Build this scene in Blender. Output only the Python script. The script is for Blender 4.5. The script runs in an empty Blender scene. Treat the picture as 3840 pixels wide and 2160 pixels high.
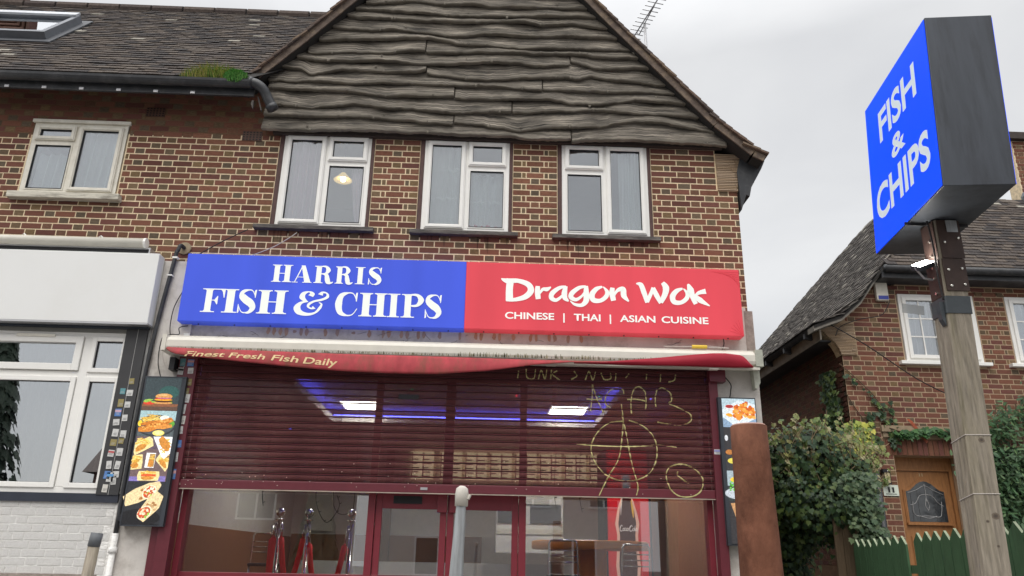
import bpy, math, random
import numpy as np
from mathutils import Vector, Matrix
R = math.radians
rnd = random.Random(7)
scn = bpy.context.scene
COL = scn.collection

# ------------------------------------------------------------------ camera
cd = bpy.data.cameras.new('camera'); cam = bpy.data.objects.new('camera', cd); COL.objects.link(cam)
cd.sensor_width = 36; cd.lens = 36 * 2890 / 3840; cd.clip_end = 500; cd.clip_start = .05
CAM = Vector((0, -8.12, 1.6))
rot = Matrix(((0.99913702, -0.02896239, -0.02977254), (-0.03771433, -0.33226556, -0.94243155), (0.01740268, 0.9427411, -0.33307112)))
cam.matrix_world = Matrix.Translation(CAM) @ rot.to_4x4()
scn.camera = cam

# ------------------------------------------------------------------ sky, sun, exposure
SUN_EL, SUN_AZ = R(56), R(200)          # azimuth measured from +Y (north) clockwise
w = bpy.data.worlds.new('World'); scn.world = w; w.use_nodes = True
nt = w.node_tree; nt.nodes.clear(); N = nt.nodes.new; L = nt.links.new
out = N('ShaderNodeOutputWorld'); bg = N('ShaderNodeBackground'); bg.inputs[1].default_value = .1
sky = N('ShaderNodeTexSky'); sky.sky_type = 'NISHITA'; sky.sun_disc = False
sky.sun_elevation = SUN_EL; sky.sun_rotation = SUN_AZ; sky.air_density = 1; sky.dust_density = 4
tc = N('ShaderNodeTexCoord'); mp = N('ShaderNodeMapping'); mp.inputs['Scale'].default_value = (1.1, 1.1, 2.2)
mp.inputs['Rotation'].default_value = (0, 0, R(25))
no = N('ShaderNodeTexNoise'); no.inputs['Scale'].default_value = 2.2; no.inputs['Detail'].default_value = 6; no.inputs['Roughness'].default_value = .5
no.inputs['Distortion'].default_value = .3
cr = N('ShaderNodeValToRGB'); cr.color_ramp.elements[0].position = .3; cr.color_ramp.elements[1].position = .68
cr.color_ramp.elements[0].color = (3.7, 3.73, 3.82, 1); cr.color_ramp.elements[1].color = (4.95, 4.95, 4.92, 1)
sx = N('ShaderNodeSeparateXYZ'); mr = N('ShaderNodeMapRange')
mr.inputs['From Min'].default_value = .58; mr.inputs['From Max'].default_value = 1; mr.inputs['To Min'].default_value = 1; mr.inputs['To Max'].default_value = 3.3
mul = N('ShaderNodeMixRGB'); mul.blend_type = 'MULTIPLY'; mul.inputs[0].default_value = 1
mix = N('ShaderNodeMixRGB'); mix.inputs[0].default_value = .9
L(tc.outputs['Generated'], mp.inputs[0]); L(mp.outputs[0], no.inputs['Vector']); L(no.outputs[0], cr.inputs[0])
L(tc.outputs['Generated'], sx.inputs[0]); L(sx.outputs[2], mr.inputs[0])
L(cr.outputs[0], mul.inputs[1]); L(mr.outputs[0], mul.inputs[2])
L(sky.outputs[0], mix.inputs[1]); L(mul.outputs[0], mix.inputs[2]); L(mix.outputs[0], bg.inputs[0]); L(bg.outputs[0], out.inputs[0])
sl = bpy.data.lights.new('sun', 'SUN'); sl.energy = 1.05; sl.angle = R(50); sl.color = (1, .97, .93)
sun = bpy.data.objects.new('sun', sl); COL.objects.link(sun)
d = Vector((math.sin(SUN_AZ) * math.cos(SUN_EL), math.cos(SUN_AZ) * math.cos(SUN_EL), math.sin(SUN_EL)))
sun.rotation_euler = d.to_track_quat('Z', 'Y').to_euler()
vs = scn.view_settings; vs.view_transform = 'Standard'; vs.look = 'None'; vs.gamma = 1; vs.exposure = .86; vs.use_curve_mapping = False

# ------------------------------------------------------------------ materials
def newmat(name):
    m = bpy.data.materials.new(name); m.use_nodes = True; t = m.node_tree; b = t.nodes['Principled BSDF']
    return m, t, b
def mat(name, col, rough=.6, metal=0, noise=.15, scale=8, bump=0, bscale=None, stretch=(1, 1, 1), emit=0, attr=False, spec=.4, detail=6, dirt=None, dirtscale=2, dirtamt=.5):
    """col x noise variation, optional bump, optional dirt colour in patches"""
    m, t, b = newmat(name); nn = t.nodes.new; ln = t.links.new
    b.inputs['Roughness'].default_value = rough; b.inputs['Metallic'].default_value = metal; b.inputs['Specular IOR Level'].default_value = spec
    co = nn('ShaderNodeTexCoord'); ma = nn('ShaderNodeMapping'); ma.inputs['Scale'].default_value = stretch
    ln(co.outputs['Object'], ma.inputs[0])
    ns = nn('ShaderNodeTexNoise'); ns.inputs['Scale'].default_value = scale; ns.inputs['Detail'].default_value = detail; ns.inputs['Roughness'].default_value = .65
    ln(ma.outputs[0], ns.inputs['Vector'])
    mrg = nn('ShaderNodeMapRange'); mrg.inputs['From Min'].default_value = .25; mrg.inputs['From Max'].default_value = .75
    mrg.inputs['To Min'].default_value = 1 - noise; mrg.inputs['To Max'].default_value = 1 + noise; ln(ns.outputs[0], mrg.inputs[0])
    mx = nn('ShaderNodeMixRGB'); mx.blend_type = 'MULTIPLY'; mx.inputs[0].default_value = 1
    if attr:
        a = nn('ShaderNodeAttribute'); a.attribute_name = 'Col'; ln(a.outputs['Color'], mx.inputs[1])
    else: mx.inputs[1].default_value = (*col, 1)
    ln(mrg.outputs[0], mx.inputs[2]); res = mx.outputs[0]
    if dirt:
        n2 = nn('ShaderNodeTexNoise'); n2.inputs['Scale'].default_value = dirtscale; n2.inputs['Detail'].default_value = 8; n2.inputs['Roughness'].default_value = .7
        ln(ma.outputs[0], n2.inputs['Vector'])
        r2 = nn('ShaderNodeValToRGB'); r2.color_ramp.elements[0].position = .48; r2.color_ramp.elements[1].position = .68
        r2.color_ramp.elements[0].color = (0, 0, 0, 1); r2.color_ramp.elements[1].color = (dirtamt,) * 3 + (1,)
        ln(n2.outputs[0], r2.inputs[0]); m2 = nn('ShaderNodeMixRGB'); ln(r2.outputs[0], m2.inputs[0]); ln(res, m2.inputs[1]); m2.inputs[2].default_value = (*dirt, 1); res = m2.outputs[0]
    ln(res, b.inputs['Base Color'])
    if emit:
        ln(res, b.inputs['Emission Color']); b.inputs['Emission Strength'].default_value = emit
    if bump:
        bu = nn('ShaderNodeBump'); bu.inputs['Strength'].default_value = bump; bu.inputs['Distance'].default_value = .02
        if bscale:
            n3 = nn('ShaderNodeTexNoise'); n3.inputs['Scale'].default_value = bscale; n3.inputs['Detail'].default_value = 5; ln(ma.outputs[0], n3.inputs['Vector']); ln(n3.outputs[0], bu.inputs['Height'])
        else: ln(ns.outputs[0], bu.inputs['Height'])
        ln(bu.outputs[0], b.inputs['Normal'])
    return m
def emat(name, col, s):
    m, t, b = newmat(name); b.inputs['Base Color'].default_value = (*col, 1); b.inputs['Emission Color'].default_value = (*col, 1); b.inputs['Emission Strength'].default_value = s; return m
def glass(name, refl=.14, tint=(.9, .93, .92), rough=0.0):
    m = bpy.data.materials.new(name); m.use_nodes = True; t = m.node_tree; t.nodes.clear(); nn = t.nodes.new
    o = nn('ShaderNodeOutputMaterial'); mx = nn('ShaderNodeMixShader'); tr = nn('ShaderNodeBsdfTransparent'); gl = nn('ShaderNodeBsdfGlossy'); fr = nn('ShaderNodeFresnel'); ad = nn('ShaderNodeMath')
    tr.inputs[0].default_value = (*tint, 1); gl.inputs['Roughness'].default_value = rough; gl.inputs[0].default_value = (.95, .97, 1, 1)
    ad.operation = 'ADD'; ad.inputs[1].default_value = refl; fr.inputs[0].default_value = 1.5
    t.links.new(fr.outputs[0], ad.inputs[0]); t.links.new(ad.outputs[0], mx.inputs[0]); t.links.new(tr.outputs[0], mx.inputs[1]); t.links.new(gl.outputs[0], mx.inputs[2]); t.links.new(mx.outputs[0], o.inputs[0]); return m
def sheer(name, col, alpha=.3, trans=.4, folds=False):
    """partly open cloth or perforated sheet"""
    m = bpy.data.materials.new(name); m.use_nodes = True; t = m.node_tree; t.nodes.clear(); nn = t.nodes.new
    o = nn('ShaderNodeOutputMaterial'); mx = nn('ShaderNodeMixShader'); m2 = nn('ShaderNodeMixShader'); tr = nn('ShaderNodeBsdfTransparent'); df = nn('ShaderNodeBsdfDiffuse'); tl = nn('ShaderNodeBsdfTranslucent')
    df.inputs[0].default_value = (*col, 1); tl.inputs[0].default_value = (*col, 1); m2.inputs[0].default_value = trans; mx.inputs[0].default_value = alpha
    t.links.new(df.outputs[0], m2.inputs[1]); t.links.new(tl.outputs[0], m2.inputs[2]); t.links.new(m2.outputs[0], mx.inputs[1]); t.links.new(tr.outputs[0], mx.inputs[2]); t.links.new(mx.outputs[0], o.inputs[0])
    if folds:      # thin cloth turned edge-on lets less through
        lw = nn('ShaderNodeLayerWeight'); lw.inputs[0].default_value = .5; mg = nn('ShaderNodeMapRange'); mg.inputs['From Min'].default_value = .0; mg.inputs['From Max'].default_value = .75; mg.inputs['To Min'].default_value = alpha; mg.inputs['To Max'].default_value = 0
        t.links.new(lw.outputs['Facing'], mg.inputs[0]); t.links.new(mg.outputs[0], mx.inputs[0])
    return m

M = {}
M['brick'] = mat('brick', (0, 0, 0), .85, noise=.34, scale=24, bump=.5, attr=True, stretch=(1, 1, 3), spec=.2)
M['mortar'] = mat('mortar', (.76, .62, .42), .9, noise=.32, scale=20, bump=.4, spec=.1)
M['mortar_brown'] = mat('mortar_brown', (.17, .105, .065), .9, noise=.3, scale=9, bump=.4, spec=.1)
M['tile'] = mat('roof_tile', (0, 0, 0), .85, noise=.4, scale=25, bump=.5, attr=True, spec=.2)
M['felt'] = mat('roof_felt', (.03, .028, .026), .9)
M['upvc'] = mat('white_upvc', (.84, .83, .79), .35, noise=.04, scale=5)
M['upvc2'] = mat('aged_upvc', (.74, .71, .62), .4, noise=.1, scale=12, dirt=(.45, .4, .3), dirtscale=7, dirtamt=.35)
M['gasket'] = mat('black_gasket', (.02, .02, .022), .5)
M['glass'] = glass('window_glass', .18, (.95, .97, .97))
M['shopglass'] = glass('shop_glass', .12, (.9, .9, .9))
M['net'] = sheer('net_curtain', (.85, .94, .92), .4, .1, True)
M['pinknet'] = sheer('pink_patterned_curtain', (.9, .76, .85), .32, .1, True)
M['whitenet'] = sheer('white_net', (.88, .88, .92), .35, .1, True)
M['room'] = mat('room_wall', (.52, .5, .46), .8, noise=.05)
M['darkwood'] = mat('weathered_dark_timber', (.055, .042, .036), .8, noise=.35, scale=12, stretch=(1, 6, 6), bump=.4)
M['brownreveal'] = mat('brown_painted_reveal', (.085, .045, .04), .7, noise=.35, scale=14, stretch=(3, 3, 1))
M['sill'] = mat('grey_timber_sill', (.085, .075, .07), .8, noise=.5, scale=10, stretch=(1, 6, 6), bump=.5, dirt=(.35, .33, .28), dirtscale=6, dirtamt=.4)
M['sillwhite'] = mat('peeling_white_sill', (.6, .57, .48), .8, noise=.2, scale=10, stretch=(.6, 4, 4), dirt=(.12, .1, .08), dirtscale=6, dirtamt=.9)
M['gutter'] = mat('black_gutter', (.036, .038, .042), .45, noise=.3, scale=6, dirt=(.13, .13, .13), dirtscale=5, dirtamt=.4)
M['maroon'] = mat('maroon_paint', (.125, .02, .03), .4, noise=.12, scale=14, spec=.5)
M['maroon_red'] = mat('maroon_red_paint', (.19, .022, .034), .38, noise=.1, scale=12, spec=.5)
M['render'] = mat('white_render', (.62, .585, .54), .85, noise=.1, scale=6, bump=.15, dirt=(.3, .26, .22), dirtscale=4.5, dirtamt=.55)
M['rendergrey'] = mat('bare_grey_render', (.3, .25, .22), .9, noise=.35, scale=14, bump=.4)
M['whitebrick'] = mat('white_painted_brick', (.82, .81, .78), .7, noise=.06, scale=14, bump=.7, bscale=22, stretch=(1, 1, 1.6), dirt=(.48, .46, .42), dirtscale=5, dirtamt=.4)
M['whitepanel'] = mat('white_sign_panel', (.76, .765, .75), .5, noise=.015, scale=2, dirt=(.68, .67, .63), dirtscale=.8, dirtamt=.3)
M['alu'] = mat('aluminium', (.5, .5, .51), .4, .7, noise=.08)
M['darkgrey'] = mat('charcoal_panel', (.045, .045, .047), .5, noise=.12, scale=5)
M['black'] = mat('black_plastic', (.015, .015, .017), .45)
M['boxgrey'] = mat('anthracite_metal', (.055, .062, .074), .42, .2, noise=.2, scale=3, stretch=(4, 4, .5), dirt=(.03, .032, .037), dirtscale=2.5, dirtamt=.8)
M['whitemoss'] = mat('white_awning_metal', (.66, .63, .55), .45, noise=.08, scale=6, stretch=(1, 1, 1))
M['redcloth'] = mat('faded_red_canvas', (.38, .05, .06), .8, noise=.3, scale=5, stretch=(1.6, 1, .7), dirt=(.17, .075, .045), dirtscale=3.5, dirtamt=.8)
M['redcloth2'] = mat('deep_red_canvas', (.3, .006, .022), .7, noise=.12, scale=5)
M['moss'] = mat('algae_stain', (.13, .12, .055), .95, noise=.4, scale=30)
M['grass'] = mat('grass_moss', (0, 0, 0), .8, attr=True, noise=.2, spec=.2)
M['leaf'] = mat('ivy_leaf', (0, 0, 0), .5, attr=True, noise=.2, scale=20, spec=.28)
M['twig'] = mat('twig', (.12, .08, .05), .9)
M['galv'] = mat('galvanised_steel', (.40, .42, .43), .42, .55, noise=.3, scale=9, stretch=(6, 6, .7), spec=.5)
M['cream'] = mat('cream_collar', (.55, .52, .46), .55, noise=.2, scale=14)
M['rust'] = mat('rusty_steel', (.165, .07, .043), .9, noise=.3, scale=14, stretch=(1, 1, .6), bump=.3, bscale=40, dirt=(.07, .028, .018), dirtscale=6, dirtamt=.7, spec=.15)
M['rustrim'] = mat('worn_pink_rim', (.5, .3, .24), .8, noise=.2)
M['post'] = mat('weathered_softwood', (.285, .25, .2), .85, noise=.5, scale=9, stretch=(5, 5, .45), bump=.7, dirt=(.15, .135, .06), dirtscale=2.2, dirtamt=.45, detail=9, spec=.15)
M['brownplate'] = mat('brown_steel_plate', (.06, .037, .03), .55, .2, noise=.35, scale=10)
M['bolt'] = mat('bolt_steel', (.7, .68, .62), .25, .95, noise=.05)
M['tape'] = mat('dark_grey_tape', (.055, .065, .072), .5, noise=.15, scale=12, bump=.2)
M['dooroak'] = mat('varnished_oak', (.36, .165, .06), .5, noise=.28, scale=8, stretch=(5, 5, .8), bump=.15)
M['green'] = mat('green_painted_picket', (.04, .095, .042), .75, noise=.3, scale=9, stretch=(4, 4, .6), bump=.3)
M['greenworn'] = mat('worn_green_edge', (.26, .3, .2), .85, noise=.3)
M['board'] = mat('bare_softwood_board', (.12, .085, .05), .85, noise=.35, scale=9, stretch=(5, 5, .5), bump=.4)
M['creasing'] = mat('clay_creasing_tile', (.42, .32, .22), .85, noise=.25, scale=14)
M['stone'] = mat('concrete_lintel', (.3, .23, .15), .9, noise=.25, scale=8)
M['steel'] = mat('polished_steel', (.75, .75, .72), .12, 1, noise=.02)
M['rope'] = mat('red_velvet_rope', (.85, .015, .025), .7, noise=.1, scale=40)
M['wire'] = mat('black_cable', (.02, .018, .018), .6)
M['whitewire'] = mat('pale_cable', (.5, .46, .42), .6)
M['print'] = mat('printed_picture', (0, 0, 0), .3, attr=True, noise=.42, scale=55, emit=.25)
M['sticker'] = mat('printed_sticker', (0, 0, 0), .6, attr=True, noise=.1, scale=60)
M['letter'] = mat('white_lettering', (.8, .83, .78), .4, noise=.02, emit=.14)
M['orange'] = mat('orange_table_wood', (.8, .33, .08), .4, noise=.15)
M['asphalt'] = mat('asphalt', (.05, .05, .05), .9, noise=.2, scale=30)
M['paving'] = mat('paving', (.22, .21, .2), .9, noise=.15, scale=5)
M['leadflash'] = mat('lead_flashing', (.2, .21, .22), .6, .2)
M['plain'] = mat('painted', (0, 0, 0), .6, attr=True, noise=.08, scale=10)
M['plank'] = None
def plankmat():
    m, t, b = newmat('weathered_elm_board'); nn = t.nodes.new; ln = t.links.new
    b.inputs['Roughness'].default_value = .8; b.inputs['Specular IOR Level'].default_value = .25
    at = nn('ShaderNodeAttribute'); at.attribute_name = 'grain'     # along, across board
    ma = nn('ShaderNodeMapping'); ma.inputs['Scale'].default_value = (2.2, 48, .001); ln(at.outputs['Vector'], ma.inputs[0])
    n1 = nn('ShaderNodeTexNoise'); n1.inputs['Scale'].default_value = 1; n1.inputs['Detail'].default_value = 9; n1.inputs['Roughness'].default_value = .62; n1.inputs['Distortion'].default_value = .5; ln(ma.outputs[0], n1.inputs['Vector'])
    r = nn('ShaderNodeValToRGB'); e = r.color_ramp.elements; e[0].position = .33; e[1].position = .72
    e[0].color = (.028, .025, .022, 1); e[1].color = (.33, .29, .235, 1); k = e.new(.5); k.color = (.13, .115, .095, 1); ln(n1.outputs[0], r.inputs[0])
    m2 = nn('ShaderNodeMapping'); m2.inputs['Scale'].default_value = (2.2, 5, .001); ln(at.outputs['Vector'], m2.inputs[0])
    n2 = nn('ShaderNodeTexNoise'); n2.inputs['Scale'].default_value = 1; n2.inputs['Detail'].default_value = 3; ln(m2.outputs[0], n2.inputs['Vector'])
    mg = nn('ShaderNodeMapRange'); mg.inputs['From Min'].default_value = .3; mg.inputs['From Max'].default_value = .7; mg.inputs['To Min'].default_value = .5; mg.inputs['To Max'].default_value = 1.6; ln(n2.outputs[0], mg.inputs[0])
    x = nn('ShaderNodeMixRGB'); x.blend_type = 'MULTIPLY'; x.inputs[0].default_value = 1; ln(r.outputs[0], x.inputs[1]); ln(mg.outputs[0], x.inputs[2])
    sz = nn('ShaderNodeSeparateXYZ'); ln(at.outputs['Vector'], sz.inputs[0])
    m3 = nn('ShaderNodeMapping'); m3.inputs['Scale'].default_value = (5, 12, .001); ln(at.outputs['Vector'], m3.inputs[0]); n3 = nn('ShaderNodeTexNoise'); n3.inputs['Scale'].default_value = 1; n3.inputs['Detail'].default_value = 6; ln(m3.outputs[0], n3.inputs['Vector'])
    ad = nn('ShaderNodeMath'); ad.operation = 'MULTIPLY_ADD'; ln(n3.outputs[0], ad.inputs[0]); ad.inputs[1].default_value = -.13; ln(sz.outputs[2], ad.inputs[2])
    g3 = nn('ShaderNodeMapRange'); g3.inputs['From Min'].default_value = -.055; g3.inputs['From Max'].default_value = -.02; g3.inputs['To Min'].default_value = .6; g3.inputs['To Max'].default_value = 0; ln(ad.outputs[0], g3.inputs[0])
    xw = nn('ShaderNodeMixRGB'); ln(g3.outputs[0], xw.inputs[0]); ln(x.outputs[0], xw.inputs[1]); xw.inputs[2].default_value = (.2, .18, .145, 1)  # paler lower edge: weathering plus caught light put into the colour
    ln(xw.outputs[0], b.inputs['Base Color'])
    bu = nn('ShaderNodeBump'); bu.inputs['Strength'].default_value = .9; bu.inputs['Distance'].default_value = .02; ln(n1.outputs[0], bu.inputs['Height']); ln(bu.outputs[0], b.inputs['Normal'])
    return m
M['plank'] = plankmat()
def signface(name, col, em):
    m, t, b = newmat(name); nn = t.nodes.new; ln = t.links.new
    b.inputs['Roughness'].default_value = .5; b.inputs['Specular IOR Level'].default_value = .2; b.inputs['Base Color'].default_value = (*col, 1)
    b.inputs['Emission Color'].default_value = (*col, 1)
    co = nn('ShaderNodeTexCoord'); wv = nn('ShaderNodeTexNoise'); ma = nn('ShaderNodeMapping'); ma.inputs['Scale'].default_value = (2.1, .1, .25); ln(co.outputs['Object'], ma.inputs[0]); ln(ma.outputs[0], wv.inputs['Vector']); wv.inputs['Scale'].default_value = 1.3
    mg = nn('ShaderNodeMapRange'); mg.inputs['From Min'].default_value = .3; mg.inputs['From Max'].default_value = .7; mg.inputs['To Min'].default_value = em * .7; mg.inputs['To Max'].default_value = em * 1.3; ln(wv.outputs[0], mg.inputs[0]); ln(mg.outputs[0], b.inputs['Emission Strength'])
    return m
M['signblue'] = signface('blue_flexible_face', (.05, .09, .58), .2)
M['signred'] = signface('red_flexible_face', (.6, .06, .08), .2)
M['poleblue'] = signface('vivid_blue_lit_face', (.0, .062, .85), .42)
M['shutter'] = sheer('perforated_maroon_shutter', (.12, .034, .044), .2, .0)
_t = M['shutter'].node_tree; _n = _t.nodes.new('ShaderNodeTexNoise'); _n.inputs['Scale'].default_value = 2.2; _n.inputs['Detail'].default_value = 9; _n.inputs['Roughness'].default_value = .7
_c = _t.nodes.new('ShaderNodeTexCoord'); _m = _t.nodes.new('ShaderNodeMapping'); _m.inputs['Scale'].default_value = (1, 1, 2.5); _t.links.new(_c.outputs['Object'], _m.inputs[0]); _t.links.new(_m.outputs[0], _n.inputs['Vector'])
_r = _t.nodes.new('ShaderNodeValToRGB'); _r.color_ramp.elements[0].position = .3; _r.color_ramp.elements[1].position = .75; _r.color_ramp.elements[0].color = (.07, .025, .027, 1); _r.color_ramp.elements[1].color = (.155, .058, .058, 1)
_t.links.new(_n.outputs[0], _r.inputs[0])
for _d in _t.nodes:
    if _d.type == 'BSDF_DIFFUSE': _t.links.new(_r.outputs[0], _d.inputs[0])
def stainmat():
    m = mat('yellow_spray_paint', (.5, .46, .2), .7, noise=.35, scale=40); return m
M['spray'] = stainmat()

# ------------------------------------------------------------------ mesh helpers
def setp(o, label=None, cat=None, group=None, kind=None):
    if label: o['label'] = label
    if cat: o['category'] = cat
    if group: o['group'] = group
    if kind: o['kind'] = kind
    return o
ROOT = {}
def thing(name, label, cat, loc=(0, 0, 0), group=None):
    o = bpy.data.objects.new(name, None); COL.objects.link(o); o.location = loc; o.empty_display_size = .2; ROOT[o.name] = Vector(loc)
    return setp(o, label, cat, group)
def attach(o, parent):
    if parent is not None:
        o.parent = parent
        if parent.name in ROOT: o.location = o.location - ROOT[parent.name]
    return o
class MB:
    def __init__(s): s.v = []; s.f = []; s.c = []; s.n = 0; s.m = []; s.mi = 0
    def add(s, vs, fs, col=(1, 1, 1)):
        b = s.n; s.v.extend([tuple(p) for p in vs]); s.n += len(vs)
        for f in fs: s.f.append([b + i for i in f]); s.c.append(col); s.m.append(s.mi)
        return s
    def box(s, x0, x1, y0, y1, z0, z1, col=(1, 1, 1)):
        return s.add([(x0, y0, z0), (x1, y0, z0), (x1, y1, z0), (x0, y1, z0), (x0, y0, z1), (x1, y0, z1), (x1, y1, z1), (x0, y1, z1)],
                     [(0, 1, 5, 4), (1, 2, 6, 5), (2, 3, 7, 6), (3, 0, 4, 7), (4, 5, 6, 7), (3, 2, 1, 0)], col)
    def boxm(s, mt, a, b, c, col=(1, 1, 1)):
        p = [mt @ Vector((x, y, z)) for z in (-c / 2, c / 2) for (x, y) in ((-a / 2, -b / 2), (a / 2, -b / 2), (a / 2, b / 2), (-a / 2, b / 2))]
        return s.add(p, [(0, 1, 5, 4), (1, 2, 6, 5), (2, 3, 7, 6), (3, 0, 4, 7), (4, 5, 6, 7), (3, 2, 1, 0)], col)
    def prism(s, poly, y0, y1, col=(1, 1, 1)):          # poly in (x,z), counter-clockwise seen from -y
        n = len(poly); vs = [(x, y0, z) for x, z in poly] + [(x, y1, z) for x, z in poly]
        fs = [tuple(range(n)), tuple(range(2 * n - 1, n - 1, -1))] + [(i, i + n, (i + 1) % n + n, (i + 1) % n) for i in range(n)]
        return s.add(vs, fs, col)
    def tube(s, pts, r, seg=8, col=(1, 1, 1), caps=True):
        pts = [Vector(p) for p in pts]; n = len(pts); rs = r if isinstance(r, (list, tuple)) else [r] * n
        vs = []; up = None
        for i, p in enumerate(pts):
            t = (pts[min(i + 1, n - 1)] - pts[max(i - 1, 0)]).normalized()
            if up is None:
                a = Vector((0, 0, 1)) if abs(t.z) < .9 else Vector((1, 0, 0)); u = t.cross(a).normalized()
            else: u = (up - t * up.dot(t)).normalized()
            up = u; q = t.cross(u)
            for k in range(seg):
                an = 2 * math.pi * k / seg; vs.append(p + (u * math.cos(an) + q * math.sin(an)) * rs[i])
        fs = [(i * seg + k, i * seg + (k + 1) % seg, (i + 1) * seg + (k + 1) % seg, (i + 1) * seg + k) for i in range(n - 1) for k in range(seg)]
        if caps: fs += [tuple(range(seg - 1, -1, -1)), tuple(range((n - 1) * seg, n * seg))]
        return s.add(vs, fs, col)
    def lathe(s, prof, c, seg=16, col=(1, 1, 1)):        # prof list of (r,z)
        vs = []; 
        for r, z in prof:
            for k in range(seg):
                a = 2 * math.pi * k / seg; vs.append((c[0] + r * math.cos(a), c[1] + r * math.sin(a), c[2] + z))
        n = len(prof)
        fs = [(i * seg + k, i * seg + (k + 1) % seg, (i + 1) * seg + (k + 1) % seg, (i + 1) * seg + k) for i in range(n - 1) for k in range(seg)]
        fs += [tuple(range(seg - 1, -1, -1)), tuple(range((n - 1) * seg, n * seg))]
        return s.add(vs, fs, col)
    def ring(s, x0, x1, z0, z1, wd, y0, y1, col=(1, 1, 1)):
        s.box(x0, x0 + wd, y0, y1, z0, z1, col); s.box(x1 - wd, x1, y0, y1, z0, z1, col)
        s.box(x0 + wd, x1 - wd, y0, y1, z0, z0 + wd, col); s.box(x0 + wd, x1 - wd, y0, y1, z1 - wd, z1, col); return s
    def mesh(s, name, mats, smooth=False, col=True):
        me = bpy.data.meshes.new(name); me.from_pydata(s.v, [], s.f)
        for mm in (mats if isinstance(mats, (list, tuple)) else [mats]): me.materials.append(mm)
        if any(s.m): me.polygons.foreach_set('material_index', s.m)
        if col:
            a = me.color_attributes.new('Col', 'FLOAT_COLOR', 'CORNER'); buf = []
            for f, c in zip(s.f, s.c): buf += [c[0], c[1], c[2], 1.0] * len(f)
            a.data.foreach_set('color', buf)
        if smooth: me.polygons.foreach_set('use_smooth', [True] * len(s.f))
        me.update(); return me
    def build(s, name, mats, parent=None, smooth=False, bevel=0):
        o = bpy.data.objects.new(name, s.mesh(name, mats, smooth)); COL.objects.link(o); attach(o, parent)
        if bevel:
            b = o.modifiers.new('bevel', 'BEVEL'); b.width = bevel; b.segments = 2; b.limit_method = 'ANGLE'
        return o
def inst(name, me, mw, parent):
    o = bpy.data.objects.new(name, me); COL.objects.link(o); o.parent = parent
    m2 = mw.copy()
    if parent is not None and parent.name in ROOT: m2 = Matrix.Translation(-ROOT[parent.name]) @ m2
    o.matrix_local = m2; return o
def spline(pts, n=8):
    pts = [Vector(p) for p in pts]; o = []
    for i in range(len(pts) - 1):
        p0 = pts[max(i - 1, 0)]; p1 = pts[i]; p2 = pts[i + 1]; p3 = pts[min(i + 2, len(pts) - 1)]
        for k in range(n):
            t = k / n; o.append(.5 * ((2 * p1) + (p2 - p0) * t + (2 * p0 - 5 * p1 + 4 * p2 - p3) * t * t + (3 * p1 - p0 - 3 * p2 + p3) * t ** 3))
    o.append(pts[-1]); return o
def cable(name, pts, r, m, label, cat='cable', parent=None, n=6):
    b = MB(); b.tube(spline(pts, n), r, 6); o = b.build(name, m, parent, True)
    if parent is None: setp(o, label, cat)
    return o

# ------------------------------------------------------------------ ground
g = MB(); g.add([(-150, -150, 0), (150, -150, 0), (150, 150, 0), (-150, 150, 0)], [(0, 1, 2, 3)]); setp(g.build('ground', M['asphalt']), kind='structure')
g = MB(); g.box(-60, 60, -9.8, 0.05, .004, .13); setp(g.build('pavement', M['paving']), kind='structure')
g = MB(); g.box(-60, 60, -20.5, -17.5, .004, .13); setp(g.build('far_pavement', M['paving']), kind='structure')

# ------------------------------------------------------------------ brickwork
CO, PE, HM = .0762, .3429, .1143  # brown mortar and toned-down bricks: deep alley shade put into the colour
def brickcol(stretch, k, tone=1.0):
    q = random.Random(k)
    if stretch:
        b = q.choice([(.195, .084, .055), (.175, .074, .052), (.21, .095, .06), (.158, .066, .052), (.188, .08, .052)])
    else:
        b = q.choice([(.165, .112, .066), (.18, .09, .056), (.14, .1, .064), (.18, .118, .062), (.16, .085, .055), (.12, .09, .062)])
    f = q.uniform(.85, 1.18) * tone; return (b[0] * f, b[1] * f, b[2] * f)
def lay(spans, z0, n, joint=.0145, phase=0.0):
    """spans(z) -> list of (xa, xb); returns bricks (x0,x1,z0,z1,isStretcher)"""
    out = []
    for k in range(n):
        za = z0 + k * CO; zb = za + CO - joint
        for (xa, xb) in spans(za + CO / 2):
            wdt = xb - xa
            if wdt < .8:
                pat = [1, 0, 1] if k % 2 else [0, .5, 1, .5, 0]
                tot = sum(2 if p == 1 else (1 if p == 0 else .5) for p in pat); x = xa
                for p in pat:
                    ww = wdt * (2 if p == 1 else (1 if p == 0 else .5)) / tot
                    out.append((x + .006, x + ww - .007, za, zb, p == 1)); x += ww
                continue
            off = phase + (PE / 2 if k % 2 else 0)
            i0 = math.floor((xa - off) / PE) - 1; x = off + i0 * PE; j = 0
            while x < xb:
                ww = 2 * HM if j % 2 == 0 else HM
                a = max(x, xa); b = min(x + ww, xb)
                if b - a > .03: out.append((a + .0065, b - .0065, za, zb, j % 2 == 0))
                x += ww; j += 1
    return out
UB = []
def unitbrick():
    for k in range(16):
        b = MB(); b.box(0, 1, 0, 1, 0, 1, brickcol(k % 2 == 0, 100 + k)); UB.append(b.mesh('brick', M['brick']))
unitbrick()
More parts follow.
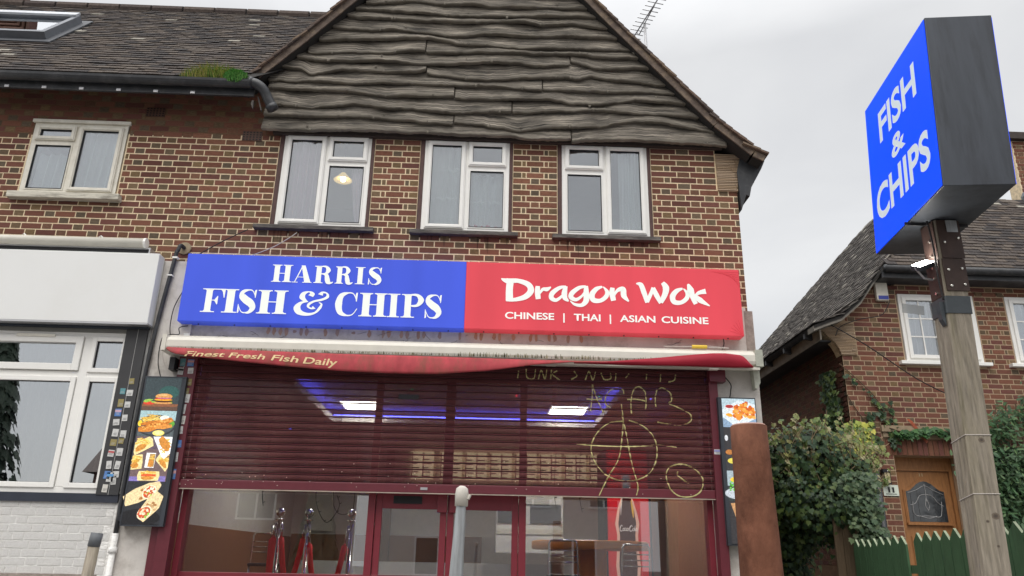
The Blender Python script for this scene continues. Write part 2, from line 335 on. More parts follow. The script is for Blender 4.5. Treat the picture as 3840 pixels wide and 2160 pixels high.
def bricks(parent, lst, y, big=300, axis='x', tone=None, name='brick', unit=None, matr=None, depth=.02):
    """front faces of bricks around plane y (proud of mortar); nearest 300 are objects, the rest one mesh"""
    def size(b):
        return -((b[0] + b[1]) / 2 * (1 if axis == 'x' else 0)) ** 2 * 0
    def score(b):
        cx = (b[0] + b[1]) / 2; cz = (b[2] + b[3]) / 2
        p = Vector((cx, y, cz)) if axis == 'x' else Vector((y, cx, cz)); dd = (p - CAM).length
        return -(b[1] - b[0]) / (dd * dd)
    lst = sorted(lst, key=score); near = lst[:big]; rest = lst[big:]
    for i, b in enumerate(near):
        j = rnd.uniform(0, .0025); q = rnd.uniform(-.0015, .0015)
        k = rnd.choice([0, 2, 4, 6, 8, 10, 12, 14]) if b[4] else rnd.choice([1, 3, 5, 7, 9, 11, 13, 15])
        me = (unit or UB)[k % len(unit or UB)]
        if axis == 'x': mw = Matrix.Translation((b[0], y - j, b[2] + q)) @ Matrix.Diagonal((b[1] - b[0], depth, b[3] - b[2], 1))
        else: mw = Matrix.Translation((y - j, b[0], b[2] + q)) @ Matrix.Diagonal((depth, b[1] - b[0], b[3] - b[2], 1))
        inst(name, me, mw, parent)
    if rest:
        mb = MB()
        for i, b in enumerate(rest):
            j = rnd.uniform(0, .0025); tn = tone(b) if tone else 1
            c = brickcol(b[4], rnd.randint(0, 9999), tn)
            if unit: c = (.82, .81, .78)
            if axis == 'x': mb.box(b[0], b[1], y - j, y + depth, b[2], b[3], c)
            else: mb.box(y - j, y + depth, b[0], b[1], b[2], b[3], c)
        setp(mb.build('brickwork', M['whitebrick'] if unit else M['brick'], parent), kind='stuff')
def slab(rects, y0, y1, axis='x'):
    mb = MB()
    for (a, b, c, d) in rects:
        if axis == 'x': mb.box(a, b, y0, y1, c, d)
        else: mb.box(y0, y1, a, b, c, d)
    return mb

# ================================================================== SHOP BUILDING
shop = thing('shop_building', 'brick shop house with dark waney board gable above the blue and red sign', 'building', (0, 2, 0))
WIN = [(-2.462, -1.438, 5.13, 6.335), (-.805, .2, 5.125, 6.33), (.82, 1.84, 5.12, 6.33)]
JAMB = .075
def holes_spans(lo, hi, z, holes):
    s = [(lo, hi)]
    for (a, b, c, d) in holes:
        if c <= z <= d:
            o = []
            for (p, q) in s:
                if b <= p or a >= q: o.append((p, q)); continue
                if a > p: o.append((p, a))
                if b < q: o.append((b, q))
            s = o
    return s
H1 = [(a - .052, b + .042, c - .06, d + .3) for a, b, c, d in WIN]
XB = -3.46       # party line between the two houses
def spans_shop(z):
    hi = 2.905
    if z > 5.75: hi = 2.66
    lo = XB
    if z > 6.36: return [(-3.9, -2.63)]
    H = H1 + ([(-2.965, -2.735, 6.2, 6.345)])
    return [q for q in holes_spans(-3.9, hi, z, H)]
wallz0 = 4.02 + .003
rects = [(XB, 2.9, 4.0, 5.05), (XB, -2.512, 5.05, 6.285), (-1.398, -.857, 5.05, 6.4), (.24, .77, 5.05, 6.4), (1.882, 2.9, 5.05, 5.76), (1.882, 2.665, 5.76, 6.4)]
wall = slab(rects, .0, .18).build('wall', M['mortar'], shop)
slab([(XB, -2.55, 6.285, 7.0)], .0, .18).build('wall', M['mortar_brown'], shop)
bl = lay(spans_shop, wallz0 - CO * 0, 40, phase=.05)
bl = [b for b in bl if b[2] < 6.95 and (b[0] + b[1]) / 2 > XB]
bricks(wall, bl, -.0012)
# brick returns to the right corner read as darker ends
# render band behind the sign and grey corner
slab([(-3.30, 2.86, 3.66, 4.3)], -.045, -.001).build('fascia_render', M['render'], shop)
slab([(2.84, 2.935, 3.66, 4.26)], -.05, .18).build('corner_render', M['rendergrey'], shop)
# ghost of old lettering in bare stone, only feet of letters show under the sign
gh = MB(); q = rnd
xs = [(-2.33, 'R'), (-2.2, 'K'), (-2.08, '.'), (-1.98, 'C'), (-1.75, 'L'), (-1.62, 'L'), (-1.45, '.'), (-1.28, 'I'), (-1.1, 'K'), (-.9, 'A'), (-.72, 'N'), (-.52, 'S'), (-.3, 'P'), (-.1, 'O'), (.1, 'R'), (.28, 'T'), (.5, 'C'), (.7, 'A'), (.88, 'F'), (1.02, 'E')]
for x, ch in xs:
    for s_ in ((-.03, .03) if ch in 'RKANCO' else (0,)):
        pts = []
        for k in range(9):
            a = 2 * math.pi * k / 9; pts.append((x + s_ + math.cos(a) * (.02 + q.uniform(-.006, .006)), 3.885 + math.sin(a) * (.05 if ch != '.' else .02) * q.uniform(.7, 1.15)))
        gh.prism(pts, -.0475, -.046, rnd.choice([(.46, .3, .2), (.5, .33, .23), (.42, .3, .23)]))
gh.build('letter_ghosts', M['plain'], shop)
cr_ = MB()
for i in range(26):
    x = rnd.uniform(-3.2, 2.7); z = rnd.uniform(3.78, 3.9); a = rnd.uniform(-1.2, 1.2); l = rnd.uniform(.03, .2)
    cr_.tube(spline([(x + l * t * math.cos(a), -.0475, z + l * t * math.sin(a) * .5 + rnd.uniform(-.008, .008)) for t in (0, .3, .6, 1)], 3), .0018, 4, (.14, .11, .11))
for i in range(22):
    x = -3.1 + i * .27 + rnd.uniform(-.05, .05); cr_.tube([(x, -.046, 3.80), (x, -.049, 3.80)], .005, 6, (.03, .03, .03))
cr_.build('cracks', M['plain'], shop)
# white pilasters
slab([(-3.66, -3.17, 0.1, 4.64)], -.085, .14).build('pilaster', M['render'], shop)
slab([(2.40, 2.925, 0.1, 3.66)], -.085, .14).build('pilaster', M['render'], shop)
# side wall and inner walls
b = MB(); b.box(2.74, 2.9, .18, 8, .0, 6.2); b.box(XB, -3.3, .18, 8, 0, 6.9); b.box(XB, 2.9, 7.9, 8, 0, 6.2); b.build('side_wall', M['mortar_brown'], shop)
b = MB(); b.box(-3.29, 2.72, .30, .33, 6.42, 6.9); b.box(-3.29, 2.72, 3.2, 3.25, 4.75, 6.9); b.box(-3.29, 2.72, .19, 3.2, 6.85, 6.9); b.box(-3.29, -3.25, .19, 3.2, 4.75, 6.9); b.box(2.68, 2.72, .19, 3.2, 4.75, 6.9)
b.box(-1.15, -1.1, .19, 3.2, 4.8, 6.84); b.box(.48, .53, .19, 3.2, 4.8, 6.84); b.box(-3.29, 2.72, .19, 3.2, 4.70, 4.75); b.build('upstairs_room', M['room'], shop)

# air brick
def airbrick(x0, x1, z0, z1, parent, y=-.012):
    b = MB(); b.box(x0, x1, y, y + .03, z0, z1, (.1, .05, .035)); nx, nz = 6, 4
    o = b.build('air_brick', M['plain'], parent)
    h = MB(); wx = (x1 - x0) / nx; wz = (z1 - z0) / nz
    for i in range(nx):
        for j in range(nz): h.box(x0 + (i + .25) * wx, x0 + (i + .75) * wx, y - .002, y + .01, z0 + (j + .25) * wz, z0 + (j + .75) * wz, (.008, .006, .006))
    setp(h.build('vent_hole', M['plain'], o), kind='stuff')
airbrick(-2.965, -2.735, 6.215, 6.34, shop)

# ---------------- windows
def window(parent, x0, x1, z0, z1, layout, y=.0, m=M['upvc'], curtain=None, depth=.07, split=None, tz=None, bars=False, name='window'):
    """frame outer 5 cm, one tall sash, one small top light over a fixed pane"""
    f = MB(); wf = .05; xm = split if split is not None else (x0 + x1) / 2
    f.ring(x0, x1, z0, z1, wf, y - .005, y + depth); f.box(xm - .028, xm + .028, y - .005, y + depth, z0 + wf, z1 - wf)
    zt = tz if tz is not None else z1 - .31 * (z1 - z0)
    if layout == 'LR': tall = (x0 + wf, xm - .028); small = (xm + .028, x1 - wf)
    else: tall = (xm + .028, x1 - wf); small = (x0 + wf, xm - .028)
    f.box(small[0], small[1], y - .005, y + depth, zt - .028, zt + .028)
    sash = [(tall[0] - .012, tall[1] + .012, z0 + wf - .012, z1 - wf + .012), (small[0] - .012, small[1] + .012, zt + .018, z1 - wf + .012)]
    for s in sash:
        f.ring(s[0], s[1], s[2], s[3], .052, y - .028, y + .02); f.ring(s[0] + .012, s[1] - .012, s[2] + .012, s[3] - .012, .03, y - .036, y - .0285)
    f.ring(small[0], small[1], z0 + wf, zt - .028, .018, y - .012, y + .03)
    fo = f.build(name, m, parent, bevel=.003)
    gk = MB(); panes = [(sash[0][0] + .052, sash[0][1] - .052, sash[0][2] + .052, sash[0][3] - .052), (sash[1][0] + .052, sash[1][1] - .052, sash[1][2] + .052, sash[1][3] - .052), (small[0] + .018, small[1] - .018, z0 + wf + .018, zt - .028 - .018)]
    for p in panes:
        gk.ring(p[0] - .001, p[1] + .001, p[2] - .001, p[3] + .001, .006, y - .016, y + .01)
        pm = MB(); pm.box(p[0], p[1], y + .002, y + .006, p[2], p[3]); pm.build('pane', M['glass'], fo)
    gk.build('seal', M['gasket'], fo)
    return fo
def curtain(parent, x0, x1, z0, z1, y, m, waves=9, amp=.02, gather=None, name='curtain', seed=0):
    q = random.Random(seed)
    q = random.Random(seed); nu, nz = waves * 8, 14; vs = []; fs = []
    ph = [q.uniform(0, 6.28) for _ in range(4)]
    for j in range(nz + 1):
        t = j / nz; z = z1 + (z0 - z1) * t
        a, b = x0, x1
        if gather: a = x0 + gather[0] * (t ** 1.6); b = x1 + gather[1] * (t ** 1.6)
        for i in range(nu + 1):
            u = i / nu; yy = y + amp * math.sin(u * waves * 6.28 + ph[0] + t * 1.2) * (.6 + .5 * math.sin(u * 5 + ph[1])) + amp * .25 * math.sin(u * waves * 1.4 * 6.28 + ph[2] + t * 4)
            vs.append((a + (b - a) * u, yy, z))
    for j in range(nz):
        for i in range(nu): k = j * (nu + 1) + i; fs.append((k, k + 1, k + nu + 2, k + nu + 1))
    mb = MB(); mb.add(vs, fs); return mb.build(name, m, parent, True)
for i, (a, b, c, d) in enumerate(WIN):
    wo = window(shop, a, b, c, d, 'LR' if i < 2 else 'RL')
    jb = MB(); jb.box(a - .05, a - .001, -.012, .1, c - .02, d + .04); jb.box(b + .001, b + .038, -.012, .1, c - .02, d + .04); jb.box(a - .05, b + .038, .0, .1, d + .041, d + .08); jb.build('window_surround', M['brownreveal'], shop)
    sb = MB(); sb.box(a - .115 - (.0 if i else .1), b + .11, -.075, .12, c - .052, c - .002); sb.build('window_sill', M['sill'], shop, bevel=.006)
    if i == 0:
        curtain(wo, a + .07, a + .5, c + .03, d - .05, .1, M['pinknet'], 5, .045, (-.0, .02), seed=1)
        curtain(wo, b - .22, b - .05, c + .03, d - .4, .085, M['pinknet'], 3, .02, (.1, .0), seed=2)
    elif i == 1:
        curtain(wo, a + .06, a + .49, c + .03, d - .05, .1, M['net'], 3, .05, seed=3)
        curtain(wo, a + .53, b - .05, c + .03, d - .42, .1, M['net'], 3, .05, (.0, .03), seed=4)
        rg = MB(); 
        for k in range(7): rg.lathe([(0.02, -.03), (.05, -.01), (.045, .02), (.01, .04)], (a + .56 + k * .05, .11, c + .1 + .012 * math.sin(k * 2)), 8, (.5, .03, .04) if k % 3 != 2 else (.7, .7, .72))
        rg.build('cloth_bundle', M['plain'], wo, True)
    else:
        curtain(wo, b - .33, b - .06, c + .03, d - .06, .1, M['net'], 3, .04, seed=5)
        curtain(wo, a + .06, a + .09, c + .03, c + .45, .085, M['net'], 2, .01, (-.0, .03), seed=6)
dm = MB()
for (a, b, c, d) in WIN:
    for k in range(9):
        x = a + (b - a) * rnd.random(); l = rnd.uniform(.05, .2); w2 = rnd.uniform(.006, .02); dm.add([(x - w2, -.0085, c - .055), (x + w2, -.0085, c - .055), (x + w2 * .3, -.0085, c - .055 - l), (x - w2 * .3, -.0085, c - .055 - l)], [(0, 1, 2, 3)])
dm.build('drip_stain', sheer('soot_stain', (.05, .04, .035), .68, 0), shop)
# lace edging bands on the middle curtains
lb = MB()
for (xa, xb, zz) in ((-.745, -.32, 5.56), (-.745, -.32, 5.93), (-.27, .14, 5.53), (-.27, .14, 5.86)):
    pts = [(xa + (xb - xa) * t / 24, .045, zz + .018 * math.sin(t * 1.1)) for t in range(25)]
    for k in range(24):
        p, q_ = pts[k], pts[k + 1]; lb.add([(p[0], .045, p[2]), (q_[0], .045, q_[2]), (q_[0], .045, q_[2] + .02), (p[0], .045, p[2] + .02)], [(0, 1, 2, 3)])
lb.build('curtain_trim', M['net'], shop)
# pendant lamp seen in the first window
lamp = thing('pendant_lamp', 'lit yellow pendant lamp hanging inside the left gable window', 'lamp', (-1.93, .9, 6.3))
b = MB(); b.tube([(-1.93, .9, 6.86), (-1.93, .9, 6.33)], .006, 6); b.build('cord', M['wire'], lamp)
b = MB(); b.lathe([(.03, .1), (.05, .07), (.12, .0), (.115, -.005), (.05, .075)], (-1.93, .9, 6.2), 20); b.build('lamp_shade', emat('lit_cream_shade', (.85, .6, .22), .45), lamp, True)
b = MB(); b.lathe([(.005, -.045), (.03, -.03), (.035, 0), (.03, .03), (.012, .05)], (-1.93, .9, 6.22), 12); b.build('bulb', emat('bulb_glow', (1, .85, .5), 7), lamp, True)

# ---------------- waney edge boards
# lower edge of every board, world (x,z) on the gable face
EDG = [([0.923], [(-2.606, 6.308), (-2.343, 6.3), (-1.882, 6.31), (-1.419, 6.329), (-1.108, 6.323), (-0.797, 6.327), (-0.328, 6.31), (0.141, 6.319), (0.455, 6.287), (0.923, 6.297), (0.942, 6.298), (1.241, 6.3), (1.677, 6.309), (2.032, 6.314), (2.507, 6.297), (2.871, 6.266)]),
 ([-0.475], [(-2.628, 6.494), (-2.365, 6.496), (-2.286, 6.481), (-2.054, 6.491), (-1.588, 6.501), (-1.275, 6.487), (-0.962, 6.481), (-0.49, 6.446), (-0.46, 6.475), (-0.019, 6.456), (0.138, 6.436), (0.265, 6.405), (0.453, 6.439), (0.927, 6.459), (1.245, 6.498), (1.485, 6.544), (1.686, 6.571), (2.044, 6.567), (2.363, 6.534), (2.679, 6.474)]),
 ([0.213], [(-2.646, 6.638), (-2.38, 6.631), (-2.222, 6.611), (-1.912, 6.632), (-1.681, 6.679), (-1.508, 6.668), (-1.285, 6.631), (-0.971, 6.635), (-0.655, 6.612), (-0.497, 6.604), (-0.182, 6.631), (0.198, 6.638), (0.229, 6.648), (0.531, 6.688), (0.77, 6.716), (1.089, 6.702), (1.409, 6.706), (1.691, 6.69), (2.21, 6.675), (2.531, 6.651)]),
 ([-0.482], [(-2.672, 6.857), (-2.404, 6.85), (-2.09, 6.854), (-1.854, 6.855), (-1.616, 6.837), (-1.298, 6.814), (-0.903, 6.812), (-0.507, 6.829), (-0.458, 6.812), (-0.029, 6.812), (0.29, 6.825), (0.61, 6.839), (0.93, 6.788), (1.25, 6.782), (1.493, 6.83), (1.697, 6.866), (2.058, 6.853), (2.381, 6.829)]),
 ([0.577], [(-2.576, 6.972), (-2.417, 6.961), (-2.102, 6.974), (-1.785, 6.96), (-1.469, 6.983), (-0.993, 6.994), (-0.673, 6.989), (-0.354, 6.994), (-0.034, 6.998), (0.288, 6.974), (0.561, 6.958), (0.593, 6.969), (1.012, 6.977), (1.335, 6.972), (1.701, 6.988), (2.227, 6.972)]),
 ([-0.835], [(-2.519, 7.163), (-2.342, 7.142), (-2.222, 7.063), (-2.114, 7.096), (-1.724, 7.179), (-1.547, 7.168), (-1.321, 7.14), (-0.954, 7.156), (-0.844, 7.189), (-0.825, 7.143), (-0.68, 7.121), (-0.357, 7.087), (-0.116, 7.088), (0.125, 7.099), (0.366, 7.138), (0.609, 7.158), (0.852, 7.187), (1.014, 7.147), (1.177, 7.192), (1.502, 7.14), (1.706, 7.13), (2.07, 7.098)]),
 ([0.919], [(-2.456, 7.317), (-2.132, 7.275), (-1.732, 7.273), (-1.413, 7.297), (-1.139, 7.281), (-0.848, 7.274), (-0.527, 7.293), (-0.204, 7.326), (0.201, 7.34), (0.608, 7.343), (0.91, 7.376), (0.927, 7.392), (1.098, 7.342), (1.425, 7.327), (1.555, 7.304), (1.714, 7.34), (1.917, 7.32)]),
 ([-0.859], [(-2.466, 7.403), (-2.144, 7.389), (-1.747, 7.445), (-1.342, 7.425), (-0.876, 7.475), (-0.842, 7.457), (-0.534, 7.452), (-0.209, 7.476), (0.117, 7.485), (0.493, 7.492), (0.936, 7.509), (1.264, 7.475), (1.718, 7.466)]),
 ([], [(-2.418, 7.55), (-2.161, 7.562), (-1.679, 7.604), (-1.355, 7.609), (-1.048, 7.642), (-0.837, 7.658), (-0.54, 7.607), (-0.457, 7.582), (-0.049, 7.577), (0.279, 7.557), (0.772, 7.575), (1.266, 7.582), (1.696, 7.586)]),
 ([], [(-2.266, 7.802), (-1.971, 7.776), (-1.726, 7.778), (-1.544, 7.737), (-1.268, 7.76), (-0.873, 7.729), (-0.577, 7.698), (-0.348, 7.704), (-0.185, 7.747), (0.112, 7.745), (0.574, 7.747), (0.938, 7.774), (1.27, 7.769), (1.569, 7.749)]),
 ([], [(-2.074, 8.01), (-1.707, 7.938), (-1.296, 7.927), (-0.883, 7.917), (-0.421, 7.905), (-0.058, 7.936), (0.357, 7.952), (0.573, 7.916), (0.94, 7.959), (1.273, 7.909), (1.473, 7.898)]),
 ([], [(-2.044, 8.032), (-1.717, 8.054), (-1.221, 8.037), (-0.89, 8.031), (-0.59, 8.001), (-0.226, 8.004), (0.273, 8.022), (0.69, 8.068), (0.941, 8.084), (1.192, 8.056), (1.36, 8.074)]),
 ([], [(-1.925, 8.179), (-1.559, 8.146), (-1.066, 8.207), (-0.648, 8.174), (-0.315, 8.19), (-0.064, 8.158), (0.606, 8.186), (1.026, 8.19), (1.262, 8.185)]),
 ([], [(-1.904, 8.312), (-1.073, 8.333), (-0.069, 8.362), (0.605, 8.375), (1.265, 8.387)]),
 ([], [(-1.751, 8.464), (-0.073, 8.528), (1.269, 8.553)]),
 ([], [(-1.763, 8.609), (-0.077, 8.674), (1.272, 8.722)]),
 ([], [(-1.778, 8.798), (-0.082, 8.865), (1.276, 8.913)])]
def rakeL(z):   # inner limit of boards at height z
    if z < 6.9: return -2.72 + (z - 6.28) * .03
    return -2.74 + max(0, z - 6.98) / 1.12
def rakeR(z): return 2.86 - (z - 6.27) / .80 if z < 6.42 else (2.73 - (z - 6.46) / 1.14)
def interp(pl, x):
    if x <= pl[0][0]: return pl[0][1]
    for (a, b) in zip(pl, pl[1:]):
        if x <= b[0]: return a[1] + (b[1] - a[1]) * (x - a[0]) / max(1e-6, b[0] - a[0])
    return pl[-1][1]
def vnoise(x, seed):
    i = math.floor(x); f = x - i; f = f * f * (3 - 2 * f)
    h = lambda k: random.Random(k * 7919 + seed * 104729).uniform(-1, 1)
    return h(i) * (1 - f) + h(i + 1) * f
gb = MB(); gb.prism([(-2.6, 6.3), (2.75, 6.3), (2.55, 6.5), (-.2, 9.75), (-2.6, 7.0)], -.06, .0); gable = gb.build('gable_wall', M['darkwood'], shop)
BY = -.12
def plank(xa, xb, edge, upper, k, seed):
    n = max(8, int((xb - xa) / .022)); vs = []; fs = []; gr = []; rows = 7
    tilt = .05
    for i in range(n + 1):
        x = xa + (xb - xa) * i / n
        z0 = interp(edge, x) + .005 * vnoise(x * 9, seed) + .0045 * vnoise(x * 31, seed + 1) + .003 * vnoise(x * 70, seed + 9)
        kn = vnoise(x * 2.3, seed + 5)
        if kn > .55: z0 -= (kn - .55) * .085                     # bulges by knots
        z1 = interp(upper, x) + .06
        yf = BY - .028 + .012 * vnoise(x * 3.1, seed + 2) + rnd.uniform(-.001, .001)   # warped face
        curl = .007 + .009 * vnoise(x * 4.7, seed + 3)
        prof = [(yf + .05, z0 + .004), (yf + .004, z0), (yf - curl * .8, z0 + .006), (yf - curl * .4, z0 + .03), (yf + .022, z0 + (z1 - z0) * .42), (yf + .05, z0 + (z1 - z0) * .75), (yf + .062, z1)]
        for j, (yy, zz) in enumerate(prof):
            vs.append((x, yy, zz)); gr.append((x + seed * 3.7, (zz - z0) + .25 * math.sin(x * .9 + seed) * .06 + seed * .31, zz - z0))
    for i in range(n):
        for j in range(rows - 1): p = i * rows + j; fs.append((p, p + rows, p + rows + 1, p + 1))
    q3 = random.Random(seed * 31)
    for kk in range(int((xb - xa) * 1.6)):
        kx = q3.uniform(xa + .05, xb - .05); ii = min(n, max(0, int((kx - xa) / (xb - xa) * n))); bz = vs[ii * rows + 2]; rr_ = q3.uniform(.008, .02); b0 = len(vs); hz = q3.choice([0, 0, .01, .05])
        for (ry, rz) in ((-.35, .7), (-.8, 0), (-.5, -.75)):
            for a_ in range(6): an_ = 2 * math.pi * a_ / 6; vs.append((kx + rr_ * math.cos(an_) * (1.4 - abs(ry)), bz[1] - rr_ * .35 * (1 + math.sin(an_)) * abs(ry), bz[2] + hz + rr_ * rz + rr_ * .3 * math.sin(an_))); gr.append((kx * 5 + seed, .6 + rz * .01, .02))
        for r2_ in range(2):
            for a_ in range(6): fs.append((b0 + r2_ * 6 + a_, b0 + r2_ * 6 + (a_ + 1) % 6, b0 + r2_ * 6 + 6 + (a_ + 1) % 6, b0 + r2_ * 6 + 6 + a_))
    fs.append(tuple(range(rows))); fs.append(tuple(n * rows + j for j in range(rows - 1, -1, -1)))
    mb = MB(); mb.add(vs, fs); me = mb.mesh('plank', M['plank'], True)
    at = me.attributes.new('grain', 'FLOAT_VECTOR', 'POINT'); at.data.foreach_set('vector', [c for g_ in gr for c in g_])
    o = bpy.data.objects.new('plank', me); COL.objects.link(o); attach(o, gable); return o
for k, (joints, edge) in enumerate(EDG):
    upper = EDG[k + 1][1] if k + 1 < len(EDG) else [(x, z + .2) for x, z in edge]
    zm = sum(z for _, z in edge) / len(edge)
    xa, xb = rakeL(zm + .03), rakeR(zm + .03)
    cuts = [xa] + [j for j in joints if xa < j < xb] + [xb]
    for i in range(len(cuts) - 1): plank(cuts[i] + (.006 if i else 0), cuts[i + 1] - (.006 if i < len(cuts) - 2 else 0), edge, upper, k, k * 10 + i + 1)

# ---------------- gable roof verge (tile ends stepped along the rakes)
def verge(parent, pts, y0, y1, exposure=.105, left=True, name='verge_tile', thick=.016):
    """courses of tile ends following a rake polyline bottom -> top, each end lifted over the one below"""
    meshes = []
    for c in ((.15, .105, .08), (.12, .09, .075), (.19, .14, .1), (.1, .08, .07)):
        b = MB(); b.box(-.02, .2, 0, y1 - y0, 0, thick, c); b.box(-.02, .2, .012, y1 - y0, thick + .001, thick * 2, tuple(v * .9 for v in c)); meshes.append(b.mesh(name, M['tile']))
    pl = [Vector((x, 0, z)) for x, z in pts]; segs = [(a, b, (b - a).length) for a, b in zip(pl, pl[1:])]; tot = sum(s[2] for s in segs); d_ = 0; n = int(tot / exposure)
    for i in range(n):
        s = i * exposure; acc = 0
        for a, b, l in segs:
            if s <= acc + l + 1e-6: break
            acc += l
        t = (b - a).normalized(); p = a + t * (s - acc); ang = math.atan2(t.z, t.x)
        nrm = Vector((-t.z, 0, t.x)) if not left else Vector((-t.z, 0, t.x))
        if nrm.z < 0: nrm = -nrm
        mw = Matrix.Translation(p + nrm * .008 + Vector((0, y0 + rnd.uniform(-.008, .008), 0))) @ Matrix((( t.x, 0, nrm.x, 0), (0, 1, 0, 0), (t.z, 0, nrm.z, 0), (0, 0, 0, 1)))
        mw = mw @ Matrix.Rotation(R(4.5), 4, 'Y')
        inst(name, rnd.choice(meshes), mw, parent)
LRK = [(-3.02, 6.87), (-2.86, 6.99), (-2.36, 7.53), (-1.9, 8.06), (-.22, 9.95)]
RRK = [(3.2, 6.13), (3.08, 6.19), (2.67, 6.56), (2.26, 7.03), (1.4, 8.02), (1.25, 8.2), (-.22, 9.95)]
rf = MB()
for rk in (LRK, RRK):
    for (a, b) in zip(rk, rk[1:]):
        A, B = Vector((a[0], 0, a[1])), Vector((b[0], 0, b[1])); t = (B - A).normalized(); nm = Vector((-t.z, 0, t.x)); nm = nm if nm.z > 0 else -nm
        p = [A - nm * .09, B - nm * .09, B + nm * .005, A + nm * .005]
        vs = [(q_.x, -.215, q_.z) for q_ in p] + [(q_.x, 8.2, q_.z) for q_ in p]
        rf.add(vs, [(0, 1, 2, 3), (7, 6, 5, 4), (0, 4, 5, 1), (1, 5, 6, 2), (2, 6, 7, 3), (3, 7, 4, 0)])
roofo = rf.build('roof', M['felt'], shop)
M['undercloak'] = mat('mortar_undercloak', (.12, .09, .072), .85, noise=.5, scale=9, dirt=(.28, .21, .14), dirtscale=7, dirtamt=.7, bump=.4)
uc = MB()
for rk in (LRK, RRK):
    for (a, b) in zip(rk, rk[1:]):
        A, B = Vector((a[0], 0, a[1])), Vector((b[0], 0, b[1])); t = (B - A).normalized(); nm = Vector((-t.z, 0, t.x)); nm = nm if nm.z > 0 else -nm
        p = [A - nm * .085, B - nm * .085, B - nm * .006, A - nm * .006]
        vs = [(q_.x, -.235, q_.z) for q_ in p] + [(q_.x, -.216, q_.z) for q_ in p]
        uc.add(vs, [(0, 1, 2, 3), (7, 6, 5, 4), (0, 4, 5, 1), (1, 5, 6, 2), (2, 6, 7, 3), (3, 7, 4, 0)])
uc.build('bargeboard', M['undercloak'], shop)
verge(roofo, LRK, -.27, -.03); verge(roofo, RRK, -.27, -.03, left=False)
# tiled slope surfaces behind the verge tiles
# right eaves box and gutter seen end-on
b = MB(); b.prism([(2.92, 5.5), (2.99, 5.7), (3.03, 5.68), (3.06, 5.8), (3.2, 6.05), (3.25, 6.16), (2.95, 6.17), (2.905, 6.0)], -.05, 7.8); b.build('eaves_box', M['gutter'], shop)
# creasing tile kneeler
kn = MB(); kn.prism([(2.665, 5.755), (2.91, 5.755), (2.91, 5.84), (3.11, 6.03), (3.13, 6.16), (2.95, 6.25), (2.665, 6.25)], -.012, .17); kno = kn.build('kneeler', M['mortar'], shop)
cm = []
for c in ((.40, .29, .19), (.34, .25, .17), (.45, .34, .24)):
    q_ = MB(); q_.box(0, 1, 0, 1, 0, 1, c); cm.append(q_.mesh('creasing_tile', M['brick']))
for k in range(22):
    z = 5.76 + k * .022
    xr = 2.91 if z < 5.83 else min(3.135, 2.91 + (z - 5.83) * 1.1)
    if z > 6.13: xr = 3.13 - (z - 6.13) * 1.5
    xs_ = 2.668; x = xs_; first = True
    while x < xr - .02:
        l = min(rnd.uniform(.16, .27), xr - x)
        inst('creasing_tile', rnd.choice(cm), Matrix.Translation((x, -.03 - rnd.uniform(0, .006), z)) @ Matrix.Diagonal((l - .004, .06, .0145, 1)), kno); x += l

# ================================================================== ROOF TILE FIELD
def tilefield(parent, O, U, V, nu, nv, inside, big=300, cols=None, w_=.165, ex=.1, lift=.022):
    """O origin, U along course (unit), V up slope (unit)"""
    U = Vector(U).normalized(); V = Vector(V).normalized(); Nn = U.cross(V).normalized()
    if Nn.z < 0: Nn = -Nn
    cols = cols or [(.07, .057, .05), (.085, .068, .056), (.055, .048, .046), (.105, .087, .073), (.046, .041, .04), (.076, .064, .058), (.092, .077, .066)]
    cand = []
    for j in range(nv):
        for i in range(nu):
            p = O + U * ((i + (.5 if j % 2 else 0)) * w_) + V * (j * ex)
            if inside(p): cand.append(p)
    cand.sort(key=lambda p: (p - CAM).length)
    ms = []
    for c in cols:
        b = MB(); b.box(.002, w_ - .003, -.0, .19, 0, .013, c); ms.append(b.mesh('roof_tile', M['tile']))
    base = Matrix((( U.x, V.x, Nn.x, 0), (U.y, V.y, Nn.y, 0), (U.z, V.z, Nn.z, 0), (0, 0, 0, 1)))
    rest = MB()
    for i, p in enumerate(cand):
        mw = Matrix.Translation(p + Nn * (lift + rnd.uniform(-.002, .005)) + V * rnd.uniform(-.006, .006)) @ base @ Matrix.Rotation(-R(6.5) + rnd.uniform(-.015, .015), 4, 'X') @ Matrix.Rotation(rnd.uniform(-.02, .02), 4, 'Z')
        if i < big: inst('roof_tile', rnd.choice(ms), mw, parent)
        else:
            c = rnd.choice(cols); f = rnd.uniform(.85, 1.2); c = tuple(v * f for v in c)
            if rnd.random() < .03: c = (.3, .28, .24)
            q_ = [mw @ Vector(v) for v in ((.002, 0, 0), (w_ - .003, 0, 0), (w_ - .003, .19, 0), (.002, .19, 0), (.002, 0, .013), (w_ - .003, 0, .013), (w_ - .003, .19, .013), (.002, .19, .013))]
            rest.add(q_, [(0, 1, 5, 4), (1, 2, 6, 5), (3, 0, 4, 7), (4, 5, 6, 7)], c)
    if rest.n: setp(rest.build('roof_tiles', M['tile'], parent), kind='stuff')

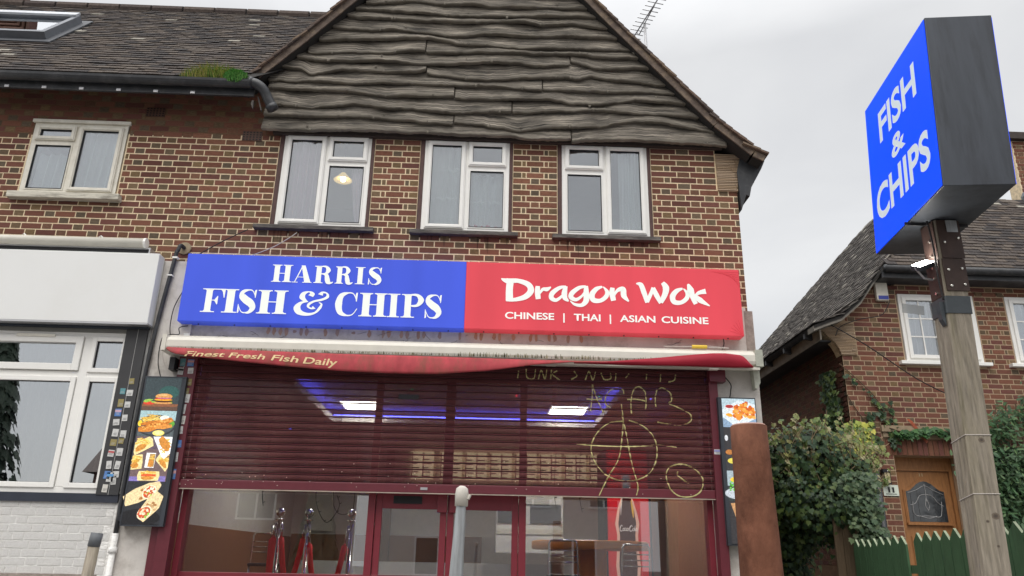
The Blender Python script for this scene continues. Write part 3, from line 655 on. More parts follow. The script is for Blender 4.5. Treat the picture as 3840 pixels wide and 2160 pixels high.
# ================================================================== LEFT TERRACED HOUSE
th = thing('terraced_house', 'left brick terraced house with long brown tiled roof and white shop window', 'building', (-6, 2, 0))
def spans_left(z):
    H = [(-5.40, -4.28, 5.375, 6.37), (-4.135, -3.915, 6.495, 6.62)]
    return holes_spans(-9.5, -3.05, z, H)
wl = slab([(-9.5, XB, 4.0, 5.375), (-9.5, -5.39, 5.375, 6.2), (-4.29, XB, 5.375, 6.25)], 0, .18).build('wall', M['mortar'], th)
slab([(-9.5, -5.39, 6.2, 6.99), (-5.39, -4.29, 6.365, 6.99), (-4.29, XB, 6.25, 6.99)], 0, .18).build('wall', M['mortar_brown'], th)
bricks(wl, [b for b in lay(spans_left, wallz0, 40, phase=.05) if b[2] < 6.95 and b[0] > -8.5 and (b[0] + b[1]) / 2 <= XB], -.0012)
airbrick(-4.135, -3.915, 6.495, 6.615, th)
wo = window(th, -5.385, -4.305, 5.44, 6.36, 'RL', m=M['upvc2'], tz=6.11, split=-4.87)
curtain(wo, -5.33, -4.9, 5.46, 6.0, 0.1, M['net'], 4, .04, seed=8); curtain(wo, -4.82, -4.36, 5.46, 6.3, 0.1, M['net'], 4, .04, seed=9)
b = MB(); b.box(-5.46, -4.215, -.09, .12, 5.36, 5.435); b.build('window_sill', M['sillwhite'], th, bevel=.006)
b = MB(); b.box(-5.41, -4.28, -.03, .05, 6.36, 6.40); b.build('window_head', M['upvc2'], th)
b = MB(); b.box(-9.4, -3.5, .19, 3, 6.6, 6.65); b.box(-9.4, -3.5, 2.0, 2.05, 4.8, 6.6); b.box(-5.9, -5.85, .2, 2, 4.8, 6.6); b.box(-4.1, -4.05, .2, 2, 4.8, 6.6); b.box(-9.4, -3.5, .19, 3, 4.75, 4.8); b.build('upstairs_room', M['room'], th)
# roof
PT = R(50); EY, EZ = -.42, 6.78; RY, RZ = 1.86, 6.78 + (1.86 + .42) * math.tan(PT)
def valx(z): return min(-.25, -2.9 + (z - 6.97) / 1.1)
rm = MB()
vs = [(-12, EY, EZ), (-2.9, EY, EZ), (-.3, RY - .1, RZ - .1), (-12, RY, RZ), (-12, 6, EZ), (-.3, 6, EZ)]
rm.add(vs, [(0, 1, 2, 3), (3, 2, 5, 4)]); rm.add([(-12, EY, EZ - .02), (-2.75, EY, EZ - .02), (-2.75, .0, 6.98), (-12, .0, 6.98)], [(0, 1, 2, 3)])
rl = rm.build('roof', M['felt'], th)
SKY = (-7.0, -5.72, .50, 1.14)
def ins(p):
    if p.y > RY - .06: return False
    if SKY[0] - .15 < p.x < SKY[1] - .1 and SKY[2] < p.y < SKY[3] - .04: return False
    return p.x < valx(p.z) - .02 and p.x > -9.2
tilefield(rl, Vector((-9.3, EY + .02, EZ + .0)), (1, 0, 0), (0, math.cos(PT), math.sin(PT)), 60, 36, ins)
b = MB(); 
for i in range(24): b.tube([(-12 + i * .48 + .01, RY, RZ - .03), (-12 + i * .48 + .46, RY, RZ - .03)], .1, 10, rnd.choice([(.07, .055, .05), (.09, .07, .06)]))
b.build('ridge_tiles', M['tile'], th)
# fascia, soffit and gutter
b = MB(); b.box(-12, -2.78, -.36, -.33, 6.6, 6.78); b.build('fascia_board', M['gutter'], th)
gt = MB(); prof = [(.06 * math.cos(a), .06 * math.sin(a)) for a in [math.pi + math.pi * k / 8 for k in range(9)]]
vs = []; 
for x in (-12, -2.80):
    for (py, pz) in prof: vs.append((x, -.42 + py * 1.1, 6.745 + pz * 1.25))
    for (py, pz) in prof[::-1]: vs.append((x, -.42 + py * .92, 6.745 + pz * 1.1))
n = 18; gt.add(vs, [(i, (i + 1) % n, (i + 1) % n + n, i + n) for i in range(n)] + [tuple(range(n)), tuple(range(2 * n - 1, n - 1, -1))])
gt.build('gutter', M['gutter'], th)
b = MB()
for i in range(9): x = -3.5 - i * .42; q_ = MB(); q_.box(x, x + .05, -.372, -.361, 6.60, 6.63); q_.build('gutter_bracket', M['alu'], th)
b = MB(); b.tube(spline([(-2.82, -.42, 6.74), (-2.74, -.42, 6.72), (-2.66, -.4, 6.66), (-2.6, -.36, 6.55), (-2.55, -.33, 6.46)], 5), .058, 12); b.tube([(-2.83, -.42, 6.74), (-2.79, -.42, 6.735)], .068, 12); b.tube([(-2.575, -.34, 6.5), (-2.545, -.325, 6.45)], .068, 12); b.build('rainwater_bend', M['gutter'], th, True)
b = MB(); b.prism([(-2.80, 6.50), (-2.775, 6.44), (-2.77, 6.44), (-2.77, 6.54), (-2.79, 6.55)], -.36, -.33); b.prism([(-2.74, 6.6), (-2.68, 6.42), (-2.672, 6.43), (-2.725, 6.6)], -.35, -.31); b.build('broken_soffit', M['sill'], th)
# rooflight
RX = lambda s: (s * math.cos(PT), s * math.sin(PT))
Vv = Vector((0, math.cos(PT), math.sin(PT))); Nv = Vector((0, -math.sin(PT), math.cos(PT)))
sk = thing('roof_window', 'grey framed roof window set in the tiled roof at top left', 'roof window', (-6.3, .8, 8.2))
O = Vector((-7.0, .46, EZ + (.46 - EY) * math.tan(PT)))
def rbox(mb, u0, u1, v0, v1, n0, n1, col=(1, 1, 1)):
    p = [O + Vector((u, 0, 0)) + Vv * v + Nv * n_ for n_ in (n0, n1) for (u, v) in ((u0, v0), (u1, v0), (u1, v1), (u0, v1))]
    mb.add(p, [(0, 1, 5, 4), (1, 2, 6, 5), (2, 3, 7, 6), (3, 0, 4, 7), (4, 5, 6, 7), (3, 2, 1, 0)], col)
b = MB(); LW = 1.18; LV = 1.0
rbox(b, 0, .07, 0, LV, 0, .13); rbox(b, LW - .07, LW, 0, LV, 0, .13); rbox(b, .07, LW - .07, 0, .08, 0, .13); rbox(b, .07, LW - .07, LV - .07, LV, 0, .13); b.build('frame', mat('grey_rooflight_frame', (.16, .17, .19), .5, .3), sk)
b = MB(); rbox(b, .02, LW - .02, LV - .08, LV + .05, .131, .16); b.build('hood', mat('pale_rooflight_hood', (.5, .52, .55), .5, .2), sk)
b = MB(); rbox(b, .07, LW - .07, .08, LV - .07, .09, .1); b.build('pane', glass('rooflight_glass', .25), sk)
b = MB(); rbox(b, .07, LW - .07, .08, LV - .07, .02, .03); b.build('blind', mat('cream_blind', (.7, .68, .6), .8), sk)
b = MB(); rbox(b, -.1, LW + .1, -.12, LV + .12, .015, .035); b.build('flashing', mat('dark_flashing', (.07, .075, .085), .6), sk)
# chimney far left
ch = thing('chimney_stack', 'brick chimney stack rising at the top left corner of the roof', 'chimney', (-7.9, 1.9, 9))
b = MB(); b.box(-8.5, -7.62, 1.65, 2.4, 8.9, 10.6, (.17, .085, .07)); b.build('stack', M['brick'], ch)
b = MB()
for k in range(4): b.box(-8.52 - .02 * k, -7.6 + .02 * k, 1.63 - .02 * k, 2.42, 9.95 + k * .08, 10.02 + k * .08, (.2, .11, .08))
b.build('corbel', M['brick'], ch)
# grass and moss growing in the gutter
gm = MB()
def blade(mb, p, h, col, wd=.004, lean=.4):
    a = rnd.uniform(0, 6.28); t = Vector((math.cos(a), math.sin(a), 0)); s = Vector((-t.y, t.x, 0)) * wd
    q1 = p + Vector((0, 0, h * .6)) + t * h * lean * .4; q2 = p + Vector((0, 0, h * .85)) + t * h * lean
    mb.add([p - s, p + s, q1 + s * .7, q1 - s * .7, q2], [(0, 1, 2, 3), (3, 2, 4)], col)
for i in range(2600):
    t = rnd.random(); x = -3.62 + t * .72; hh = .05 + .16 * math.sin(math.pi * min(1, max(0, t * .95 + .03))) ** .8
    y = -.44 + rnd.random() * .2; zb = 6.76 + max(0, (y + .34)) * 1.0
    blade(gm, Vector((x, y, zb)), hh * rnd.uniform(.5, 1.05), rnd.choice([(.22, .34, .06), (.32, .38, .09), (.45, .42, .11), (.14, .24, .05), (.45, .37, .16)]), lean=.8)
setp(gm.build('gutter_grass', M['grass']), 'yellow green grass clump growing out of the left gutter', 'grass', kind='stuff')
gm = MB()
for i in range(2200):
    u, v = rnd.uniform(0, 6.28), rnd.uniform(-1, 1); r_ = rnd.random() ** .33; s_ = math.sqrt(1 - v * v)
    p = Vector((-2.98 + .13 * r_ * s_ * math.cos(u), -.47 + .05 * r_ * s_ * math.sin(u), 6.77 + .075 * r_ * v)); blade(gm, p, .035, rnd.choice([(.09, .26, .06), (.13, .34, .08), (.18, .36, .1)]), .006, .9)
setp(gm.build('moss_cushion', M['grass']), 'small bright green moss cushion hanging over the gutter end', 'moss', kind='stuff')
# white rendered strip and painted brick below the shop window
slab([(-9.5, -3.66, 3.78, 4.64)], -.03, .14).build('shop_fascia', M['render'], th)
ub = []
for k in range(2):
    q_ = MB(); q_.box(0, 1, 0, 1, 0, 1, (.82, .81, .78)); ub.append(q_.mesh('brick', M['whitebrick']))
wb = slab([(-9.5, -3.6, .1, 2.07)], -.09, .12).build('painted_wall', M['whitebrick'], th)
bricks(wb, [b for b in lay(lambda z: [(-7.5, -3.62)], 1.403 - CO * 6, 15, phase=.02, joint=.012)], -.0935, 300, name='brick', unit=ub)
b = MB(); b.box(-9.5, -3.68, -.13, -.0, 1.2, 1.40); b.build('plinth', M['rendergrey'], th)
# left shop window
swin = MB(); X0, X1, Z0, Z1 = -7.2, -3.82, 2.15, 3.80; SX = -4.205
swin.box(X0, X1, -.09, -.02, Z1 - .06, Z1); swin.box(X0, X1, -.09, -.02, Z0, Z0 + .06); swin.box(SX - .045, SX + .045, -.092, -.02, Z0 + .06, Z1 - .06); swin.box(X0, X1, -.088, -.02, 3.30, 3.38)
swin.ring(X0 + .04, SX - .05, 3.385, Z1 - .05, .07, -.115, -.05); swin.ring(X0 + .04, SX - .05, Z0 + .05, 3.32, .05, -.108, -.05); swin.ring(SX + .045, X1 + .02, Z0 + .05, 3.32, .05, -.108, -.05); swin.ring(SX + .045, X1 + .02, 3.37, Z1 - .05, .045, -.108, -.05)
sw = swin.build('shop_window', M['upvc'], th, bevel=.004)
for (a, b_, c, d) in ((X0, SX - .11, 3.45, Z1 - .11), (X0, SX - .1, Z0 + .1, 3.27), (SX + .095, X1 - .02, Z0 + .1, 3.27), (SX + .09, X1 - .02, 3.41, Z1 - .1)):
    q_ = MB(); q_.box(a, b_, -.07, -.065, c, d); q_.build('pane', glass('shop_pane', .42, (.55, .6, .6)), sw)
    q_ = MB(); q_.ring(a - .003, b_ + .003, c - .003, d + .003, .008, -.085, -.06); q_.build('seal', M['gasket'], sw)
b = MB(); b.box(-4.95, -4.55, -.125, -.116, 3.735, 3.765); b.build('trickle_vent', M['upvc2'], th)
b = MB(); b.box(X0, -3.6, -.115, .0, 2.065, 2.15); b.build('window_sill', mat('navy_black_sill', (.03, .035, .05), .5), th)
b = MB(); b.box(X0, -3.74, -.10, -.0, 3.80, 3.88); b.build('window_head', mat('dull_grey_head', (.22, .22, .2), .7), th)
bl_ = MB()
for i in range(40):
    x = -7.2 + i * .09; bl_.add([(x, .05 + .02, Z0), (x + .085, .05 - .02, Z0), (x + .085, .05 - .02, Z1), (x, .05 + .02, Z1)], [(0, 1, 2, 3)])
setp(bl_.build('vertical_blind', mat('grey_blind', (.3, .32, .33), .8), th), kind='stuff')
b = MB(); b.box(-9.4, -3.7, 3, 3.05, 0, 3.9); b.box(-9.4, -3.7, .02, 3, 3.9, 3.95); b.build('shop_room', M['room'], th)
pn = MB(); pn.box(-3.82, -3.60, -.125, -.02, 2.14, 3.9); pno = pn.build('side_panel', M['darkgrey'], th)
b = MB(); b.box(-3.60, -3.575, -.1, -.05, 2.15, 3.88); b.box(-3.70, -3.695, -.128, -.12, 2.14, 3.9); b.build('panel_trim', mat('worn_grey_trim', (.34, .34, .33), .7, noise=.3), th)

# white blank fascia sign
fs = thing('blank_fascia_sign', 'blank white box sign above the left shop window', 'sign', (-5.5, -.2, 3.88))
b = MB(); b.box(-9.2, -3.565, -.25, -.1, 3.875, 4.66); b.build('sign_face', M['whitepanel'], fs, bevel=.006)
b = MB(); b.box(-9.2, -3.56, -.252, -.09, 3.858, 3.874); b.build('lower_trim', M['alu'], fs)
b = MB(); b.box(-9.2, -3.59, -.16, -.04, 3.84, 3.857); b.build('underside', mat('dark_blue_grey', (.03, .04, .055), .6), fs)
ra = thing('roller_awning', 'rolled white awning tube with grey track above the blank white sign', 'awning', (-5.5, -.12, 4.75))
b = MB(); b.tube([(-9.2, -.16, 4.80), (-3.79, -.16, 4.81)], .052, 16); b.build('awning_tube', M['whitemoss'], ra, True)
b = MB(); b.tube([(-3.79, -.16, 4.81), (-3.765, -.16, 4.81)], .057, 12); b.build('end_cap', M['upvc'], ra)
b = MB(); b.box(-9.2, -3.72, -.15, -.02, 4.745, 4.762); b.box(-3.735, -3.72, -.15, -.02, 4.68, 4.745); b.build('track', M['alu'], ra)
b = MB(); b.box(-9.2, -3.74, -.13, -.02, 4.69, 4.744); b.build('backing', M['black'], ra)
b = MB()
for i in range(8): x = -4.25 - i * .83; b.tube([(x, -.16, 4.86), (x - .03, -.15, 4.885), (x - .06, -.13, 4.88)], .006, 6)
b.build('awning_clip', M['upvc'], ra)
# vent pipe between the shops
dp = thing('waste_pipe', 'thin black pipe running down the pilaster between the two shops', 'pipe', (-3.6, -.12, .1))
b = MB(); b.tube(spline([(-3.41, -.0, 4.82), (-3.42, -.1, 4.82), (-3.435, -.115, 4.76), (-3.46, -.115, 4.6), (-3.55, -.115, 3.4), (-3.56, -.115, 1.78)], 6), .022, 10); b.build('pipe', M['gutter'], dp, True)
b = MB(); b.lathe([(.05, 0), (.075, .003), (.07, .01), (.05, .012)], (-3.41, 0, 0), 12); 
vsx = [(v[0], -.015 - v[2], 4.82 + v[1]) for v in b.v]; b.v = vsx; b.build('wall_collar', mat('sandy_collar', (.33, .26, .17), .9, noise=.4), dp)
b = MB(); b.box(-3.475, -3.42, -.14, -.08, 4.655, 4.675); b.box(-3.50, -3.445, -.14, -.08, 4.45, 4.465); b.build('pipe_clip', M['upvc'], dp)
b = MB(); b.tube([(-3.56, -.115, 1.78), (-3.56, -.115, .13)], .03, 10); b.lathe([(.03, 0), (.04, .0), (.04, .05), (.03, .05)], (-3.56, -.115, 1.6), 12); b.build('lower_pipe', M['whitebrick'], dp, True)

# ================================================================== LETTERFORMS
def ribbon(mb, pts, ws, tf, y, n=7, col=(1, 1, 1)):
    c = spline([(p[0], 0, p[1]) for p in pts], n); m_ = len(c); L_ = len(ws) - 1; vs = []
    for i, p in enumerate(c):
        a = c[max(i - 1, 0)]; b_ = c[min(i + 1, m_ - 1)]; t = (b_ - a).normalized(); u = i / (m_ - 1) * L_; k = min(int(u), L_ - 1); wv = ws[k] + (ws[k + 1] - ws[k]) * (u - k)
        nx, nz = -t.z * wv / 2, t.x * wv / 2
        for s in (1, -1):
            X, Z = tf(p.x + nx * s, p.z + nz * s); vs.append((X, y, Z))
    mb.add(vs, [(2 * i, 2 * i + 1, 2 * i + 3, 2 * i + 2) for i in range(m_ - 1)], col)
def poly(mb, pts, tf, y, col=(1, 1, 1)):
    q_ = [tf(*p) for p in pts]; mb.add([(a, y, b_) for a, b_ in q_], [tuple(range(len(q_)))], col)
def rect(x0, x1, z0, z1): return [(x0, z0), (x1, z0), (x1, z1), (x0, z1)]
def stem(x0, x1, s0, s1, top=True, bot=True, ts=None):
    o = [rect(x0, x1, 0, 1)]; t0, t1 = ts or (s0, s1)
    if bot: o += [rect(s0, s1, 0, .04), [(x0 - .05, .04), (x0, .04), (x0, .09)], [(x1, .09), (x1, .04), (x1 + .05, .04)]]
    if top: o += [rect(t0, t1, .96, 1), [(x0, .91), (x0, .96), (x0 - .05, .96)], [(x1, .91), (x1 + .05, .96), (x1, .96)]]
    return o
GL = {
 'H': (stem(.11, .37, 0, .47) + stem(.63, .89, .53, 1) + [rect(.37, .63, .48, .52)], []),
 'I': (stem(.24, .76, 0, 1), []),
 'F': (stem(.16, .44, 0, .62, ts=(0, .95)) + [[(.8, .965), (.88, .88), (.955, .62), (.985, .62), (1, 1), (.8, 1)], rect(.44, .6, .49, .525), [(.56, .49), (.68, .33), (.71, .33), (.71, .69), (.68, .69), (.56, .525)]], []),
 'P': (stem(.14, .42, 0, .58, ts=(0, .5)), [([(.38, .98), (.68, .955), (.84, .75), (.68, .525), (.38, .5)], [.045, .12, .27, .12, .045])]),
 'R': (stem(.1, .36, 0, .46, ts=(0, .45)), [([(.34, .98), (.58, .955), (.7, .76), (.58, .56), (.34, .54)], [.045, .12, .25, .12, .045]), ([(.44, .54), (.62, .47), (.68, .25), (.74, .07), (.88, .02), (.99, .09)], [.04, .2, .25, .25, .1, .03])]),
 'A': ([rect(0, .28, 0, .04), rect(.52, 1, 0, .04), [(.4, 1), (.6, 1), (.94, .03), (.62, .03)], [(.1, .03), (.15, .03), (.5, .97), (.44, .98)], rect(.22, .66, .3, .335)], []),
 'S': ([[(.86, .66), (.9, .66), (.93, 1), (.86, 1), (.82, .93)], [(.04, 0), (.1, 0), (.13, .07), (.08, .37), (.045, .37)]], [([(.88, .72), (.72, .95), (.5, .985), (.24, .9), (.2, .73), (.42, .56), (.68, .42), (.8, .24), (.66, .06), (.46, .015), (.25, .06), (.08, .3)], [.03, .04, .06, .17, .3, .33, .33, .3, .14, .05, .04, .03])]),
 'C': ([[(.86, .62), (.9, .62), (.92, 1), (.86, 1), (.83, .92)]], [([(.88, .68), (.74, .94), (.52, .98), (.24, .85), (.15, .5), (.24, .15), (.52, .02), (.76, .07), (.93, .32)], [.03, .04, .06, .22, .3, .22, .06, .04, .03])]),
 '&': ([], [([(.46, .8), (.5, .9), (.4, .985), (.25, .9), (.22, .73), (.33, .58), (.4, .56)], [.16, .14, .04, .14, .17, .09, .03]),
            ([(.4, .57), (.2, .5), (.1, .3), (.18, .1), (.42, .02), (.64, .1), (.76, .3), (.8, .47), (.72, .53)], [.03, .1, .2, .2, .12, .07, .09, .05, .03]),
            ([(.74, .86), (.8, .97), (.93, .93), (.95, .78), (.8, .66), (.58, .58), (.44, .46), (.42, .34), (.52, .27), (.6, .32)], [.16, .08, .05, .1, .09, .08, .09, .06, .06, .15])]),
}
def glyph(parent, ch_, x0, x1, z0, z1, y, m, flip=1):
    mb = MB(); tf = lambda a, b_: (x0 + (x1 - x0) * a, z0 + (z1 - z0) * b_); k = 0
    ps, rs = GL[ch_]
    asp = (z1 - z0) / (x1 - x0)
    for p in ps: poly(mb, p, tf, y - .0003 * k); k += 1
    for r_ in rs: ribbon(mb, r_[0], r_[1], tf, y - .0003 * k); k += 1
    return mb.build('letter', m, parent)
def textmesh(body, mapf, ext=.0, bold=.0):
    cu = bpy.data.curves.new('t', 'FONT'); cu.body = body; cu.size = 1; cu.offset = bold; cu.extrude = ext; cu.resolution_u = 4
    ob = bpy.data.objects.new('t', cu); COL.objects.link(ob); dg = bpy.context.evaluated_depsgraph_get(); dg.update()
    me = bpy.data.meshes.new_from_object(ob.evaluated_get(dg)); bpy.data.objects.remove(ob); bpy.data.curves.remove(cu)
    xs = [v.co.x for v in me.vertices]; ys = [v.co.y for v in me.vertices]
    a, b_, c, d_ = min(xs), max(xs), min(ys), max(ys)
    for v in me.vertices: v.co = Vector(mapf((v.co.x - a) / (b_ - a), (v.co.y - c) / (d_ - c)))
    return me
def text(parent, body, x0, x1, z0, z1, y, m, bold=.0, name='lettering'):
    me = textmesh(body, lambda u, v: (x0 + (x1 - x0) * u, y, z0 + (z1 - z0) * v), bold=bold); me.materials.append(m)
    o = bpy.data.objects.new(name, me); COL.objects.link(o); attach(o, parent); return o

# ================================================================== MAIN FASCIA SIGN
sg = thing('shop_fascia_sign', 'long shop sign, blue FISH & CHIPS half and red Dragon Wok half', 'sign', (0, -.1, 3.92))
SA, SB_, SM = -3.285, 2.77, -.255; SZ0, SZ1 = 3.922, 4.692; SF = -.2
b = MB(); b.box(SA, SM, SF, -.0455, SZ0, SZ1); b.build('blue_panel', M['signblue'], sg, bevel=.008)
b = MB(); b.box(SM + .0005, SB_, SF, -.0455, SZ0, SZ1); b.build('red_panel', M['signred'], sg, bevel=.008)
b = MB()
for i in range(16): x = SA + .2 + i * .38; b.tube([(x, -.12, SZ0 - .001), (x, -.12, SZ0 - .012)], .008, 6)
b.build('fixing', M['gutter'], sg)
b = MB()
for i in range(7):      # folds of the cloth at the right end
    x0_ = 2.45 + i * .04; b.tube([(x0_, -.2, 4.66 - i * .006), (2.765, -.201, 4.66 - i * .03)], .0025, 4)
for i in range(5): b.tube([(2.6 + i * .03, -.2, 3.99 + i * .03), (2.765, -.201, 3.93)], .003, 4)
b.build('fabric_fold', M['signred'], sg)
for ch_, a, b_ in (('H', -2.355, -2.135), ('A', -2.128, -1.92), ('R', -1.9, -1.688), ('R', -1.672, -1.478), ('I', -1.455, -1.352), ('S', -1.32, -1.163)):
    k = (a + 2.36) / 1.2; glyph(sg, ch_, a, b_, 4.390, 4.588, SF - .004, M['letter'])
for ch_, a, b_ in (('F', -3.06, -2.82), ('I', -2.838, -2.679), ('S', -2.681, -2.474), ('H', -2.471, -2.152), ('&', -2.08, -1.716), ('C', -1.645, -1.39), ('H', -1.386, -1.09), ('I', -1.085, -.955), ('P', -.937, -.69), ('S', -.69, -.494)):
    glyph(sg, ch_, a, b_, 4.028, 4.292, SF - .004, M['letter'])
dwt = lambda x, y: (.127 + (x - 380) / 1680 * 2.282, 4.513 - .00142 * (y - 305) + 3.84e-5 * (x - 380))
DW = {'D': [([(456, 330), (450, 400), (452, 490)], [58, 56, 60]), ([(382, 312), (430, 330), (520, 330), (600, 360), (622, 410), (580, 458), (500, 482), (425, 484)], [6, 42, 34, 44, 52, 44, 30, 24])],
 'r': [([(678, 372), (676, 420), (682, 478)], [34, 44, 40]), ([(690, 440), (718, 400), (752, 398), (784, 380)], [10, 26, 34, 8])],
 'a': [([(905, 376), (850, 388), (795, 430), (788, 468), (825, 486), (870, 455), (896, 420)], [16, 30, 40, 38, 28, 20, 14]), ([(904, 372), (892, 430), (898, 470), (926, 494)], [28, 46, 40, 10])],
 'g': [([(1066, 374), (1010, 386), (955, 428), (945, 462), (985, 482), (1030, 455), (1056, 420)], [16, 30, 40, 38, 28, 20, 14]), ([(1068, 370), (1068, 430), (1066, 490), (1030, 526), (975, 520), (938, 492)], [30, 46, 46, 30, 22, 6])],
 'o': [([(1200, 376), (1150, 396), (1115, 440), (1125, 484), (1180, 490), (1228, 456), (1236, 416), (1206, 376)], [14, 36, 46, 42, 32, 36, 32, 6])],
 'n': [([(1282, 384), (1276, 430), (1288, 490)], [34, 46, 40]), ([(1288, 460), (1320, 408), (1366, 398), (1372, 450), (1410, 496)], [10, 26, 46, 46, 10])],
 'W': [([(1474, 350), (1512, 360), (1535, 420), (1560, 505)], [6, 40, 42, 34]), ([(1556, 500), (1588, 440), (1614, 384)], [34, 30, 30]), ([(1612, 384), (1634, 440), (1670, 508)], [30, 42, 34]), ([(1668, 504), (1704, 440), (1716, 384), (1690, 342)], [34, 44, 54, 30])],
 'k': [([(1898, 352), (1915, 400), (1930, 460), (1952, 516)], [14, 56, 42, 34]), ([(1940, 460), (1980, 426), (2040, 412)], [12, 28, 44]), ([(1946, 446), (1990, 486), (2064, 532)], [24, 46, 6])]}
for nm, strokes in list(DW.items()) + [('o2', [([(x + 652, y + 14) for x, y in DW['o'][0][0]], DW['o'][0][1])])]:
    mb = MB()
    for k, (p, ws) in enumerate(strokes): ribbon(mb, p, ws, dwt, SF - .004 - k * .0004)
    mb.build('letter', M['letter'], sg)
for s, a, b_ in (('CHINESE', .18, .711), ('THAI', .924, 1.213), ('ASIAN', 1.423, 1.809), ('CUISINE', 1.876, 2.388)): text(sg, s, a, b_, 4.046, 4.124, SF - .004, M['letter'], .022)
b = MB(); b.box(.809, .824, SF - .005, SF - .003, 4.02, 4.125); b.box(1.312, 1.327, SF - .005, SF - .003, 4.02, 4.125); b.build('divider', M['letter'], sg)

# ================================================================== AWNING
aw = thing('shop_awning', 'mossy white awning box with sagging red valance under the main sign', 'awning', (0, -.3, 3.6))
b = MB(); b.box(-3.37, 2.92, -.16, -.09, 3.742, 3.775); b.build('top_flashing', M['whitemoss'], aw, bevel=.004)
def extr(profile, x0, x1, name, m, parent, n=1):
    mb = MB(); k = len(profile); vs = []
    for i in range(n + 1):
        x = x0 + (x1 - x0) * i / n; vs += [(x, y, z) for y, z in profile]
    fs = [(i * k + j, i * k + (j + 1) % k, (i + 1) * k + (j + 1) % k, (i + 1) * k + j) for i in range(n) for j in range(k)] + [tuple(range(k - 1, -1, -1)), tuple(n * k + j for j in range(k))]
    mb.add(vs, fs); return mb.build(name, m, parent)
cas = [(-.10, 3.735), (-.26, 3.735), (-.315, 3.715), (-.335, 3.68), (-.335, 3.615), (-.325, 3.585), (-.28, 3.56), (-.10, 3.56)]
extr(cas, -3.30, 2.82, 'awning_box', M['whitemoss'], aw)
st = MB()
for i in range(620):
    x = -3.2 + rnd.random() * 5.9; hgt = rnd.uniform(.008, .035) * (1.4 if (x > -.3 and x < 1.2) or x > 1.6 else .8)
    z = 3.587; w2 = rnd.uniform(.001, .006); st.add([(x - w2, -.3372, z), (x + w2, -.3372, z), (x + w2 * .4, -.3372, z + hgt), (x - w2 * .4, -.3372, z + hgt)], [(0, 1, 2, 3)], rnd.choice([(.2, .18, .09), (.28, .24, .15), (.12, .11, .06), (.33, .29, .17)]))
st.build('algae_streaks', M['plain'], aw)
b = MB(); b.box(2.821, 2.90, -.34, -.1, 3.56, 3.74); b.prism([(2.86, 3.35), (2.90, 3.42), (2.90, 3.56), (2.83, 3.56), (2.84, 3.36)], -.2, -.1); b.build('end_bracket', mat('pale_green_bracket', (.42, .43, .36), .6, noise=.3), aw)
b = MB(); b.box(-3.345, -3.301, -.34, -.1, 3.57, 3.74); b.build('end_cap', M['whitemoss'], aw)
b = MB(); b.box(.5, 2.86, -.33, -.28, 3.525, 3.553); b.box(.62, .72, -.34, -.28, 3.515, 3.553); b.box(2.32, 2.42, -.34, -.28, 3.515, 3.55); b.build('front_rail', M['whitemoss'], aw)
VL = [(-3.27, 3.60, 3.57), (-3.2, 3.595, 3.525), (-3.0, 3.59, 3.497), (-2.5, 3.585, 3.455), (-2.0, 3.58, 3.418), (-1.5, 3.575, 3.388), (-1.0, 3.572, 3.375), (-.5, 3.57, 3.378), (0, 3.567, 3.425), (.5, 3.565, 3.505), (.87, 3.565, 3.54), (1.25, 3.563, 3.545)]
def vl(x): 
    a = interp([(p[0], p[1]) for p in VL], x); b_ = interp([(p[0], p[2]) for p in VL], x); return a, b_
def valy(x, t): return -.345 - .03 * math.sin(t * 2.2) - .012 * t + .006 * math.sin(x * 3)
mb = MB(); nx, nz = 90, 8; vs = []
for i in range(nx + 1):
    x = -3.27 + 4.52 * i / nx; tp, bt = vl(x)
    for j in range(nz + 1): t = j / nz; vs.append((x, valy(x, t), tp + (bt - tp) * t))
mb.add(vs, [(i * (nz + 1) + j, (i + 1) * (nz + 1) + j, (i + 1) * (nz + 1) + j + 1, i * (nz + 1) + j + 1) for i in range(nx) for j in range(nz)])
vo = mb.build('valance', M['redcloth'], aw, True); so = vo.modifiers.new('s', 'SOLIDIFY'); so.thickness = .003
mb = MB(); nx = 60; vs = []
RV = [(.9, 3.55, 3.535), (1.3, 3.565, 3.535), (1.7, 3.61, 3.535), (2.0, 3.645, 3.535), (2.35, 3.68, 3.535), (2.5, 3.685, 3.535), (2.66, 3.67, 3.538), (2.7, 3.65, 3.538), (2.78, 3.55, 3.54)]
for i in range(nx + 1):
    x = .9 + 1.88 * i / nx; tp = interp([(p[0], p[1]) for p in RV], x); bt = interp([(p[0], p[2]) for p in RV], x)
    for j in range(7): t = j / 6; vs.append((x, -.352 - .025 * math.sin(t * 3.1) - .008 * math.sin(x * 6 + t * 2), tp + (bt - tp) * t))
mb.add(vs, [(i * 7 + j, (i + 1) * 7 + j, (i + 1) * 7 + j + 1, i * 7 + j + 1) for i in range(nx) for j in range(6)])
vo = mb.build('valance', M['redcloth2'], aw, True); so = vo.modifiers.new('s', 'SOLIDIFY'); so.thickness = .003; vo['label'] = 'clean deep red flap folded up over the awning box'
def vmap(x0, x1, h0, h1):
    def f_(u, v):
        x = x0 + (x1 - x0) * u; tp, bt = vl(x); base = interp([(-3.07, 3.497), (-2.75, 3.497), (-2.4, 3.487), (-2.0, 3.465), (-1.88, 3.452), (-1.5, 3.43)], x)
        z = base + (h0 + (h1 - h0) * u) * v; t = (tp - z) / max(.01, tp - bt); return (x + (z - base) * (.55 - .35 * (x + 3.07) / 1.5), valy(x, max(0, min(1, t))) - .006, z)
    return f_
ml = mat('cream_lettering', (.7, .52, .28), .7, noise=.15, scale=30)
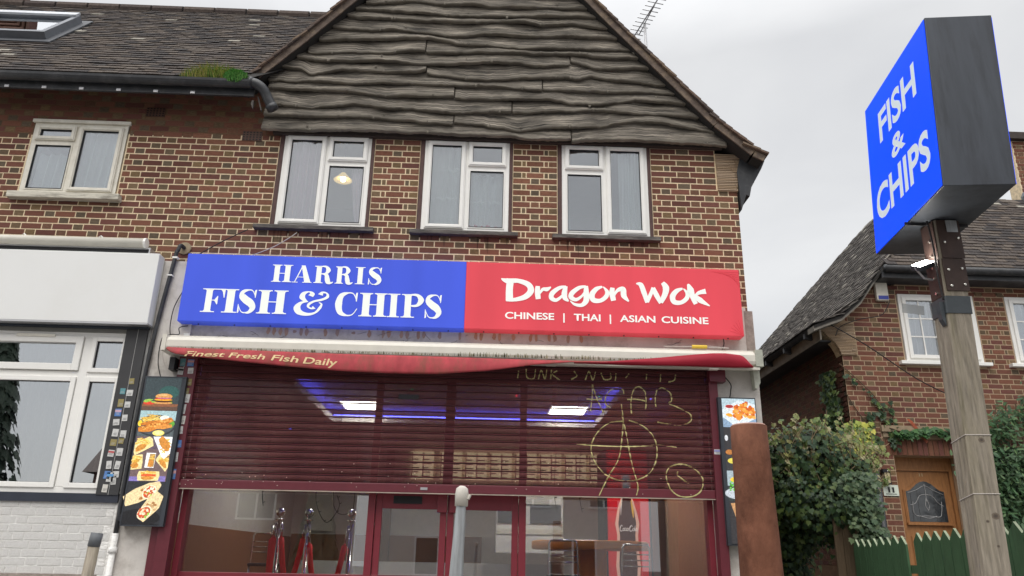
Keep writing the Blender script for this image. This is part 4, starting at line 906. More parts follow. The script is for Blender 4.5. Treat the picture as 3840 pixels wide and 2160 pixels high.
for s, a, b_, h0, h1 in (('Finest', -3.075, -2.68, .055, .055), ('Fresh', -2.63, -2.27, .055, .062), ('Fish', -2.2, -1.93, .062, .07), ('Daily', -1.875, -1.535, .092, .1)):
    if s == 'Daily':
        f0 = vmap(a, b_, h0, h1); me = textmesh(s, lambda u, v: f0(u, v - .22), bold=.015)
    else: me = textmesh(s, vmap(a, b_, h0, h1), bold=.015)
    me.materials.append(ml); o = bpy.data.objects.new('lettering', me); COL.objects.link(o); attach(o, aw)
# cables and yellow joint
cable('cable', [(-2.73, -.05, 5.06), (-3.0, -.05, 4.9), (-3.25, -.06, 4.72)], .006, M['wire'], 'black cable drooping from the left gable window sill to the blue sign')
cable('cable', [(-2.18, -.05, 5.04), (-2.28, -.06, 4.95), (-2.45, -.07, 4.83), (-2.72, -.08, 4.70)], .005, M['whitewire'], 'pale cable hanging from the left gable window sill to the blue sign')
cable('cable', [(-3.31, -.1, 4.3), (-3.37, -.12, 4.1), (-3.38, -.12, 3.9), (-3.36, -.12, 3.78)], .005, M['wire'], 'black cable down the left edge of the blue sign end')
cable('cable', [(-3.2, -.1, 3.9), (-3.28, -.12, 3.87), (-3.27, -.12, 3.8), (-3.35, -.13, 3.79), (-3.44, -.12, 3.75), (-3.44, -.12, 3.5), (-3.38, -.12, 3.32)], .005, M['wire'], 'black cable looping down the left pilaster to the menu box')
cable('cable', [(-3.42, -.12, 3.62), (-3.35, -.12, 3.44), (-3.2, -.12, 3.42), (-3.15, -.12, 3.47)], .004, M['whitewire'], 'thin grey cable loop under the awning left end')
cable('cable', [(2.55, -.16, 3.9), (2.56, -.14, 3.85), (2.54, -.13, 3.79)], .006, M['wire'], 'short black cable below the red sign right end')
cable('cable', [(1.9, -.15, 3.80), (2.15, -.18, 3.795), (2.4, -.16, 3.81), (2.6, -.15, 3.80), (2.5, -.18, 3.79), (2.3, -.15, 3.80)], .005, M['whitewire'], 'white cable coil lying on top of the awning right end')
cable('cable', [(2.5, -.12, 3.54), (2.6, -.12, 3.42), (2.6, -.12, 3.34), (2.58, -.12, 3.25)], .006, M['wire'], 'black cable feeding the right menu box')
b = MB(); b.tube([(2.2, -.17, 3.80), (2.36, -.17, 3.802)], .02, 8); setp(b.build('cable_joint', mat('yellow_joint', (.7, .5, .05), .5)), 'yellow cable joint on top of the awning right end', 'connector')

# ================================================================== ROLLER SHUTTER
sh = thing('roller_shutter', 'half lowered maroon perforated roller shutter with graffiti', 'shutter', (-.3, -.1, 2.2))
SX0, SX1 = -3.02, 2.36; SP = .0735; SY = -.10
prof = [(.006, 0), (-.004, .006), (-.012, .018), (-.0155, .034), (-.012, .05), (-.004, .061), (.004, .0655), (-.006, .0685), (.004, .0725)]
def sly(z):
    t = (z - 2.31) % SP; 
    for (a, b_) in zip(prof, prof[1:]):
        if t <= b_[1]: return SY + a[0] + (b_[0] - a[0]) * (t - a[1]) / max(1e-6, b_[1] - a[1])
    return SY
def slatmesh():
    mb = MB(); vs = []; k = len(prof)
    for x in (SX0, SX1):
        for (y, z) in prof: vs.append((x, y, z))
    mb.add(vs, [(j, j + k, j + 1 + k, j + 1) for j in range(k - 1)]); return mb.mesh('slat', M['shutter'], False)
sm = slatmesh()
M['groove'] = mat('shutter_groove', (.02, .006, .008), .7)
gm_ = MB(); gm_.box(SX0, SX1, -.011, .006, -.0045, .0005); gm_.mi = 1; gm_.box(SX0, SX1, -.0035, .008, -.0125, -.0046); lip = gm_.mesh('slat_joint', [M['maroon'], M['groove']])
for i in range(19):
    o = inst('slat', sm, Matrix.Translation((0, SY, 2.31 + i * SP)), sh)
    j = inst('slat_joint', lip, Matrix.Translation((0, 0, .0)), o)
b = MB(); b.box(SX0, SX1, SY - .022, SY + .012, 2.222, 2.306); b.build('bottom_bar', M['maroon'], sh, bevel=.004)
b = MB(); b.box(SX0, SX1, SY - .026, SY + .012, 2.212, 2.221); b.build('bottom_lip', mat('bare_lip', (.4, .33, .27), .5, noise=.3), sh)
b = MB()
for i in range(60): x = SX0 + rnd.random() ** 1.6 * 5.3; z = 2.25 + rnd.random() ** 2 * .3; b.box(x, x + .007, SY - .03, SY - .022, z, z + .006, (.6, .5, .42))
b.build('paint_speck', M['plain'], sh)
b = MB(); b.box(-.93 + .02, -.70, SY - .02, SY - .012, 3.165, 3.215, (.01, .01, .012)); b.build('letter_slot', M['black'], sh)
b = MB(); b.box(-.63, -.56, SY - .028, SY - .023, 2.25, 2.275); b.build('maker_plate', M['alu'], sh)
gl_ = MB(); gl_.box(-3.145, SX0, -.15, -.02, .12, 3.56); glo = gl_.build('guide_rail', M['maroon'], sh, bevel=.003)
b = MB(); b.box(-3.225, -3.147, -.12, -.02, .12, 3.56); b.build('guide_rail', M['maroon'], sh, bevel=.003)
b = MB(); b.box(SX1, 2.452, -.15, -.02, .12, 3.45); b.build('guide_rail', M['maroon'], sh, bevel=.003)
b = MB(); b.box(-3.22, -3.0, -.26, -.08, 3.3, 3.45) if False else None
b = MB(); b.box(2.36, 2.53, -.2, -.02, 3.42, 3.55); b.build('shutter_housing', M['maroon'], sh)
b = MB(); b.box(-3.29, -3.235, -.2, -.09, 3.40, 3.53); b.build('support_bracket', M['black'], sh)
b = MB(); b.box(-3.2, 2.4, -.09, .05, 3.56, 3.72); b.build('shutter_box', M['maroon'], sh)
# graffiti strokes follow the slats
def graff(parent, pts, wd):
    c = spline([(p[0], 0, p[1]) for p in pts], 14); mb = MB(); vs = []
    f = []
    for a, b_ in zip(c, c[1:]):
        for k in range(4): f.append(a + (b_ - a) * k / 4)
    f.append(c[-1])
    for i, p in enumerate(f):
        a = f[max(i - 1, 0)]; b_ = f[min(i + 1, len(f) - 1)]; t = (b_ - a).normalized(); wv = wd * (.8 + .3 * vnoise(i * .13, len(pts)))
        for s in (1, -1):
            x, z = p.x - t.z * wv / 2 * s, p.z + t.x * wv / 2 * s; vs.append((x, (sly(z) if z > 2.31 else SY - .023) - .0035, z))
    mb.add(vs, [(2 * i, 2 * i + 1, 2 * i + 3, 2 * i + 2) for i in range(len(f) - 1)]); return mb.build('graffiti', M['spray'], parent)
sprayf = M['spray']
G = [[(1.124, 3.37), (1.12, 3.25), (1.10, 3.09)], [(1.124, 3.37), (1.17, 3.22), (1.235, 3.076)], [(1.06, 3.215), (1.14, 3.21), (1.22, 3.22)],
     [(1.456, 3.28), (1.44, 3.33), (1.34, 3.33), (1.27, 3.26), (1.26, 3.17), (1.31, 3.13)], [(1.53, 3.07), (1.53, 3.2), (1.56, 3.32), (1.62, 3.36), (1.68, 3.31), (1.69, 3.2), (1.68, 3.12)], [(1.49, 3.22), (1.58, 3.225), (1.68, 3.21)],
     [(1.79, 3.15), (1.79, 3.25), (1.81, 3.33)], [(1.80, 3.32), (1.87, 3.355), (1.95, 3.30), (1.96, 3.22), (1.93, 3.19), (2.02, 3.15), (2.14, 3.09), (2.16, 3.02), (2.08, 2.97), (1.93, 2.97), (1.8, 2.99)],
     [(1.425, 3.17), (1.44, 3.0), (1.42, 2.8), (1.38, 2.6), (1.27, 2.42), (1.17, 2.23)], [(1.43, 3.05), (1.47, 2.85), (1.50, 2.65), (1.53, 2.5), (1.57, 2.34), (1.55, 2.24)],
     [(.95, 2.745), (1.2, 2.73), (1.5, 2.73), (1.8, 2.75), (1.99, 2.735)],
     [(1.44, 2.99), (1.3, 2.97), (1.17, 2.87), (1.10, 2.72), (1.13, 2.58), (1.22, 2.46), (1.33, 2.40), (1.45, 2.38), (1.58, 2.4), (1.7, 2.47), (1.77, 2.6), (1.78, 2.75), (1.73, 2.87), (1.62, 2.96), (1.5, 3.0)],
     [(1.865, 2.42), (1.88, 2.5), (1.95, 2.55), (2.06, 2.56), (2.17, 2.51), (2.24, 2.42), (2.22, 2.31), (2.13, 2.245), (2.0, 2.24), (1.91, 2.3), (1.865, 2.42)], [(1.985, 2.49), (1.985, 2.45), (2.02, 2.42), (2.07, 2.385), (2.1, 2.375)],
     [(.33, 3.42), (.34, 3.5)], [(.42, 3.52), (.43, 3.43), (.5, 3.42), (.52, 3.52)], [(.55, 3.41), (.58, 3.51), (.62, 3.42), (.64, 3.52)], [(.68, 3.42), (.69, 3.52)], [(.75, 3.51), (.70, 3.47), (.78, 3.41)], [(.93, 3.51), (.96, 3.46), (.9, 3.42)],
     [(1.05, 3.42), (1.09, 3.51), (1.13, 3.42), (1.16, 3.51)], [(1.22, 3.5), (1.25, 3.43), (1.32, 3.44), (1.32, 3.5)], [(1.37, 3.42), (1.38, 3.5)], [(1.48, 3.45), (1.52, 3.5)], [(1.7, 3.44), (1.71, 3.5)], [(1.85, 3.42), (1.86, 3.5)], [(2.02, 3.5), (2.0, 3.44), (1.94, 3.42)]]
for g_ in G: graff(sh, g_, .0145)
# stickers
stk_cols = [(.62, .62, .6), (.5, .5, .48), (.3, .25, .1), (.1, .22, .5), (.12, .3, .33), (.62, .6, .55), (.5, .42, .42)]
def sticker(parent, cx, cz, w_, h_, y, c, band=None, tilt=0.0):
    m4 = Matrix.Translation((cx, y, cz)) @ Matrix.Rotation(tilt, 4, 'Y'); b = MB(); b.boxm(m4, w_, .0016, h_, c)
    if band:
        m5 = m4 @ Matrix.Translation((0, -.0012, h_ * .2)); b.boxm(m5, w_ * .96, .001, h_ * .3, band)
    for k in range(3): b.boxm(m4 @ Matrix.Translation((rnd.uniform(-.1, .1) * w_, -.0011, -h_ * (.05 + .12 * k))), w_ * rnd.uniform(.45, .8), .001, h_ * .035, (.12, .12, .13) if c[0] > .3 else (.5, .5, .5))
    return b.build('sticker', M['sticker'], parent)
q = random.Random(4)
for k, (z, c, bnd) in enumerate([(3.33, 0, None), (3.18, 1, None), (3.03, 4, None), (2.93, 0, (.02, .02, .02)), (2.68, 2, None), (2.56, 6, None), (2.50, 0, None), (2.41, 0, (.15, .25, .5)), (2.27, 6, None), (2.13, 0, (.2, .25, .4)), (2.06, 1, None), (1.95, 6, None), (1.66, 5, None)]):
    zz = 2.0 + (z - 1.66) * .93 + .1; xx = -3.185 + q.uniform(-.008, .008)
    sticker(sh, xx, zz + .12, q.uniform(.055, .07), q.uniform(.07, .095), -.1225, stk_cols[c], bnd, q.uniform(-.05, .05))
for k, (z, c, bnd) in enumerate([(3.26, 2, None), (3.17, 1, None), (3.02, 3, (.6, .3, .3)), (2.93, 0, None), (2.80, 2, None), (2.70, 2, None), (2.62, 0, None), (2.5, 0, None), (2.38, 5, None), (2.27, 0, None), (2.12, 3, None), (1.98, 0, None), (1.80, 3, (.7, .4, .4))]):
    zz = 2.0 + (z - 1.66) * .93 + .1; sticker(sh, -3.085 + q.uniform(-.01, .01), zz + .12, q.uniform(.055, .07), q.uniform(.06, .1), -.1525, stk_cols[c], bnd, q.uniform(-.08, .08))
sticker(sh, 2.405, 2.69, .075, .05, -.1525, (.6, .6, .58), (.25, .25, .6))
kb = thing('key_switch_box', 'small white key switch box by the left shutter guide', 'switch', (-3.22, -.15, 2.98))
b = MB(); b.box(-3.285, -3.195, -.19, -.10, 2.935, 3.03); b.build('box', M['upvc'], kb, bevel=.006)
b = MB(); b.tube([(-3.24, -.19, 2.985), (-3.24, -.197, 2.985)], .013, 12, (.25, .22, .15)); b.box(-3.243, -3.237, -.199, -.197, 2.965, 2.985, (.05, .05, .05)); b.box(-3.27, -3.262, -.193, -.189, 2.985, 2.993, (.05, .05, .05)); b.box(-3.218, -3.21, -.193, -.189, 2.985, 2.993, (.05, .05, .05)); b.build('key_barrel', M['plain'], kb)
for k, (z, c, bnd) in enumerate([(3.30, 2, None), (3.16, 4, None), (3.14, 0, None), (3.0, 2, None), (2.98, 0, None), (2.87, 3, (.6, .4, .5)), (2.8, 0, None), (2.74, 0, None), (2.58, 0, None), (2.6, 0, None), (2.5, 2, None), (2.47, 2, None), (2.35, 0, None), (2.33, 0, (.5, .1, .1)), (2.18, 0, None), (2.18, 0, None), (2.06, 0, None), (2.05, 3, None), (1.98, 1, None), (1.88, 5, None)]):
    zz = 3.28 - (3.3 - z) * .76; xx = -3.665 if k % 2 == 0 else -3.745
    sticker(pno, xx + q.uniform(-.008, .008), zz, q.uniform(.05, .065), q.uniform(.06, .08), -.1275, stk_cols[c], bnd, q.uniform(-.1, .1))
sticker(pno, -3.71, 2.31, .065, .09, -.1275, (.62, .62, .6), (.1, .3, .6))

# ================================================================== SHOPFRONT
sf = thing('shopfront', 'maroon glazed shopfront with double doors below the half open shutter', 'shopfront', (-.3, .1, .1))
GY = .08
fr = MB()
fr.box(-3.02, 2.36, GY - .03, GY + .05, 1.34, 1.44); fr.box(-3.02, -2.96, .0, GY + .05, .1, 3.5); fr.box(2.30, 2.36, .0, GY + .05, .1, 3.5)
fr.box(-1.163, -1.09, GY - .04, GY + .05, .1, 3.5); fr.box(.37, .443, GY - .04, GY + .05, .1, 3.5); fr.box(-3.02, 2.36, GY - .03, GY + .05, 3.4, 3.56)
fr.box(-1.09, .37, GY - .035, GY + .05, 2.24, 2.32); fr.box(-.42, -.32, GY - .03, GY + .05, 2.32, 3.4)
fr.build('window_frame', M['maroon_red'], sf, bevel=.004)
for (a, b_, hx) in ((-1.085, -.367, 1), (-.357, .365, -1)):
    dr = MB(); dr.box(a, a + .065, GY - .02, GY + .03, .15, 2.23); dr.box(b_ - .065, b_, GY - .02, GY + .03, .15, 2.23); dr.box(a + .065, b_ - .065, GY - .02, GY + .03, 2.075, 2.23); dr.box(a + .065, b_ - .065, GY - .02, GY + .03, .15, .4)
    do = dr.build('door', M['maroon_red'], sf, bevel=.004)
    q_ = MB(); q_.box(a + .065, b_ - .065, GY + .0, GY + .006, .4, 2.075); q_.build('pane', M['shopglass'], do)
    cx = b_ - .075 if hx > 0 else a + .02
    q_ = MB(); q_.box(cx - .02, cx + .1 - .02, GY - .06, GY - .021, 2.045, 2.25) if hx > 0 else q_.box(cx, cx + .1, GY - .06, GY - .021, 2.045, 2.25); q_.build('closer_cover', M['maroon_red'], do, bevel=.004)
q_ = MB(); q_.box(-.91, -.62, GY - .03, GY - .021, 2.125, 2.2); q_.build('letter_slot', M['black'], sf)
for (a, b_) in ((-2.96, -1.163), (.443, 2.30)):
    q_ = MB(); q_.box(a, b_, GY, GY + .006, 1.44, 3.4); q_.build('pane', M['shopglass'], sf)
for (a, b_) in ((-1.09, -.42), (-.32, .37)):
    q_ = MB(); q_.box(a, b_, GY, GY + .006, 2.32, 3.4); q_.build('pane', M['shopglass'], sf)
b = MB(); b.box(-3.02, -1.163, .02, .12, .1, 1.34); b.box(.443, 2.36, .02, .12, .1, 1.34); b.build('stall_riser', M['maroon_red'], sf)
# shop interior shell
si = thing('shop_interior', 'shop room behind the glass with pale walls and recessed ceiling', 'room', (-.3, 3, .1))
b = MB(); b.box(-3.2, 2.6, 5.2, 5.25, .1, 3.6, (.6, .57, .52)); b.box(-3.17, -3.12, .15, 5.2, 1.9, 3.6, (.58, .56, .52)); b.box(-3.17, -3.11, .15, 5.2, .1, 1.9, (.22, .1, .05)); b.box(2.5, 2.55, .15, 5.2, .1, 3.6, (.4, .24, .16)); b.box(-3.1, .0, 5.17, 5.199, .1, 1.95, (.24, .11, .05)); b.box(-2.1, -2.06, 5.1, 5.16, .1, 3.2, (.6, .58, .54)); b.box(-1.62, -1.5, 5.0, 5.16, .1, 3.3, (.16, .08, .04)); b.box(-2.9, -2.45, 5.13, 5.16, 2.0, 2.7, (.7, .68, .6)); b.build('inner_wall', M['plain'], si)
b = MB(); b.box(-3.12, 2.5, .15, 5.2, 3.52, 3.55, (.6, .58, .56)); b.build('ceiling', M['plain'], si)
b = MB(); b.box(-3.12, 2.5, .15, 5.2, .1, .13, (.2, .17, .15)); b.build('floor', M['plain'], si)
b = MB(); b.box(-3.12, -2.07, .15, 5.2, 3.34, 3.42, (.5, .48, .46)); b.box(1.5, 2.5, .15, 5.2, 3.34, 3.42, (.5, .48, .46)); b.box(-2.07, 1.5, 2.46, 5.2, 3.34, 3.42, (.5, .48, .46)); b.build('dropped_soffit', M['plain'], si)
led = emat('blue_led', (.1, .11, 1), 18)
b = MB(); b.box(-2.07, 1.5, 2.49, 2.51, 3.425, 3.44); b.box(-2.12, -2.10, .3, 2.48, 3.425, 3.44); b.box(1.53, 1.55, .3, 2.48, 3.425, 3.44); b.build('led_strip', led, si)
for nm, (x0_, x1_) in (('lit ceiling panel left of the door line behind the shutter', (-1.88, -1.42)), ('lit ceiling panel right behind the shutter graffiti', (.87, 1.33))):
    cl = thing('ceiling_light', nm, 'ceiling light', ((x0_ + x1_) / 2, 1.7, 3.45), 'ceiling panels in the shop')
    q_ = MB(); q_.ring(x0_, x1_, 0, 0, 0, 0, 0) if False else q_.box(x0_ - .03, x1_ + .03, 1.82, 2.40, 3.50, 3.519); q_.build('panel_frame', M['upvc'], cl)
    q_ = MB(); q_.box(x0_, x1_, 1.85, 2.37, 3.492, 3.499); q_.build('diffuser', emat('panel_glow', (1, .97, .85), 26), cl)
# menu boards on the back wall
pr_ = M['print']
bx = -1.2
mr_ = random.Random(3)
for i in range(8):
    x0_ = -1.22 + i * .42 + (.06 if i else 0); 
    mbd = thing('menu_board', ['first', 'second', 'third', 'fourth', 'fifth', 'sixth', 'seventh', 'eighth'][i] + ' menu board from the left on the back wall behind the shutter', 'menu board', (x0_ + .2, 5.15, 3.0), 'menu boards on the back wall')
    q_ = MB(); q_.box(x0_, x0_ + .37, 5.14, 5.17, 2.86, 3.31, (.62, .56, .42)); q_.build('board', emat('lit_menu_cream', (.8, .66, .4), 1.1), mbd)
    q_ = MB()
    for k in range(6):
        for s in (0, .19): q_.box(x0_ + .02 + s, x0_ + .1 + s + mr_.uniform(0, .06), 5.137, 5.139, 2.89 + k * .07, 2.91 + k * .07, (.35, .3, .22))
    for s in (.0, .185): q_.box(x0_ + s + .005, x0_ + s + .025, 5.136, 5.139, 2.87, 3.3, (.5, .04, .03))
    q_.build('menu_text', M['plain'], mbd)
b = MB(); b.box(-2.6, 2.4, 3.6, 3.9, .13, 1.55, (.4, .4, .38)); b.build('counter', M['plain'], si)
b = MB(); b.box(.2, 1.15, 3.3, 3.8, 1.7, 2.6, (.7, .7, .66)); b.box(.22, 1.13, 3.285, 3.299, 1.95, 2.02, (.66, .64, .55)); b.box(.22, .62, 3.28, 3.299, 2.1, 2.35, (.06, .06, .06)); b.box(.68, 1.12, 3.28, 3.299, 2.1, 2.35, (.07, .07, .08)); b.box(.22, 1.13, 3.275, 3.284, 2.36, 2.46, (.62, .62, .58)); b.build('extraction_hood', M['plain'], si)
# drinks fridge with cola bottle
M['litplain'] = mat('backlit_print', (0, 0, 0), .4, attr=True, noise=.05, emit=.28)
fg = thing('drinks_fridge', 'red drinks fridge with a cola bottle picture inside the right window', 'fridge', (1.7, 1.3, .13))
b = MB(); b.box(1.35, 1.98, 1.05, 1.7, .13, 2.75, (.55, .01, .02)); b.build('cabinet', M['litplain'], fg, bevel=.01)
b = MB(); b.box(1.31, 1.349, 1.04, 1.7, .13, 2.75, (.03, .03, .035)); b.box(1.981, 2.01, 1.04, 1.7, .13, 2.75, (.03, .03, .035)); b.build('side_trim', M['plain'], fg)
b = MB(); tf = lambda x, z: (x, z)
bot = lambda s: [(1.645 - .055 * s, 2.45), (1.645 - .05 * s, 2.25), (1.645 - .07 * s, 2.16), (1.645 - .11 * s, 2.02), (1.645 - .135 * s, 1.88), (1.645 - .115 * s, 1.75), (1.645 - .12 * s, 1.6), (1.645 - .135 * s, 1.4), (1.645 - .12 * s, 1.25)]
def sym(s): l = bot(s); return l + [(3.29 - x, z) for x, z in l[::-1]]
poly(b, sym(1.35)[::-1], tf, 1.046, (.75, .45, .35)); poly(b, sym(1)[::-1], tf, 1.044, (.05, .012, .012)); poly(b, [(1.60, 2.25), (1.69, 2.25), (1.695, 2.45), (1.595, 2.45)], tf, 1.042, (.2, .42, .5))
ribbon(b, [(1.71, 2.15), (1.73, 2.05), (1.74, 1.95)], [.012, .03, .01], tf, 1.041, 5, (.7, .4, .02)); ribbon(b, [(1.58, 2.18), (1.56, 2.08), (1.55, 1.98)], [.008, .02, .006], tf, 1.041, 5, (.6, .55, .5))
b.build('bottle_picture', M['litplain'], fg)
b = MB()      # flowing script: Coca-Cola
def scr(x, k): return lambda a, z: (x + a * k, 1.80 + z * k * 1.1)
X = 1.525
C_ = [([(.9, .75), (.6, 1), (.2, .6), (.15, .1), (.5, -.1), (.9, .2)], [.08, .12, .22, .2, .14, .05])]
o_ = [([(.45, .5), (.15, .4), (.1, .1), (.35, -.02), (.55, .25), (.4, .5)], [.08, .14, .14, .1, .12, .06])]
for ch_, off in (('C', 0), ('o', .9), ('c', 1.4), ('a', 1.9), ('-', 2.5), ('C', 2.8), ('o', 3.7), ('l', 4.25), ('a', 4.5)):
    t_ = scr(X + off * .052, .055)
    if ch_ == 'C': st_ = C_
    elif ch_ in 'oa': st_ = o_ + ([([(.55, .5), (.5, .1), (.7, .0)], [.12, .12, .04])] if ch_ == 'a' else [])
    elif ch_ == 'c': st_ = [([(.5, .42), (.3, .52), (.1, .25), (.25, 0), (.55, .1)], [.06, .1, .15, .12, .05])]
    elif ch_ == '-': st_ = [([(0, .3), (.2, .33)], [.12, .12])]
    else: st_ = [([(.1, .0), (.2, .6), (.3, 1.0), (.15, .5), (.15, .0), (.35, .05)], [.06, .1, .06, .12, .12, .05])]
    for s_ in st_: ribbon(b, s_[0], s_[1], t_, 1.038, 5, (.75, .72, .7))
b.build('script_lettering', M['litplain'], fg)
for ch_ in fg.children:
    for v in ch_.data.vertices: v.co = Vector(((v.co.x - 1.645) * .9 + 1.95, v.co.y + 1.6, .13 + (v.co.z - .13) * 1.12))
# stanchions with velvet rope
def stanchion(x, y, label):
    t = thing('rope_post', label, 'rope post', (x, y, .13), 'rope posts in the left shop window')
    b = MB(); b.lathe([(.16, 0), (.16, .015), (.03, .04), (.027, .05)], (x, y, .13), 20); b.build('base', M['steel'], t, True)
    b = MB(); b.tube([(x, y, .17), (x, y, 1.98)], .024, 14); b.build('pole', M['steel'], t, True)
    b = MB(); b.lathe([(.024, 0), (.05, .003), (.05, .012), (.02, .016), (.016, .035), (.03, .045), (.045, .06), (.053, .085), (.045, .11), (.03, .126), (.008, .133)], (x, y, 1.98), 18); b.build('ball_finial', M['steel'], t, True)
    return t
PS = [(-2.27, 1.0), (-1.96, 1.05), (-1.47, 1.0)]
for (x, y), l in zip(PS, ('leftmost steel rope post with ball top in the left shop window', 'middle steel rope post with ball top in the left shop window', 'rightmost steel rope post with ball top beside the shop door')): stanchion(x, y, l)
def ropet(p, q_, sag, label, one=False):
    t = thing('barrier_rope', label, 'rope', (p[0], p[1], 1.85), 'red barrier ropes'); pts = []
    for k in range(17):
        u = k / 16; a = Vector(p) * (1 - u) + Vector(q_) * u; a.z -= sag * (4 * u * (1 - u)) ** .95; pts.append(a)
    b = MB(); b.tube(pts[1:-1], .03, 10); b.build('rope', M['rope'], t, True)
    b = MB(); b.tube([pts[0], pts[1]], .017, 8); b.tube([pts[-2], pts[-1]], .017, 8); b.build('rope_end', M['steel'], t, True)
ropet((-2.24, .96, 1.95), (-1.97, .98, 1.94), .62, 'red rope hanging between the left and middle posts')
ropet((-1.94, .98, 1.94), (-1.49, .96, 1.93), .85, 'red rope hanging between the middle and right posts')
ropet((-2.31, .98, 1.95), (-2.42, 1.3, 1.93), .62, 'dull red rope hanging behind the left post')
# chairs
def chair(x, y, rz, label, zs=1.0, seat=1.5):
    t = thing('metal_chair', label, 'chair', (x, y, .13), 'metal chairs in the shop window'); R_ = Matrix.Translation((x, y, 0)) @ Matrix.Rotation(rz, 4, 'Z')
    P = lambda a, b_, c: R_ @ Vector((a, b_, c))
    b = MB(); top = seat + .36
    for s in (-1, 1): b.tube([P(s * .19, .17, seat - .9), P(s * .16, .16, seat), P(s * .15, .2, top - .03), P(s * .13, .2, top)], .011, 8)
    b.tube([P(-.13, .2, top), P(.13, .2, top)], .012, 8); b.build('back_frame', M['steel'], t, True)
    b = MB()
    for k in range(3): b.tube([P(-.15, .19, top - .1 - k * .06), P(.15, .19, top - .1 - k * .06)], .008, 6)
    b.build('back_rung', M['steel'], t, True)
    b = MB(); b.boxm(R_ @ Matrix.Translation((0, 0, seat)), .36, .36, .035); b.build('seat', M['black'], t, bevel=.01)
    for s in (-1, 1):
        b = MB(); b.tube([P(s * .16, -.16, seat), P(s * .2, -.2, seat - 1.0)], .011, 8); b.build('leg', M['steel'], t, True)
    return t
chair(-2.58, 1.7, .25, 'metal bar chair left of the rope posts', seat=1.5)
chair(.9, .75, 3.0, 'chrome backed bar chair at the round table in the right window', seat=1.45)
chair(1.62, .72, 3.3, 'dark bar chair in front of the red drinks fridge', seat=1.42)
tb = thing('bar_table', 'round orange wood bar table inside the right shop window', 'table', (1.2, 1.7, .13))
b = MB(); b.lathe([(.68, 0), (.7, .012), (.7, .085), (.68, .1)], (1.3, 1.6, 1.73), 40); b.build('tabletop', M['orange'], tb, True)
b = MB(); b.lathe([(.2, 0), (.2, 1.59)], (1.3, 1.6, .14), 20); b.build('pedestal', M['orange'], tb, True)
# fairy light strings on the glass
for k, (x, lab) in enumerate(((-1.72, 'looping fairy light wire on the glass above the right rope post'), (.74, 'fairy light wire hanging left of the fridge'), (1.0, 'fairy light wire hanging beside the fridge'), (-2.27, 'thin fairy light wire above the left rope post'))):
    t = thing('fairy_lights', lab, 'fairy lights', (x, .14, 2.2), 'fairy light wires'); b = MB()
    pts = [(x, .13, 3.35), (x + .02, .13, 2.8), (x, .13, 2.3), (x + .03, .13, 2.08)] + ([(x + .14, .13, 1.93), (x + .25, .13, 2.08), (x + .22, .13, 2.2)] if k == 0 else [])
    if k == 0: pts2 = [(x + .2, .13, 3.35), (x + .18, .13, 2.3), (x + .22, .13, 2.05), (x + .34, .13, 2.02), (x + .4, .13, 2.15), (x + .37, .13, 3.3)]; b.tube(spline(pts2, 6), .0035, 5)
    c = spline(pts, 8); b.tube(c, .0035, 5)
    for i in range(2, len(c), 4): b.tube([c[i], c[i] + Vector((.022 * (1 if i % 8 else -1), -.005, .008))], .004, 5)
    b.build('wire', M['wire'], t)
mr_ = random.Random(9)
for (x, z, c, nm) in ((-2.05, 2.86, (.08, .12, 1), 'tiny blue'), (.0 - .8, 3.31, (.02, .6, .2), 'tiny green'), (.33, 3.28, (.9, .05, .08), 'tiny red'), (1.23, 3.30, (.05, .8, .2), 'tiny green'), (1.79, 3.28, (.2, .15, 1), 'tiny blue violet')):
    b = MB(); b.lathe([(.004, -.012), (.012, 0), (.004, .012)], (x, .12, z), 8); setp(b.build('fairy_bulb', emat('bulb_' + nm.replace(' ', '_'), c, 4), None, True), nm + ' lit bulb behind the shutter at ' + {-2.05: 'the left part', -.8: 'the middle top', .33: 'the centre right top', 1.23: 'the graffiti top', 1.79: 'the far right top'}[x], 'bulb', 'tiny lit bulbs behind the shutter')

# ================================================================== MENU LIGHT BOXES
def disc(mb, tf, cx, cz, rx, rz, col, y, rot=0, n=18, jag=0, q_=rnd):
    pts = []
    for k in range(n):
        a = 2 * math.pi * k / n; r_ = 1 + q_.uniform(-jag, jag); x = rx * math.cos(a) * r_; z = rz * math.sin(a) * r_
        pts.append((cx + x * math.cos(rot) - z * math.sin(rot), cz + x * math.sin(rot) + z * math.cos(rot)))
    poly(mb, pts, tf, y, col)
def chips(mb, tf, cx, cz, rx, rz, n, y, q_, s=1.0):
    for k in range(n):
        a = q_.uniform(0, 6.28); r_ = math.sqrt(q_.random()); x = cx + rx * r_ * math.cos(a); z = cz + rz * r_ * math.sin(a); t = q_.uniform(-.9, .9); l = .09 * s
        ribbon(mb, [(x - l * math.cos(t), z - l * .6 * math.sin(t)), (x + l * math.cos(t), z + l * .6 * math.sin(t))], [.03 * s, .03 * s], tf, y - k * .00003, 1, q_.choice([(.8, .55, .12), (.75, .45, .08), (.85, .65, .2), (.6, .33, .05)]))
